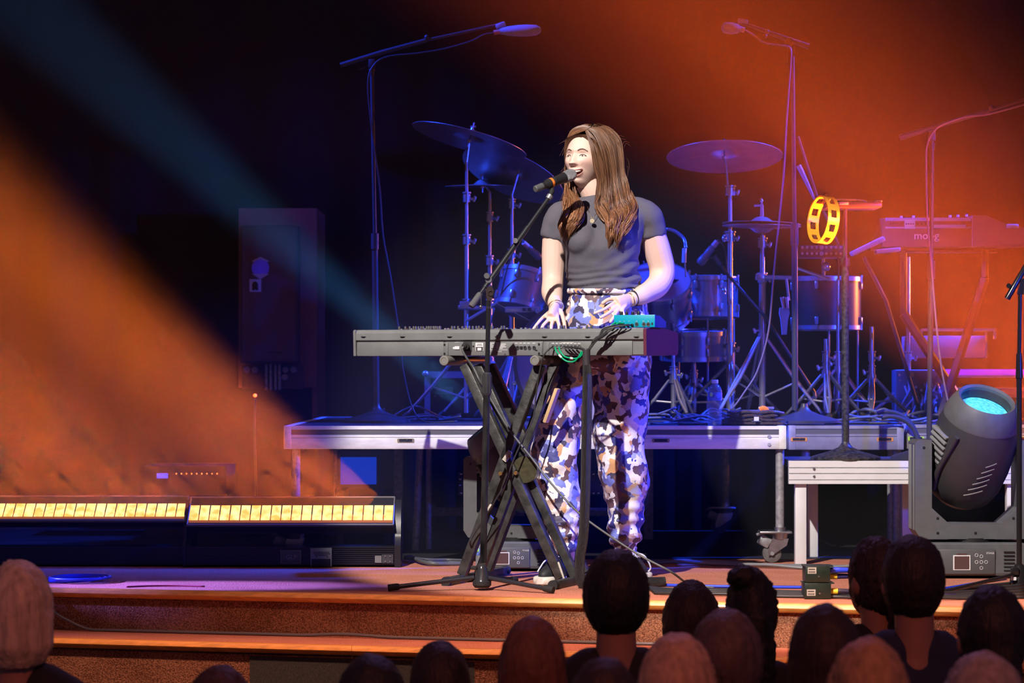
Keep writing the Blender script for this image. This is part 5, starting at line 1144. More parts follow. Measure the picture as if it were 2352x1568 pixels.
# tangle on the risers
rc = random.Random(5)
def tangle(n, x0, x1, y0, y1, z, label, grp, rr=.0055):
    for i in range(n):
        xa, xb = rc.uniform(x0, x0+(x1-x0)*.35), rc.uniform(x0+(x1-x0)*.6, x1); ya = rc.uniform(y0, y1); pts = []
        for k in range(7):
            t = k/6; pts.append(V(lerp(xa, xb, t)+rc.uniform(-.05, .05), ya+rc.uniform(-.07, .07), z+rr+rc.uniform(0, .03)*(i % 3)))
        cable(pts, rr*rc.uniform(.7, 1.1), (cablemat, greycable, greycable)[i % 3], label, 'cable', grp, 6, 6)
tangle(14, XX(1484, 11.1), XX(1800, 11.1), 10.95, 11.7, RZ, 'black cable lying in the tangle on the drum riser', 'cables tangled on the drum riser')
tangle(5, XX(780, 11.3), XX(1180, 11.3), 11.3, 12.2, RZ, 'dark cable lying on the left half of the drum riser', 'cables on the left half of the riser')
tangle(9, XX(1900, 11.6), XX(2250, 11.6), 11.5, 12.0, ZZ(977, 11.34), 'dark blue lit cable heaped on the rear risers', 'cables heaped on the rear risers', .008)
for i, (px, py, R_) in enumerate(((2060, 1000, .13), (2068, 1006, .12))):
    b = MB(); b.torus(zframe(P(px-22, py+14, 11.30-.02*i), (0, -1, .1)), R_, .010, 30, 8, -.9, 1.9); tag(b.build('cable_loop', mat('blue_black_cable', (.03, .035, .06), .4)), ('outer loop of thick cable hanging over the rear riser edge', 'inner loop of thick cable hanging over the rear riser edge')[i], 'cable')
# folded dark towel
tw_ = thing('towel', (XX(1730, 10.95), 10.95, RZ), 'folded dark brown towel on the riser edge beside the bottle', 'towel')
tm_ = mat('brown_terry', (.075, .05, .055), .95, bump=.8, bscale=220, noise_amt=.3, scale=90)
for i in range(4):
    b = MB(); x0, x1 = XX(1664+i*3, 10.95), XX(1802-i*9+(i % 2)*6, 10.95); z0 = RZ+.001+i*.0155
    R_ = []
    for k in range(13):
        x = lerp(x0, x1, k/12); dz = .003*math.sin(k*1.1+i); e = .5 if k in (0, 12) else 1; hw_ = .075*(.93+.07*math.sin(k+i))
        R_.append([(x, 10.965+hw_*cy_*(1 if e == 1 else .9), z0+dz*(i > 0)+.0075+.0075*cz*e) for cy_, cz in ((-1, 0), (-.95, .8), (0, 1), (.95, .8), (1, 0), (.95, -.8), (0, -1 if i else -.95), (-.95, -.8))])
    b.rings(R_); b.build('fold', tm_, tw_, 180)
b = MB(); b.span(P(1732, 966, 10.875), P(1743, 957, 10.875)+V(0, .003, 0)); b.build('white_tag', white, tw_)
b = MB(); b.tube(catmull([P(1745, 941, 10.95), P(1752, 937, 10.95), P(1760, 940, 10.95), P(1763, 949, 10.95)], 5), .010, 8, flat=.3); tag(b.build('orange_strap', mat('orange_strap', (.9, .25, .03), .6)), 'short orange strap poking out over the folded towel', 'strap')
# water bottles
pet = mat('clear_bottle', (.45, .48, .52), .08); pb = pet.node_tree.nodes['Principled BSDF']; pb.inputs['Alpha'].default_value = .28; pb.inputs['Specular IOR Level'].default_value = .9; pb.inputs['Roughness'].default_value = .1
labm = mat('blue_white_label', (.12, .20, .62), .4, noise_amt=.9, scale=55)
def bottle(x, y, z, h, label):
    t = thing('water_bottle', (x, y, z), label, 'bottle'); s = h/.205; m = Matrix.Translation((x, y, z))
    pr = [(.028, 0), (.032, .004)]
    for i in range(8): q = .010+i*.0125; pr += [(.0325, q), (.0300, q+.006)]
    pr += [(.0325, .112), (.0325, .150), (.030, .165), (.020, .182), (.0125, .188), (.0125, .196)]
    b = MB(); b.lathe([(r*s, q*s) for r, q in pr], m, 28); b.build('bottle_body', pet, t, 50)
    b = MB(); b.lathe([(.0331*s, .113*s), (.0331*s, .149*s)], m, 28, False); lb = b.build('label', labm, t)
    b = MB(); b.ball(m @ V(-.018*s, -.028*s, .140*s), (.009*s, .004*s, .010*s), 12); b.build('green_dot', mat('lime_dot', (.35, .75, .25), .5), lb)
    b = MB(); b.lathe([(.0145*s, .190*s), (.0150*s, .192*s), (.0150*s, .204*s), (.013*s, .206*s)], m, 20); b.build('cap', mat('white_cap', (.7, .7, .72), .5), t)
bottle(XX(1642, 10.9), 10.9, RZ, .190, 'clear plastic water bottle with blue label standing on the riser edge')
bottle(XX(1106, 10.1), 10.1, 0, .155, 'small water bottle with pale blue label behind the tripod hub')
# ---------------------------------------------------------------- junction boxes at the lip of the stage
gb_ = mat('green_black_box', (.010, .022, .015), .4, noise_amt=.3, scale=120)
def jbox(px0, px1, py0, py1, Y, dz, label, lab):
    b = MB(); a = P(px0, py1, Y); c = P(px1, py0, Y); b.span((a.x, Y, dz), (c.x, Y+.10, dz+.056), .002); b.span((a.x-.004, Y+.002, dz+.0535), (c.x+.012, Y+.10, dz+.0565)); o = b.build('junction_box', gb_); tag(o, label, 'junction box', None)
    b = MB(); b.span((a.x+.008, Y-.001, dz+lab), (a.x+.038, Y+.001, dz+lab+.022)); lb = b.build('label', mat('pale_label', (.45, .42, .36), .6), o)
    b = MB()
    for i in range(9): b.span((a.x+.011+i*.0027, Y-.0016, dz+lab+.003), (a.x+.0122+i*.0027+.0006*(i % 2), Y-.0009, dz+lab+.009))
    b.span((a.x+.011, Y-.0016, dz+lab+.014), (a.x+.033, Y-.0009, dz+lab+.017)); b.build('barcode', black, lb)
    b = MB(); b.cyl((c.x-.04, Y, dz+.02), (c.x-.04, Y-.002, dz+.02), .003); b.build('screw', steel, o)
    return c.x
JY = 9.12
cx1 = jbox(1848, 1909, 0, 0, JY, .001, 'lower dark green junction box with a yellow plug at the stage lip', .012)
jbox(1850, 1907, 0, 0, JY, .060, 'upper dark green junction box with blue plugs, stacked on its twin', .030)
blu = mat('blue_jacket', (.02, .06, .75), .35); yel2 = mat('yellow_connector', (.85, .62, .03), .45)
def plug(z, Y, m1, m2, label, dx):
    t = thing('cable_plug', (cx1, Y, z), label, 'plug'); b = MB(); b.cyl((cx1+.001, Y, z), (cx1+.026, Y, z), .010, .011, 14); b.build('collar', m1, t)
    b = MB(); b.tube([(cx1+.026, Y, z), (cx1+.06, Y, z), (cx1+.085, Y, z-.002)], [.010, .009, .004], 12); b.build('sleeve', m2, t)
    b = MB(); b.tube(catmull([(cx1+.085, Y, z-.002), (cx1+.16, Y+.01, z*.75), (cx1+.26, Y+.03, .012), (cx1+.45, Y+.06, .008)], 6), .0042, 8); b.build('cord', m2, t, 180)
plug(.100, JY+.03, blu, blu, 'upper blue plug entering the upper junction box', 0); plug(.078, JY+.045, yel2, mat('navy_sleeve', (.02, .03, .16), .4), 'yellow and navy plug entering the upper junction box', 0)
plug(.026, JY+.03, yel2, mat('near_black_sleeve', (.03, .025, .05), .4), 'bright yellow plug entering the lower junction box', 0)
# floor cables
def fl(pts, r, mt, label, grp=None): cable([V(XX(px, F*H/(py-HOR)), F*H/(py-HOR), r+dz) for px, py, dz in pts], r, mt, label, 'cable', grp)
for i in range(4): fl([(1478+i*9, 1291+i*2, 0), (1560, 1293+i*2.6, .004*i), (1660, 1296+i*2, .004), (1760, 1301+i*1.4, .003*i), (1860, 1302+i*2, 0), (1960, 1304+i*1.4, .003*i), (2060, 1300+i*2.6, 0)], .0065, mat('steel_grey_cable', (.20, .21, .215), .4) if i == 0 else MAT['steel_grey_cable'], 'grey cable of the flat bundle running along the stage floor before the castor', 'grey floor cable bundle')
for i in range(6): fl([(1488+i*3, 1352+i*2.6, 0), (1560, 1358+i*2.1, .004*(i % 2)), (1680, 1360+i*2.0, .003), (1800, 1362+i*2.2, 0), (1900+i*9, 1366+i*2, .002), (2010, 1372+i*2.4, 0), (2120, 1366+i*3, .003*(i % 3)), (2230, 1352+i*5, 0), (2352, 1340+i*7, 0)], .0060, cablemat, 'black cable of the bundle near the lip of the stage', 'black floor cable bundle')
fl([(1500, 1346, 0), (1600, 1349, 0), (1740, 1351, 0), (1850, 1352, 0)], .0058, blu, 'blue cable stretched left of the junction boxes')
fl([(1990, 1373, 0), (2080, 1360, 0), (2160, 1356, 0), (2310, 1331, .0)], .0058, blu, 'bright blue cable running to the foot of the stand at the right edge')
for i in range(5):
    R_ = .105+.012*i; b = MB(); m = Matrix.Translation((XX(160, 9.88)+.01*i, 9.88, .006+.003*i)); b.torus(m, R_*.75, .0045, 36, 6); o = b.build('coiled_cable', blu, None, 180)
    if i == 0: cc0 = o; tag(o, 'coil of bright blue cable on the carpet near the left edge', 'cable')
    else: o.parent = cc0; o.name = 'cable_turn'
fl([(290, 1349, 0), (340, 1347, 0), (400, 1346.5, 0), (470, 1348, 0)], .003, mat('dark_red_cord', (.3, .03, .05), .5), 'thin dark cord lying on the blue lit carpet at left')
for i in range(3): fl([(930+i*6, 1290-i*1, .01), (980, 1293+i*3, .004), (1030, 1291+i*4, 0), (1085, 1294+i*2, 0)], .0085, greycable if i != 1 else cablemat, 'thick cable end curling out behind the light bar', 'cables behind the light bar')
# white cable sagging along the lower step
pts = []
for px, py in ((60, 1345), (120, 1402), (150, 1422), (200, 1444), (250, 1455), (330, 1457), (450, 1457), (600, 1461), (700, 1462), (790, 1456), (900, 1466), (1000, 1468), (1150, 1472), (1300, 1474), (1480, 1479), (1700, 1486)):
    x = XX(px, 9.1); yb_ = ey(x, -.012); x = XX(px, yb_); yb_ = ey(x, -.012); pts.append(V(x, yb_ if py > 1440 else yb_+0.0, max(STEP+.006, ZZ(py, yb_))))
cable(pts, .0058, mat('dark_grey_cable', (.14, .14, .15), .35), 'grey cable sagging along the step below the stage lip', 'cable')
# stand foot at the right edge
Y = 9.72; t = thing('boom_stand', (XX(2340, Y), Y, 0), 'black boom stand rimmed with amber at the right edge before the moving head', 'microphone stand')
gm = mat('glossy_black_amber', (.02, .018, .018), .22, .3)
b = MB(); b.tube([V(XX(2341, Y), Y, .05), P(2341, 866, Y)], .0100, 14); b.build('lower_tube', gm, t)
b = MB(); b.tube([P(2341, 868, Y), P(2341, 812, Y)], [.0135, .0105], 14); b.tube([P(2341, 815, Y), P(2343, 672, Y)], .0075, 14); b.build('upper_tube', gm, t)
b = MB(); b.tube([P(2313, 686, Y), P(2352, 618, Y), P(2440, 470, Y+.2)], [.0115, .0105, .007], 12); b.cyl(P(2317, 656, Y-.01), P(2317, 656, Y+.01), .009); b.build('boom_arm', gm, t)
b = MB(); b.prism([(XX(2336, Y), ZZ(676, Y)), (XX(2350, Y), ZZ(676, Y)), (XX(2352, Y), ZZ(640, Y)), (XX(2345, Y), ZZ(640, Y))], Matrix.Translation((0, Y-.008, 0)), .016); b.build('boom_bracket', gm, t)
b = MB(); b.lathe([(.030, .0), (.036, .01), (.030, .045), (.018, .075), (.012, .08)], Matrix.Translation((XX(2341, Y), Y, 0)), 20); b.box((XX(2327, Y), Y-.03, .055), (.03, .02, .03), None, .005); hb = b.build('hub', gm, t)
b = MB(); b.span((XX(2322, Y-.04), Y-.043, .022), (XX(2334, Y-.04), Y-.040, .034)); b.build('hub_label', white, hb)
for dx, dy in ((-.35, -.42), (.4, -.2), (.05, .4)):
    b = MB(); b.tube([V(XX(2341, Y), Y, .045), V(XX(2341, Y)+dx, Y+dy, .012)], .0075, 10); b.build('leg', gm, t)
# ---------------------------------------------------------------- the singer
SY = 10.02
skin = mat('fair_skin', (0.86, 0.60, 0.49), 0.5, spec=0.35)
nt = skin.node_tree; at = nt.nodes.new('ShaderNodeAttribute'); at.attribute_name = 'tint'; nt.links.new(at.outputs['Color'], nt.nodes['Principled BSDF'].inputs['Base Color'])
BASE = (0.86, 0.60, 0.49)
def sd(a, b, p):
    ab = b-a; t = max(0, min(1, (p-a).dot(ab)/ab.length_squared)); return (p-(a+ab*t)).length
def P3(px, py, dy=0.0): return P(px, py, SY+dy)
sg = thing('person', (P3(1390, 1340).x, SY, 0), 'woman with long brown wavy hair singing and playing the keyboard, grey t-shirt, patterned trousers', 'person')
# --- head frame: face turned to picture left and a little up
HC = P3(1347, 371, 0.0)                       # middle of the skull
fwd = Vector((-0.51, -0.84, 0.13)).normalized()
upv = (Vector((0.05, 0.06, 1))); upv = (upv-fwd*upv.dot(fwd)).normalized(); rgt = fwd.cross(upv).normalized()   # rgt: her right = picture left
HM = Matrix((rgt, fwd, upv)).transposed().to_4x4(); HM.translation = HC
def g(x, z, cx, cz, sx, sz): return math.exp(-((x-cx)/sx)**2-((z-cz)/sz)**2)
def smooth(a, b, x): t = max(0, min(1, (x-a)/(b-a))); return t*t*(3-2*t)
NA, NE = 300, 260
verts = []; cols = []
def facept(a, e):
    # a azimuth from the face (0 = front), e elevation
    x = math.sin(a)*math.cos(e); y = math.cos(a)*math.cos(e); z = math.sin(e)
    # skull ellipsoid (m)
    px, py, pz = x*0.075, y*0.098, z*0.110
    if z > 0: pz = z*0.124
    # jaw: narrow below the cheekbones
    j = smooth(0.01, -0.115, pz)
    px *= 1-0.36*j; 
    if y > 0: py *= 1-0.06*j
    else: py *= 1-0.50*j; py *= 0.98
    py += 0.004*smooth(-0.05, -0.11, pz)*max(0, y)
    f = smooth(0.10, 0.45, y); col = list(BASE); X, Z = px, pz; d = 0.0
    if f > 0:
        d -= 0.007*g(abs(X), Z, 0, 0.010, 0.055, 0.012)           # across the eyes
        d -= 0.007*g(abs(X), Z, 0.030, 0.007, 0.014, 0.011)       # sockets
        d += 0.0055*g(abs(X), Z, 0.030, 0.006, 0.011, 0.0065)     # lids
        d -= 0.0016*g(abs(X), Z, 0.031, 0.0035, 0.013, 0.0014)
        d += 0.004*g(abs(X), Z, 0.028, 0.026, 0.020, 0.008)       # brow ridge
        nz = max(0.0, min(1, (0.020-Z)/0.048))                    # nose bridge to tip
        prof_ = (0.006+0.0145*nz**1.3) if -0.0285 < Z < 0.022 else (0.0205*math.exp(-((Z+0.0285)/0.0060)**2) if Z <= -0.0285 else 0.006*math.exp(-((Z-0.022)/0.012)**2))
        d += prof_*math.exp(-(X/(0.0085+0.0055*nz))**2)
        d += 0.0080*g(abs(X), Z, 0.0115, -0.027, 0.0060, 0.0066)  # wings
        d -= 0.0035*g(abs(X), Z, 0.0065, -0.0345, 0.0035, 0.0022)
        d += 0.0085*g(abs(X), Z, 0.040, -0.018, 0.020, 0.017)     # smiling cheeks
        d -= 0.0014*g(abs(X)-0.012-abs(Z+0.035)*0.7, Z, 0.018, -0.040, 0.004, 0.014)   # fold
        # mouth: open smile; curved coordinates
        mz = Z+0.0585-11*X*X
        wv = max(0.0, 1-(X/0.0305)**2)
        op = 0.0085*math.sqrt(wv)                                  # half opening
        d += 0.0050*g(X, Z, 0, -0.056, 0.034, 0.020)
        if wv > 0:
            up_e = mz-op*0.55; lo_e = mz+op*1.15
            d += 0.0048*math.exp(-((up_e-0.003)/0.0038)**2)*wv**0.5
            d += 0.0062*math.exp(-((lo_e+0.004)/0.0046)**2)*wv**0.5
            inside = smooth(0.0010, -0.0008, up_e)*smooth(-0.0010, 0.0008, lo_e)
            d -= 0.016*inside
            lip = max(math.exp(-((up_e-0.0026)/0.0026)**2), math.exp(-((lo_e+0.0036)/0.0036)**2))*smooth(0, 0.15, wv)
            lc = (0.70, 0.27, 0.24)
            col = [lerp(c, l, min(1, lip*0.9)) for c, l in zip(col, lc)]
            col = [lerp(c, l, inside) for c, l in zip(col, (0.10, 0.015, 0.015))]
        d -= 0.0035*g(X, Z, 0, -0.077, 0.020, 0.0055)              # under the lip
        d += 0.0105*g(X, Z, 0, -0.092, 0.021, 0.014)               # chin
        bl = g(abs(X), Z, 0.043, -0.020, 0.018, 0.018); col = [lerp(c, l, 0.35*bl) for c, l in zip(col, (0.86, 0.46, 0.38))]
        bl = g(X, Z, 0, -0.028, 0.012, 0.008); col = [lerp(c, l, 0.3*bl) for c, l in zip(col, (0.86, 0.46, 0.38))]
    v = Vector((px, py+d*f, pz))
    return v, col
hb_ = MB(); ring = []
for i in range(NE):
    e = -PI/2+0.02+(PI-0.04)*i/(NE-1); row = []
    for k in range(NA):
        t = -1+2*k/NA; a = PI*(0.45*t+0.55*t**3)
        v, c = facept(a, e); row.append(HM @ v); cols.append(c)
    ring.append(row)
vs = [[hb_.bm.verts.new(p) for p in r] for r in ring]
for i in range(NE-1):
    for k in range(NA):
        k2 = (k+1) % NA; hb_.bm.faces.new((vs[i][k], vs[i][k2], vs[i+1][k2], vs[i+1][k]))
hb_.bm.faces.new(list(reversed(vs[0]))); hb_.bm.faces.new(vs[-1])
head_me = bpy.data.meshes.new('head'); hb_.bm.to_mesh(head_me); hb_.bm.free(); nhead = len(head_me.vertices)

# --- body (remeshed skin)
b = MB()
def limb(pts, rad, n=6, seg=18):
    c = catmull(pts, n); k = len(pts)-1; rr = []
    for i in range(len(c)):
        t = i/n; j = min(int(t), k-1); u = t-j; u = u*u*(3-2*u); rr.append(lerp(rad[j], rad[j+1], u))
    b.tube(c, rr, seg)
neck_top = HM @ Vector((0, -0.018, -0.075)); 
limb([neck_top, P3(1362, 440, .01), P3(1372, 472, .03)], [0.050, 0.050, 0.060])
limb([P3(1272, 502, .02), P3(1310, 492, .02), P3(1372, 485, .03), P3(1450, 492, .02), P3(1490, 505, .0)], [0.036, 0.042, 0.055, 0.044, 0.038])
limb([P3(1380, 480, .02), P3(1384, 560, .01), P3(1388, 660, .02), P3(1392, 740, .03)], [0.075, 0.10, 0.10, 0.11])
# legs, hidden by the trousers
limb([P3(1440, 760, .02), P3(1437, 940, -.01), P3(1436, 1060, .0), P3(1436, 1240, .03), P3(1436, 1305, .05)], [0.085, 0.072, 0.052, 0.042, 0.035])
limb([P3(1345, 760, .02), P3(1298, 940, -.06), P3(1290, 1060, -.10), P3(1296, 1240, -.14), P3(1296, 1310, -.15)], [0.085, 0.072, 0.052, 0.042, 0.035])
# her right arm (picture left): upper arm, forearm comes forward to the keys
A0, A1, A2, A3 = P3(1272, 508, .02), P3(1272, 582, .03), P3(1270, 645, .02), P3(1277, 704, -.10)
limb([A0, A1, A2, P3(1268, 672, -.03), A3], [0.042, 0.047, 0.042, 0.041, 0.026])
# her left arm: elbow out to the right, forearm back to the left
B0, B1, B2, B3 = P3(1492, 508, .0), P3(1510, 575, .03), P3(1514, 640, .03), P3(1447, 688, -.10)
limb([B0, B1, P3(1521, 622, .04), P3(1510, 655, .01), P3(1478, 676, -.06), B3], [0.045, 0.052, 0.050, 0.046, 0.038, 0.0245])
def hand(wrist, knuck, fingers, thumb, palm_n):
    """fingers: list of joint chains in world space"""
    b.tube([wrist, lerp(wrist, knuck, .5), knuck], [0.025, 0.031, 0.030], 16, flat=0.62)
    for ch, r in fingers+[thumb]:
        c = catmull(ch, 4); n = len(c); b.tube(c, [lerp(r, r*0.78, i/(n-1)) for i in range(n)], 10)
        b.ball(c[-1], r*0.78, 10)
# right hand: flat above the keys, fingers fanned down
W = A3; K = P3(1266, 733, -.165)
def fan(base, mid, tip, r): return ([W.lerp(base, .55), base, mid, tip], r)
hand(W, K, [
    fan(P3(1247, 729, -.165), P3(1236, 741, -.19), P3(1224, 757, -.205), .0078),
    fan(P3(1258, 736, -.175), P3(1247, 748, -.20), P3(1241, 764, -.215), .0084),
    fan(P3(1269, 738, -.18), P3(1266, 750, -.205), P3(1265, 766, -.22), .0088),
    fan(P3(1281, 735, -.18), P3(1284, 748, -.205), P3(1284, 765, -.22), .0085)],
    ([W.lerp(K, .25)+V(.02, 0, 0), P3(1291, 722, -.13), P3(1296, 741, -.15), P3(1298, 758, -.17)], .0095), None)
# left hand: raised, reaching left over the knobs
W = B3; K = P3(1417, 701, -.15)
hand(W, K, [
    fan(P3(1408, 697, -.155), P3(1388, 710, -.175), P3(1366, 719, -.185), .0084),
    fan(P3(1412, 707, -.165), P3(1397, 719, -.19), P3(1380, 729, -.20), .0086),
    fan(P3(1419, 713, -.17), P3(1411, 726, -.195), P3(1402, 739, -.205), .0084),
    fan(P3(1430, 712, -.165), P3(1433, 724, -.185), P3(1434, 735, -.195), .0075)],
    ([W.lerp(K, .3), P3(1418, 687, -.12), P3(1399, 687, -.13), P3(1384, 696, -.14)], .0092), None)
body_me = remeshed(b, 0.0032, 5, 0.5)
bmx = bmesh.new(); bmx.from_mesh(body_me); nb = len(bmx.verts); bmx.from_mesh(head_me)
bmesh.ops.translate(bmx, verts=bmx.verts, vec=-LOCS[sg.name])
me = bpy.data.meshes.new('body'); bmx.to_mesh(me); bmx.free()
ca = me.color_attributes.new('tint', 'FLOAT_COLOR', 'POINT')
data = []
for i in range(nb):
    data += [*BASE, 1]
for c in cols: data += [*c, 1]
ca.data.foreach_set('color', data)
link('body', me, skin, sg, 180)
# eyes, brows, teeth
eyew = mat('eye_white', (0.75, 0.70, 0.68), 0.25); iris = mat('dark_iris', (0.07, 0.04, 0.03), 0.2); brow = mat('dark_brow_hair', (0.15, 0.08, 0.06), 0.8)
lash = mat('lash', (0.05, 0.025, 0.02), 0.8)
def surf(x, z):
    """point on the face surface at face-plane x, z (bisect on azimuth/elevation)"""
    best = None; e = math.asin(max(-.99, min(.99, z/(0.124 if z > 0 else 0.110)))); j = 1-0.36*smooth(0.01, -0.115, z)
    a = math.asin(max(-.99, min(.99, x/(0.074*j*math.cos(e))))); v, _ = facept(a, e); return v
for s in (1, -1):
    c = surf(s*0.030, 0.0045)
    bb = MB(); bb.M = HM; bb.ball((c.x, c.y-0.0020, c.z), (0.0100, 0.0035, 0.0029), 16); bb.build('eye', eyew, sg, 180)
    bb = MB(); bb.M = HM; bb.ball((c.x+0.001, c.y-0.0002, c.z), (0.0050, 0.0030, 0.0031), 12); bb.build('iris', iris, sg, 180)
    bb = MB(); bb.M = HM; pts = [surf(s*x, z)+Vector((0, .0008, 0)) for x, z in ((0.019, 0.0035), (0.024, 0.0085), (0.031, 0.0100), (0.038, 0.0075), (0.043, 0.0035))]
    bb.tube(catmull(pts, 4), [.0009]+[.0017]*15+[.0012], 6); bb.build('upper_lashes', lash, sg, 180)
    bb = MB(); bb.M = HM; pts = [surf(s*x, z)+Vector((0, .0006, 0)) for x, z in ((0.013, 0.0235), (0.024, 0.0285), (0.035, 0.0290), (0.046, 0.0225))]
    cc = catmull(pts, 5); bb.tube(cc, [.0018+.0012*math.sin(PI*(i/(len(cc)-1))**.7) for i in range(len(cc))], 8, flat=0.5); bb.build('eyebrow', brow, sg, 180)
bb = MB(); bb.M = HM
tp = []
for i in range(33):
    x = (-16+i)*0.00135; tp.append([(x, 0.0880-20*x*x+dy, -0.0552+11*x*x+dz*(1-.25*abs(i-16)/16)) for dy, dz in ((.0015, -.0042), (.0020, .0), (.0010, .0042), (-.004, .0042), (-.004, -.0042))])
bb.rings(tp)
bb.build('upper_teeth', mat('teeth', (0.85, 0.80, 0.74), 0.25), sg, 60)
# --- hair: scalp cap plus strands, parted in the middle, long and wavy
hairm = mat('brown_hair', (0.15, 0.062, 0.026), 0.40, spec=0.5)
nt = hairm.node_tree; at = nt.nodes.new('ShaderNodeAttribute'); at.attribute_name = 'tint'; nt.links.new(at.outputs['Color'], nt.nodes['Principled BSDF'].inputs['Base Color'])
rh = random.Random(11); hb2 = bmesh.new(); hcol = []
def HL(x, y, z): return HM @ Vector((x, y, z))
def strand(pts, r, col, seg=3, n=5):
    c = catmull(pts, n); m_ = len(c); prev = None; u = Vector((0, -1, 0.3)); rows = []
    for i, p in enumerate(c):
        t = (c[min(i+1, m_-1)]-c[max(i-1, 0)]).normalized(); u = (u-t*u.dot(t)).normalized(); v = t.cross(u)
        q = i/(m_-1); rr = r*(0.65+0.5*math.sin(PI*min(1, q*1.1)))*(1-0.7*smooth(0.88, 1.0, q))
        rows.append([hb2.verts.new(p+(u*math.cos(2*PI*k/seg)*1.0+v*math.sin(2*PI*k/seg))*rr) for k in range(seg)])
        for k in range(seg): hcol.append([x*(0.80+f_*smooth(.35, 1, q)) for x, f_ in zip(col, (0.85, 0.80, 0.70))])
    for a_, b_ in zip(rows, rows[1:]):
        for k in range(seg): hb2.faces.new((a_[k], a_[(k+1) % seg], b_[(k+1) % seg], b_[k]))
def hc():
    k = rh.uniform(0.75, 1.3); w_ = rh.random(); c = (0.185, 0.082, 0.040) if w_ < .6 else ((0.33, 0.165, 0.085) if w_ < .88 else (0.085, 0.038, 0.022))
    return [x*k for x in c]
# scalp shell
capm = MB(); rr = []
for i in range(26):
    e = PI/2-1e-3-(PI*0.60)*i/25; row = []
    for k in range(48):
        a = 2*PI*k/48; x = math.sin(a)*math.cos(e); y = math.cos(a)*math.cos(e); z = math.sin(e)
        fr = smooth(0.2, 0.75, y); lim = 0.066-0.20*abs(x)*fr
        zz = z*0.134
        if fr > 0 and zz < 0.090*fr: zz = lerp(zz, max(zz, 0.094-0.35*abs(x*.08)), fr)
        jn = 1-0.18*smooth(0.0, -0.10, zz)
        yy = y*0.108 if y < 0 else y*0.101
        if fr > 0: yy = min(yy, 0.082)
        row.append(HL(x*0.086*jn, yy-0.003, zz))
    rr.append(row)
capm.rings(rr); 
cap_o = None
# clumped strands
def group(side, N, keys_front, keys_back, layer):
    clumps = [(rh.random(), rh.uniform(0, 1), [rh.uniform(0, 6.28) for _ in range(4)], rh.uniform(-1, 1)) for _ in range(24)]
    for n in range(N):
        q0, dpt, ph, cw = clumps[rh.randrange(len(clumps))] if rh.random() < .85 else (rh.random(), rh.random(), [rh.uniform(0, 6.28) for _ in range(4)], 0)
        q = min(1, max(0, q0+rh.gauss(0, .06))); d = min(1, max(0, dpt+rh.gauss(0, .12)))
        pts = []
        m_ = len(keys_front)
        for i, (kf, kb) in enumerate(zip(keys_front, keys_back)):
            t = i/(m_-1); qq = lerp(q, q0, 0.6*smooth(0.4, 1, t)); p = Vector(kf).lerp(Vector(kb), qq)
            px, py, dy = p; wv = smooth(0.30, 0.8, t)
            px += wv*(9.5*math.sin(t*17+ph[0]*.45)+1.0*rh.gauss(0, 1))*(.6+.4*abs(cw)); dy += wv*(.018*math.cos(t*17+ph[0]*.45)+.003*rh.gauss(0, 1))-layer*(.002+.022*d)*(smooth(0.05, .3, t) if side > 0 else smooth(.5, .8, t))
            py += (rh.uniform(-1, 1)*2 if i else 0)+(t > .9)*(rh.gauss(0, 5)+6*cw)
            pts.append(P3(px, py, dy))
        strand(pts, rh.uniform(0.0009, 0.0018), hc())
# picture-right curtain: (px, py, depth offset) rows from part to tips
RF = [(1344, 300, -.075), (1352, 322, -.090), (1359, 352, -.090), (1364, 385, -.078), (1371, 415, -.062), (1372, 445, -.055), (1369, 470, -.075), (1379, 497, -.10), (1393, 520, -.11), (1400, 545, -.115), (1402, 562, -.112)]
RB = [(1366, 288, .03), (1398, 293, .05), (1424, 318, .06), (1432, 352, .06), (1434, 390, .05), (1441, 420, .04), (1453, 444, .01), (1459, 470, -.03), (1452, 500, -.07), (1440, 530, -.095), (1424, 558, -.10)]
group(1, 1900, RF, RB, 1.0)
RF2 = [(1350, 296, -.06), (1366, 312, -.075), (1380, 345, -.075), (1388, 385, -.065), (1392, 420, -.055), (1396, 450, -.06), (1402, 478, -.09), (1408, 505, -.11), (1410, 530, -.12), (1418, 552, -.12), (1424, 566, -.11)]
group(1, 900, RF2, RB, 1.2)
# picture-left curtain
LF = [(1344, 300, -.078), (1330, 303, -.060), (1313, 313, -.030), (1302, 340, .0), (1299, 385, .02), (1301, 420, .02), (1316, 446, -.01), (1334, 470, -.085), (1336, 496, -.115), (1330, 518, -.12), (1318, 542, -.115)]
LB = [(1362, 287, .02), (1338, 288, .02), (1315, 298, .02), (1301, 325, .03), (1298, 370, .04), (1298, 410, .03), (1300, 440, .0), (1292, 468, -.06), (1290, 495, -.10), (1286, 520, -.11), (1292, 543, -.11)]
group(-1, 1200, LF, LB, 0.8)
# back of the head to the shoulder blades
BF = [(1352, 290, .0), (1330, 300, .08), (1312, 340, .12), (1306, 400, .12), (1306, 450, .10), (1320, 500, .13)]
BB = [(1372, 288, .02), (1408, 300, .10), (1422, 340, .12), (1424, 400, .12), (1432, 450, .10), (1425, 500, .13)]
for n in range(350):
    q = rh.random(); pts = [P3(*(Vector(a_).lerp(Vector(b_), q)+Vector((rh.gauss(0, 2), rh.gauss(0, 2), rh.gauss(0, .006)-.03*math.cos(PI*(q-.5))*0)))) for a_, b_ in zip(BF, BB)]
    strand(pts, rh.uniform(.002, .0034), hc())
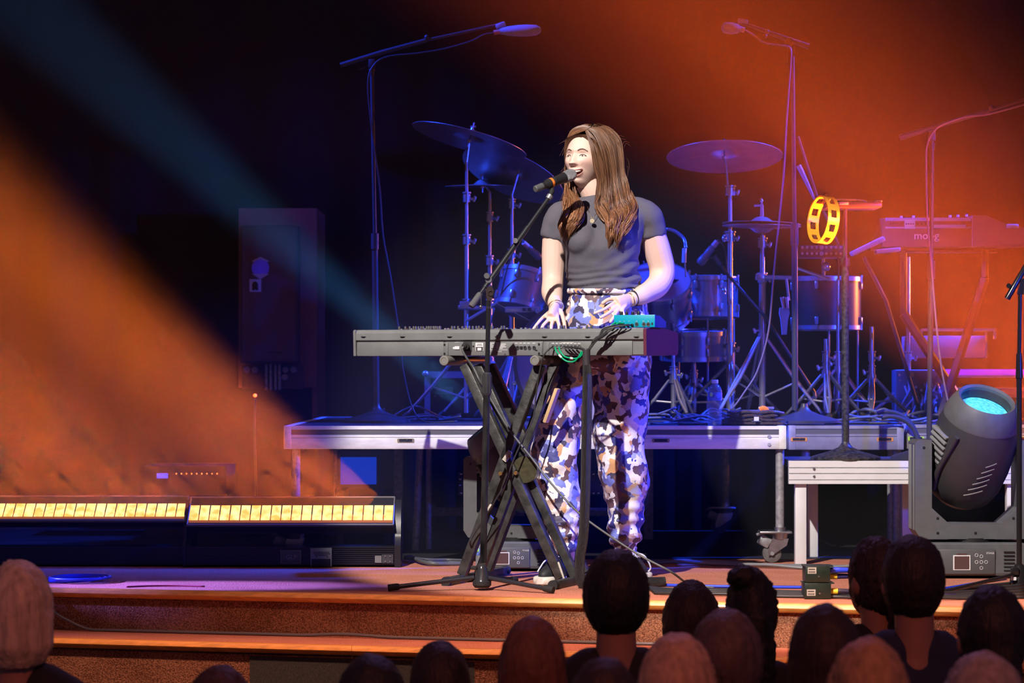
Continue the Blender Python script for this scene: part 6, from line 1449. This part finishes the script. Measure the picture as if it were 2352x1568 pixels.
# stray hairs standing off the crown and sides
for n in range(70):
    x = rh.uniform(1296, 1432); y0 = 292+((x-1364)/60.0)**2*34; s = rh.choice((-1, 1))
    pts = [P3(x, y0+6, .0), P3(x+s*rh.uniform(2, 8), y0-rh.uniform(1, 7), .0), P3(x+s*rh.uniform(6, 22), y0-rh.uniform(-8, 9), .0)]
    strand(pts, 0.0004, [0.3, 0.15, 0.08])
for n in range(12):
    s = rh.choice((0, 1)); bx0, by0 = ((1299, rh.uniform(330, 440)), (1438, rh.uniform(360, 450)))[s]; d = (-1, 1)[s]
    pts = [P3(bx0, by0, .0), P3(bx0+d*rh.uniform(2, 8), by0+rh.uniform(5, 15), .0), P3(bx0+d*rh.uniform(2, 16), by0+rh.uniform(18, 34), .0)]
    strand(pts, 0.0004, [0.3, 0.15, 0.08])
me = bpy.data.meshes.new('hair'); bmesh.ops.translate(hb2, verts=hb2.verts, vec=-LOCS[sg.name]); hb2.to_mesh(me); hb2.free()
ca = me.color_attributes.new('tint', 'FLOAT_COLOR', 'POINT'); fl = []
for c in hcol: fl += [*c, 1]
ca.data.foreach_set('color', fl); hair_o = link('hair', me, hairm, sg, 180)
capm.build('scalp_hair', mat('hair_base', (0.13, 0.058, 0.028), 0.6), hair_o, 180)
# --- t-shirt
b = MB()
def loft(rows, seg=28, pw=2.3):
    """rows: (px_left, px_right, py, dy centre, half depth)"""
    R = []
    for l, r_, py, dy, hd in rows:
        c0, c1 = P3(l, py, dy), P3(r_, py, dy); cx = (c0.x+c1.x)/2; hw = (c1.x-c0.x)/2; ring = []
        for k in range(seg):
            a = 2*PI*k/seg; c, s = math.cos(a), math.sin(a)
            ring.append((cx+hw*math.copysign(abs(c)**(2/pw), c), SY+dy+hd*math.copysign(abs(s)**(2/pw), s), c0.z))
        R.append(ring)
    b.rings(R)
loft([(1350, 1400, 450, .02, .055), (1318, 1440, 457, .02, .078), (1286, 1478, 466, .02, .090), (1270, 1496, 490, .02, .106), (1280, 1482, 530, .015, .120), (1287, 1474, 555, .01, .135), (1291, 1470, 575, .01, .140), (1296, 1468, 600, .01, .128), (1301, 1470, 630, .015, .122), (1303, 1477, 655, .02, .126), (1304, 1480, 666, .02, .130)])
def fl_(pts, rad):
    c = catmull(pts, 5); k = len(pts)-1; rr = []
    for i in range(len(c)):
        t = i/5; j = min(int(t), k-1); u = t-j; rr.append(lerp(rad[j], rad[j+1], u))
    b.tube(c, rr, 22)
fl_([P3(1325, 484, .02), P3(1290, 492, .02), P3(1274, 518, .02), P3(1267, 548, .025)], [0.052, 0.052, 0.050, 0.0500])
fl_([P3(1445, 480, .02), P3(1478, 487, .0), P3(1495, 512, .01), P3(1500, 542, .02)], [0.054, 0.055, 0.055, 0.0570])
# bust under the cloth
b.ball(P3(1335, 548, -.085), (.062, .055, .060), 16); b.ball(P3(1415, 548, -.085), (.064, .055, .060), 16)
me = remeshed(b, 0.0065, 10, 0.6)
def wr(co):
    px = 1176+co.x*F/co.y; py = HOR-(co.z-H)*F/co.y; v = 0
    lowf = smooth(600, 660, py); v += lowf*0.0045*math.sin((py+0.05*(px-1390)+8*noise.noise(co*7))*0.42)
    # drag lines from the picture-right waist up to the bust
    d = ((px-1480)*0.50-(py-650)*-1.0); v += 0.0055*math.sin(d*0.22+2*noise.noise(co*5))*smooth(1360, 1470, px)*smooth(560, 620, py)
    v += 0.007*noise.noise(co*Vector((9, 9, 14)))+0.003*noise.noise(co*26)
    return v
displace(me, wr)
for v in me.vertices: v.co = v.co-LOCS[sg.name]
shirt = mat('charcoal_grey_cotton', (0.125, 0.118, 0.145), 0.85, noise_amt=0.06, scale=150, bump=0.15, bscale=400, spec=0.2)
sh = link('t_shirt', me, shirt, sg, 180)
# collar and hem bands
b = MB(); pts = []
for k in range(25):
    a = 2*PI*k/24; pts.append(P3(1368+25*math.cos(a), 459-7*math.sin(a)*-1, .015+.062*math.sin(-a)))
b.tube(pts, .0045, 8); b.build('collar', shirt, sg, 180)
# --- trousers: painterly camouflage
tr = mat('camouflage_trousers', (0.5, 0.5, 0.5), 0.55, bump=0.35, bscale=30, spec=0.4); nt = tr.node_tree; bs = nt.nodes['Principled BSDF']
tc = nt.nodes.new('ShaderNodeTexCoord'); n1 = nt.nodes.new('ShaderNodeTexNoise'); n1.inputs['Scale'].default_value = 12; n1.inputs['Detail'].default_value = 3
nt.links.new(tc.outputs['Object'], n1.inputs[0])
ml = nt.nodes.new('ShaderNodeVectorMath'); ml.operation = 'MULTIPLY_ADD'; ml.inputs[1].default_value = (0.15, 0.15, 0.15); nt.links.new(n1.outputs['Color'], ml.inputs[0]); nt.links.new(tc.outputs['Object'], ml.inputs[2])
vo = nt.nodes.new('ShaderNodeTexVoronoi'); vo.inputs['Scale'].default_value = 34; vo.inputs['Randomness'].default_value = 1
mp = nt.nodes.new('ShaderNodeMapping'); mp.inputs['Scale'].default_value = (1.0, 1.0, 0.75); mp.inputs['Rotation'].default_value = (0.3, 0.5, 0.4); nt.links.new(ml.outputs[0], mp.inputs[0]); nt.links.new(mp.outputs[0], vo.inputs[0])
sp = nt.nodes.new('ShaderNodeSeparateColor'); nt.links.new(vo.outputs['Color'], sp.inputs[0])
cr = nt.nodes.new('ShaderNodeValToRGB'); cr.color_ramp.interpolation = 'CONSTANT'; els = cr.color_ramp.elements
pal = [(0, (0.85, 0.80, 0.78)), (0.22, (0.05, 0.055, 0.26)), (0.36, (0.20, 0.24, 0.66)), (0.48, (0.13, 0.07, 0.09)), (0.60, (0.55, 0.38, 0.32)), (0.68, (0.90, 0.88, 0.90)), (0.83, (0.06, 0.05, 0.10)), (0.90, (0.42, 0.44, 0.78)), (0.95, (0.70, 0.38, 0.18))]
els[0].color = (*pal[0][1], 1); els[1].position = pal[1][0]; els[1].color = (*pal[1][1], 1)
for p_, c_ in pal[2:]: e_ = els.new(p_); e_.color = (*c_, 1)
nt.links.new(sp.outputs[0], cr.inputs[0]); nt.links.new(cr.outputs[0], bs.inputs['Base Color'])
b = MB()
loft([(1306, 1474, 662, .02, .118), (1303, 1480, 680, .02, .125), (1292, 1488, 720, .02, .135), (1282, 1494, 760, .02, .140), (1276, 1497, 800, .01, .140), (1268, 1498, 830, .0, .135), (1268, 1498, 850, .0, .12)])
loft([(1350, 1497, 800, .02, .118), (1352, 1496, 850, .01, .120), (1356, 1492, 900, .0, .112), (1362, 1486, 960, .0, .105), (1366, 1482, 1010, .0, .098), (1372, 1484, 1050, .0, .096), (1380, 1490, 1100, .0, .095), (1388, 1484, 1140, .01, .085), (1394, 1476, 1180, .02, .078), (1398, 1474, 1220, .03, .076), (1403, 1474, 1245, .035, .074), (1410, 1462, 1268, .04, .058), (1414, 1455, 1290, .045, .046)])
loft([(1262, 1372, 800, .0, .110), (1250, 1365, 850, -.02, .112), (1240, 1350, 900, -.04, .108), (1230, 1338, 960, -.06, .102), (1224, 1328, 1020, -.08, .096), (1223, 1328, 1070, -.10, .092), (1228, 1332, 1110, -.11, .09), (1238, 1334, 1150, -.12, .086), (1248, 1334, 1190, -.13, .080), (1256, 1334, 1225, -.14, .074), (1264, 1330, 1250, -.145, .062), (1272, 1324, 1268, -.15, .05)])
me = remeshed(b, 0.0075, 7, 0.6)
def wt(co):
    px = 1176+co.x*F/co.y; py = HOR-(co.z-H)*F/co.y
    v = 0.013*noise.noise(co*Vector((8, 8, 9)))+0.009*noise.noise(co*Vector((17, 17, 21))+Vector((4, 1, 2)))
    low = smooth(1100, 1240, py); v += low*0.007*math.sin(py*0.20+5*noise.noise(co*6))
    v += smooth(700, 670, py)*-0.002
    return v
displace(me, wt)
for v in me.vertices: v.co = v.co-LOCS[sg.name]
link('trousers', me, tr, sg, 180)
b = MB(); pts = []
for k in range(33):
    a = 2*PI*k/32; pts.append(P3(1391+88*math.cos(a), 668, .02+.128*math.sin(a)))
b.tube(pts, .010, 8, flat=0.4); b.build('waistband', tr, sg, 180)
# --- boots: black high tops with pale sole, eyelets and laces
bootm = mat('black_canvas', (0.018, 0.017, 0.022), 0.6); sole = mat('white_sole', (0.70, 0.68, 0.62), 0.55); lacem = mat('white_lace', (0.70, 0.72, 0.80), 0.7)
def boot(ax, ay, yaw, laces=True):
    M = Matrix.Translation((ax, ay, 0)) @ Matrix.Rotation(yaw, 4, 'Z')     # toe towards -y
    bt = thing('boot_tmp', (0, 0, 0), '', ''); bpy.data.objects.remove(bt)
    b = MB(); b.M = M; n = 22; R = []
    out = [(-0.041, 0.06), (-0.043, 0.0), (-0.047, -0.08), (-0.048, -0.13), (-0.036, -0.175), (0.0, -0.192), (0.036, -0.175), (0.047, -0.13), (0.044, -0.08), (0.040, 0.0), (0.038, 0.06), (0.0, 0.085)]
    c = catmull([Vector((x, y, 0)) for x, y in out]+[Vector((*out[0], 0))], 4)[:-1]
    b.rings([[(p.x*k, p.y*k, z) for p in c] for z, k in ((0, .98), (.004, 1.02), (.026, 1.02), (.030, .98))]); so = b.build('boot_sole', sole, sg, 60)
    b = MB(); b.M = M; R = []
    for z, y0, y1, hw in ((0.022, -.186, .080, .045), (.045, -.180, .080, .044), (.062, -.150, .080, .042), (.080, -.105, .078, .040), (.10, -.075, .075, .039), (.13, -.060, .068, .040), (.16, -.055, .062, .041), (.185, -.055, .060, .042)):
        cy = (y0+y1)/2; hy = (y1-y0)/2; R.append([(hw*math.cos(2*PI*k/24), cy+hy*math.sin(2*PI*k/24), z) for k in range(24)])
    b.rings(R); up_ = b.build('boot_upper', bootm, sg, 180)
    if laces:
        b = MB(); b.M = M
        for i, (y, z) in enumerate(((-.100, .083), (-.080, .097), (-.067, .115), (-.061, .135), (-.058, .155), (-.057, .173))):
            for s in (-1, 1):
                f = zframe((s*(.020), y+.006+.0*z, z+.001), (s*.35, -.7, .5)); b.torus(f, .0042, .0013, 12, 5)
        b.build('eyelets', steel, up_)
        b = MB(); b.M = M
        for y, z in ((-.100, .083), (-.080, .097), (-.067, .115)): b.tube([(-.02, y, z+.003), (0, y-.010, z+.006), (.02, y, z+.003)], .0022, 6)
        b.tube(catmull([(0, -.085, .10), (.03, -.115, .09), (.055, -.12, .045), (.040, -.11, .028), (.02, -.105, .06), (0, -.09, .098)], 6), .0032, 6)
        b.tube(catmull([(0, -.085, .10), (-.02, -.12, .085), (-.03, -.14, .06), (-.035, -.15, .045)], 6), .0030, 6)
        b.build('laces', lacem, up_)
boot(XX(1300, SY-.16), SY-.13, -0.55)
boot(XX(1437, SY+.05), SY+.08, 0.35, True)
# --- necklace, bracelets, watch band
gold = mat('gold', (0.95, 0.70, 0.35), 0.25, 1.0)
b = MB(); pts = catmull([P3(1349, 468, -.060), P3(1352, 484, -.098), P3(1360, 503, -.118)], 6)+catmull([P3(1360, 503, -.118), P3(1370, 490, -.106), P3(1382, 470, -.062)], 6)[1:]
b.tube(pts, .0009, 6); nk = b.build('necklace', gold, sg, 180)
b = MB(); c = P3(1360, 507, -.125); b.cyl(c+V(0, .002, 0), c+V(0, -.002, 0), .0085, None, 20); b.build('pendant', mat('bright_gold', (1.0, 0.85, 0.55), 0.3, 0.6), nk)
def band_(p, d, r, tr_, m_, nm, flat=1.0):
    b = MB(); b.torus(zframe(p, d), r, tr_, 32, 6); return b.build(nm, m_, sg, 180)
ax = (A3-P3(1268, 672, -.03)).normalized(); o_ = A3+ax*-.004
band_(o_, ax, .0275, .0018, gold, 'bracelet'); band_(o_+ax*.010, ax+V(.05, 0, .05), .0278, .0016, mat('white_beads', (.8, .76, .7), .4), 'bracelet')
ax = (B3-P3(1478, 676, -.06)).normalized()
b = MB(); m_ = zframe(B3-ax*.026, ax); b.lathe([(.0262, -.009), (.0285, -.009), (.0285, .009), (.0262, .009)], m_, 32, False); b.build('fitness_band', rubber, sg, 60)
band_(B3-ax*.008, ax, .0262, .0022, mat('cream_bracelet', (.8, .74, .68), .5), 'bracelet'); band_(B3+ax*.002, ax+V(0, 0, .1), .0265, .0014, gold, 'bracelet')
# ---------------------------------------------------------------- the audience, seen from behind
FZ = -1.36
hair_mats = {}
def hairmat(c):
    k = tuple(c)
    if k not in hair_mats: hair_mats[k] = mat('hair_colour', c, .6, noise_amt=.35, scale=60, aniso=(1, 1, .12), bump=.5, bscale=120)
    return hair_mats[k]
askin = mat('tanned_skin', (.36, .18, .12), .55)
ra = random.Random(21)
def standing(px, topy, wpx, Y, hair, cloth, label, style='short', shoulder=0.21, wide=1.0, turn=0.0):
    shoulder *= .9; hw = wpx*Y/F/2*.96; x = XX(px, Y); zt = ZZ(topy, Y)
    t = thing('person', (x, Y, FZ), label, 'person', None)
    hh = .118; cz = zt-hh-.008; R = Matrix.Translation((x, Y, 0)) @ Matrix.Rotation(turn, 4, 'Z')
    b = MB(); b.M = R
    b.ball((0, .01, cz), (hw*.86, .098, hh), 20); b.ball((0, .05, cz-.05), (hw*.66, .055, .07), 16)
    b.tube([(0, -.01, cz-.06), (0, -.02, cz-.15), (0, -.015, cz-.21)], [.055, .056, .07], 16)
    for s in (-1, 1): b.ball((s*hw*.90, .0, cz-.018), (.012, .020, .032), 10)
    b.ball((0, .115, cz-.03), (.014, .018, .022), 10)
    sh = cz-.225
    b.tube([(-shoulder*.8, 0, sh-.02), (0, -.01, sh+.01), (shoulder*.8, 0, sh-.02)], [.045, .06, .045], 14)
    b.tube([(0, 0, sh), (0, .0, sh-.2), (0, .0, FZ+.80)], [.09, .11, .12], 16)
    for s in (-1, 1):
        b.tube([(s*shoulder*.85, 0, sh-.03), (s*(shoulder+.03), .01, sh-.27), (s*(shoulder+.02), .05, sh-.52)], [.045, .038, .028], 12); b.ball((s*(shoulder+.015), .06, sh-.59), (.022, .035, .055), 10)
        b.tube([(s*.08, 0, FZ+.85), (s*.09, .0, FZ+.45), (s*.09, .0, FZ+.06)], [.085, .060, .045], 12); b.ball((s*.09, .05, FZ+.045), (.042, .11, .045), 10)
    me = remeshed(b, .012, 4, .5)
    for v in me.vertices: v.co -= LOCS[t.name]
    link('body', me, askin, t, 180)
    # clothing
    b = MB(); b.M = R
    b.tube([(-shoulder*.86, 0, sh-.03), (-.07, -.005, sh+.028), (.07, -.005, sh+.028), (shoulder*.86, 0, sh-.03)], [.060, .068, .068, .060], 16)
    b.tube([(0, -.01, sh+.05), (0, 0, sh-.03)], [.066, .10], 16)
    b.rings([[(wx*math.cos(a), wy*math.sin(a), z) for a in [2*PI*k/24 for k in range(24)]] for z, wx, wy in ((sh+.01, shoulder*.75, .08), (sh-.05, shoulder*.98, .11), (sh-.2, shoulder*.95, .125), (FZ+.78, shoulder*.88, .125))])
    for s in (-1, 1): b.tube([(s*shoulder*.88, 0, sh-.03), (s*(shoulder+.035), .01, sh-.27), (s*(shoulder+.03), .03, sh-.36)], [.060, .052, .045], 12)
    me = remeshed(b, .014, 5, .6)
    for v in me.vertices: v.co = v.co+v.normal*.006*noise.noise(v.co*9)-LOCS[t.name]
    link('shirt', me, cloth, t, 180)
    # hair
    b = MB(); b.M = R
    off = .010
    if style in ('short', 'crop'):
        k = .006 if style == 'crop' else .012
        b.ball((0, .0, cz+.008), (hw*.88+k, .100+k, hh+k*.6), 24); b.ball((0, -.03, cz-.045), (hw*.78, .070, .060), 16)
    elif style == 'bob':
        b.ball((0, -.002, cz+.006), (hw, .112, hh+.012), 24); b.tube([(0, -.02, cz), (0, -.025, cz-.09), (0, -.02, cz-.135)], [hw*1.02, hw*1.05, hw*.80], 20, flat=1.0)
    elif style == 'long':
        b.ball((0, -.002, cz+.006), (hw*.97, .110, hh+.010), 24); b.tube([(0, -.02, cz), (0, -.04, cz-.12), (0, -.065, cz-.25), (0, -.075, cz-.36)], [hw*.97, hw*.98, hw*.95, hw*.6], 20, flat=.75)
    elif style == 'bun':
        b.ball((0, .0, cz+.008), (hw*.93, .106, hh+.008), 24); b.ball((-.03, -.05, cz+hh*.9), (.045, .045, .035), 16); b.ball((0, -.04, cz-.05), (hw*.8, .07, .07), 16)
        b.tube([(0, -.06, cz), (0.01, -.08, cz-.15), (.015, -.08, cz-.30)], [.06, .055, .035], 14)
    elif style == 'pony':
        b.ball((0, .0, cz+.006), (hw*.95, .108, hh+.010), 24); b.tube([(.0, -.07, cz-.01), (.02, -.12, cz-.08), (.03, -.11, cz-.25)], [.04, .045, .02], 14); b.ball((0, -.03, cz-.05), (hw*.8, .07, .06), 14)
    me = remeshed(b, .008, 3, .5); amp = {'short': .006, 'crop': .003, 'bob': .006, 'long': .008, 'bun': .012, 'pony': .012}[style]
    for v in me.vertices: v.co = v.co+v.normal*amp*(noise.noise(v.co*Vector((30, 30, 10)))+.6*noise.noise(v.co*70))-LOCS[t.name]
    ho = link('hair', me, hairmat(hair), t, 180)
    return t, R, cz
dk = mat('black_shirt', (.015, .014, .018), .85); navy = mat('navy_shirt', (.02, .028, .07), .85); gry = mat('dark_grey_shirt', (.04, .035, .045), .85)
BK = (.012, .009, .008); DB = (.030, .014, .009); MB_ = (.075, .030, .016); RB_ = (.20, .075, .04); GR = (.34, .27, .25); BL = (.70, .52, .36); LB_ = (.55, .34, .22)
standing(42, 1292, 168, 6.8, BL, dk, 'person with a pale blond bob and black top at the left edge', 'bob', .22)
standing(1415, 1266, 160, 7.1, BK, dk, 'person with very tall dark head rising highest beside the singer legs', 'short', .21)
standing(1588, 1338, 138, 8.15, DB, gry, 'person with dark brown hair between the tallest head and the black hair bump', 'bob', .19, .95)
standing(1724, 1308, 132, 7.5, BK, dk, 'person with black hair gathered in a small bump on top', 'bun', .18)
standing(1668, 1402, 176, 6.4, (.13, .08, .07), gry, 'person with greying brown hair behind the orange lit blond head', 'short', .21)
standing(1556, 1462, 196, 5.8, LB_, dk, 'person with light hair glowing orange at the bottom centre right', 'bob', .21)
standing(1222, 1422, 162, 6.4, RB_, gry, 'person with reddish brown hair right below the tripod stand', 'bob', .20)
standing(1388, 1516, 176, 5.2, DB, dk, 'person with only a dark crown showing under the tallest head', 'short', .21)
standing(1010, 1478, 152, 7.0, DB, dk, 'person with dark reddish hair before the black floor grille', 'bob', .20)
standing(852, 1508, 172, 6.2, BK, dk, 'person with black hair lowest before the left part of the grille', 'short', .21)
standing(505, 1532, 168, 6.3, MB_, dk, 'person with just a red brown crown above the bottom edge at left', 'short', .21)
standing(1895, 1394, 182, 5.9, DB, gry, 'person with dark rounded hair below the junction boxes', 'bob', .20)
standing(1995, 1470, 204, 5.3, (.40, .22, .11), dk, 'person with parted orange lit hair at the bottom right', 'long', .20)
standing(2012, 1236, 128, 8.0, (.035, .018, .014), dk, 'woman with curly dark ponytail beside the man in navy', 'pony', .16, .98, .4)
tt, R_, cz_ = standing(2098, 1232, 152, 7.3, (.022, .013, .009), navy, 'man with short dark hair and navy shirt before the right moving head', 'short', .20, .98)
standing(2280, 1348, 172, 6.6, BK, dk, 'person with black hair at the far right before the boom stand foot', 'long', .22)
standing(2258, 1502, 200, 5.6, GR, dk, 'person with greying hair lit red in the bottom right corner', 'short', .22)
# ---------------------------------------------------------------- theatrical haze drifting across mid stage
hm = bpy.data.materials.new('haze'); hm.use_nodes = True; nt = hm.node_tree; nt.nodes.clear()
out = nt.nodes.new('ShaderNodeOutputMaterial'); vs = nt.nodes.new('ShaderNodeVolumeScatter')
vs.inputs['Density'].default_value = 0.055; vs.inputs['Color'].default_value = (1, 1, 1, 1); nt.links.new(vs.outputs[0], out.inputs['Volume'])
b = MB(); b.span((-4.9, 10.46, 0.02), (4.9, 10.86, 4.6)); hz = b.build('haze', hm, smooth=0)
tag(hz, 'thin stage haze hanging across mid stage and catching amber and blue beams', 'haze'); hz['kind'] = 'stuff'
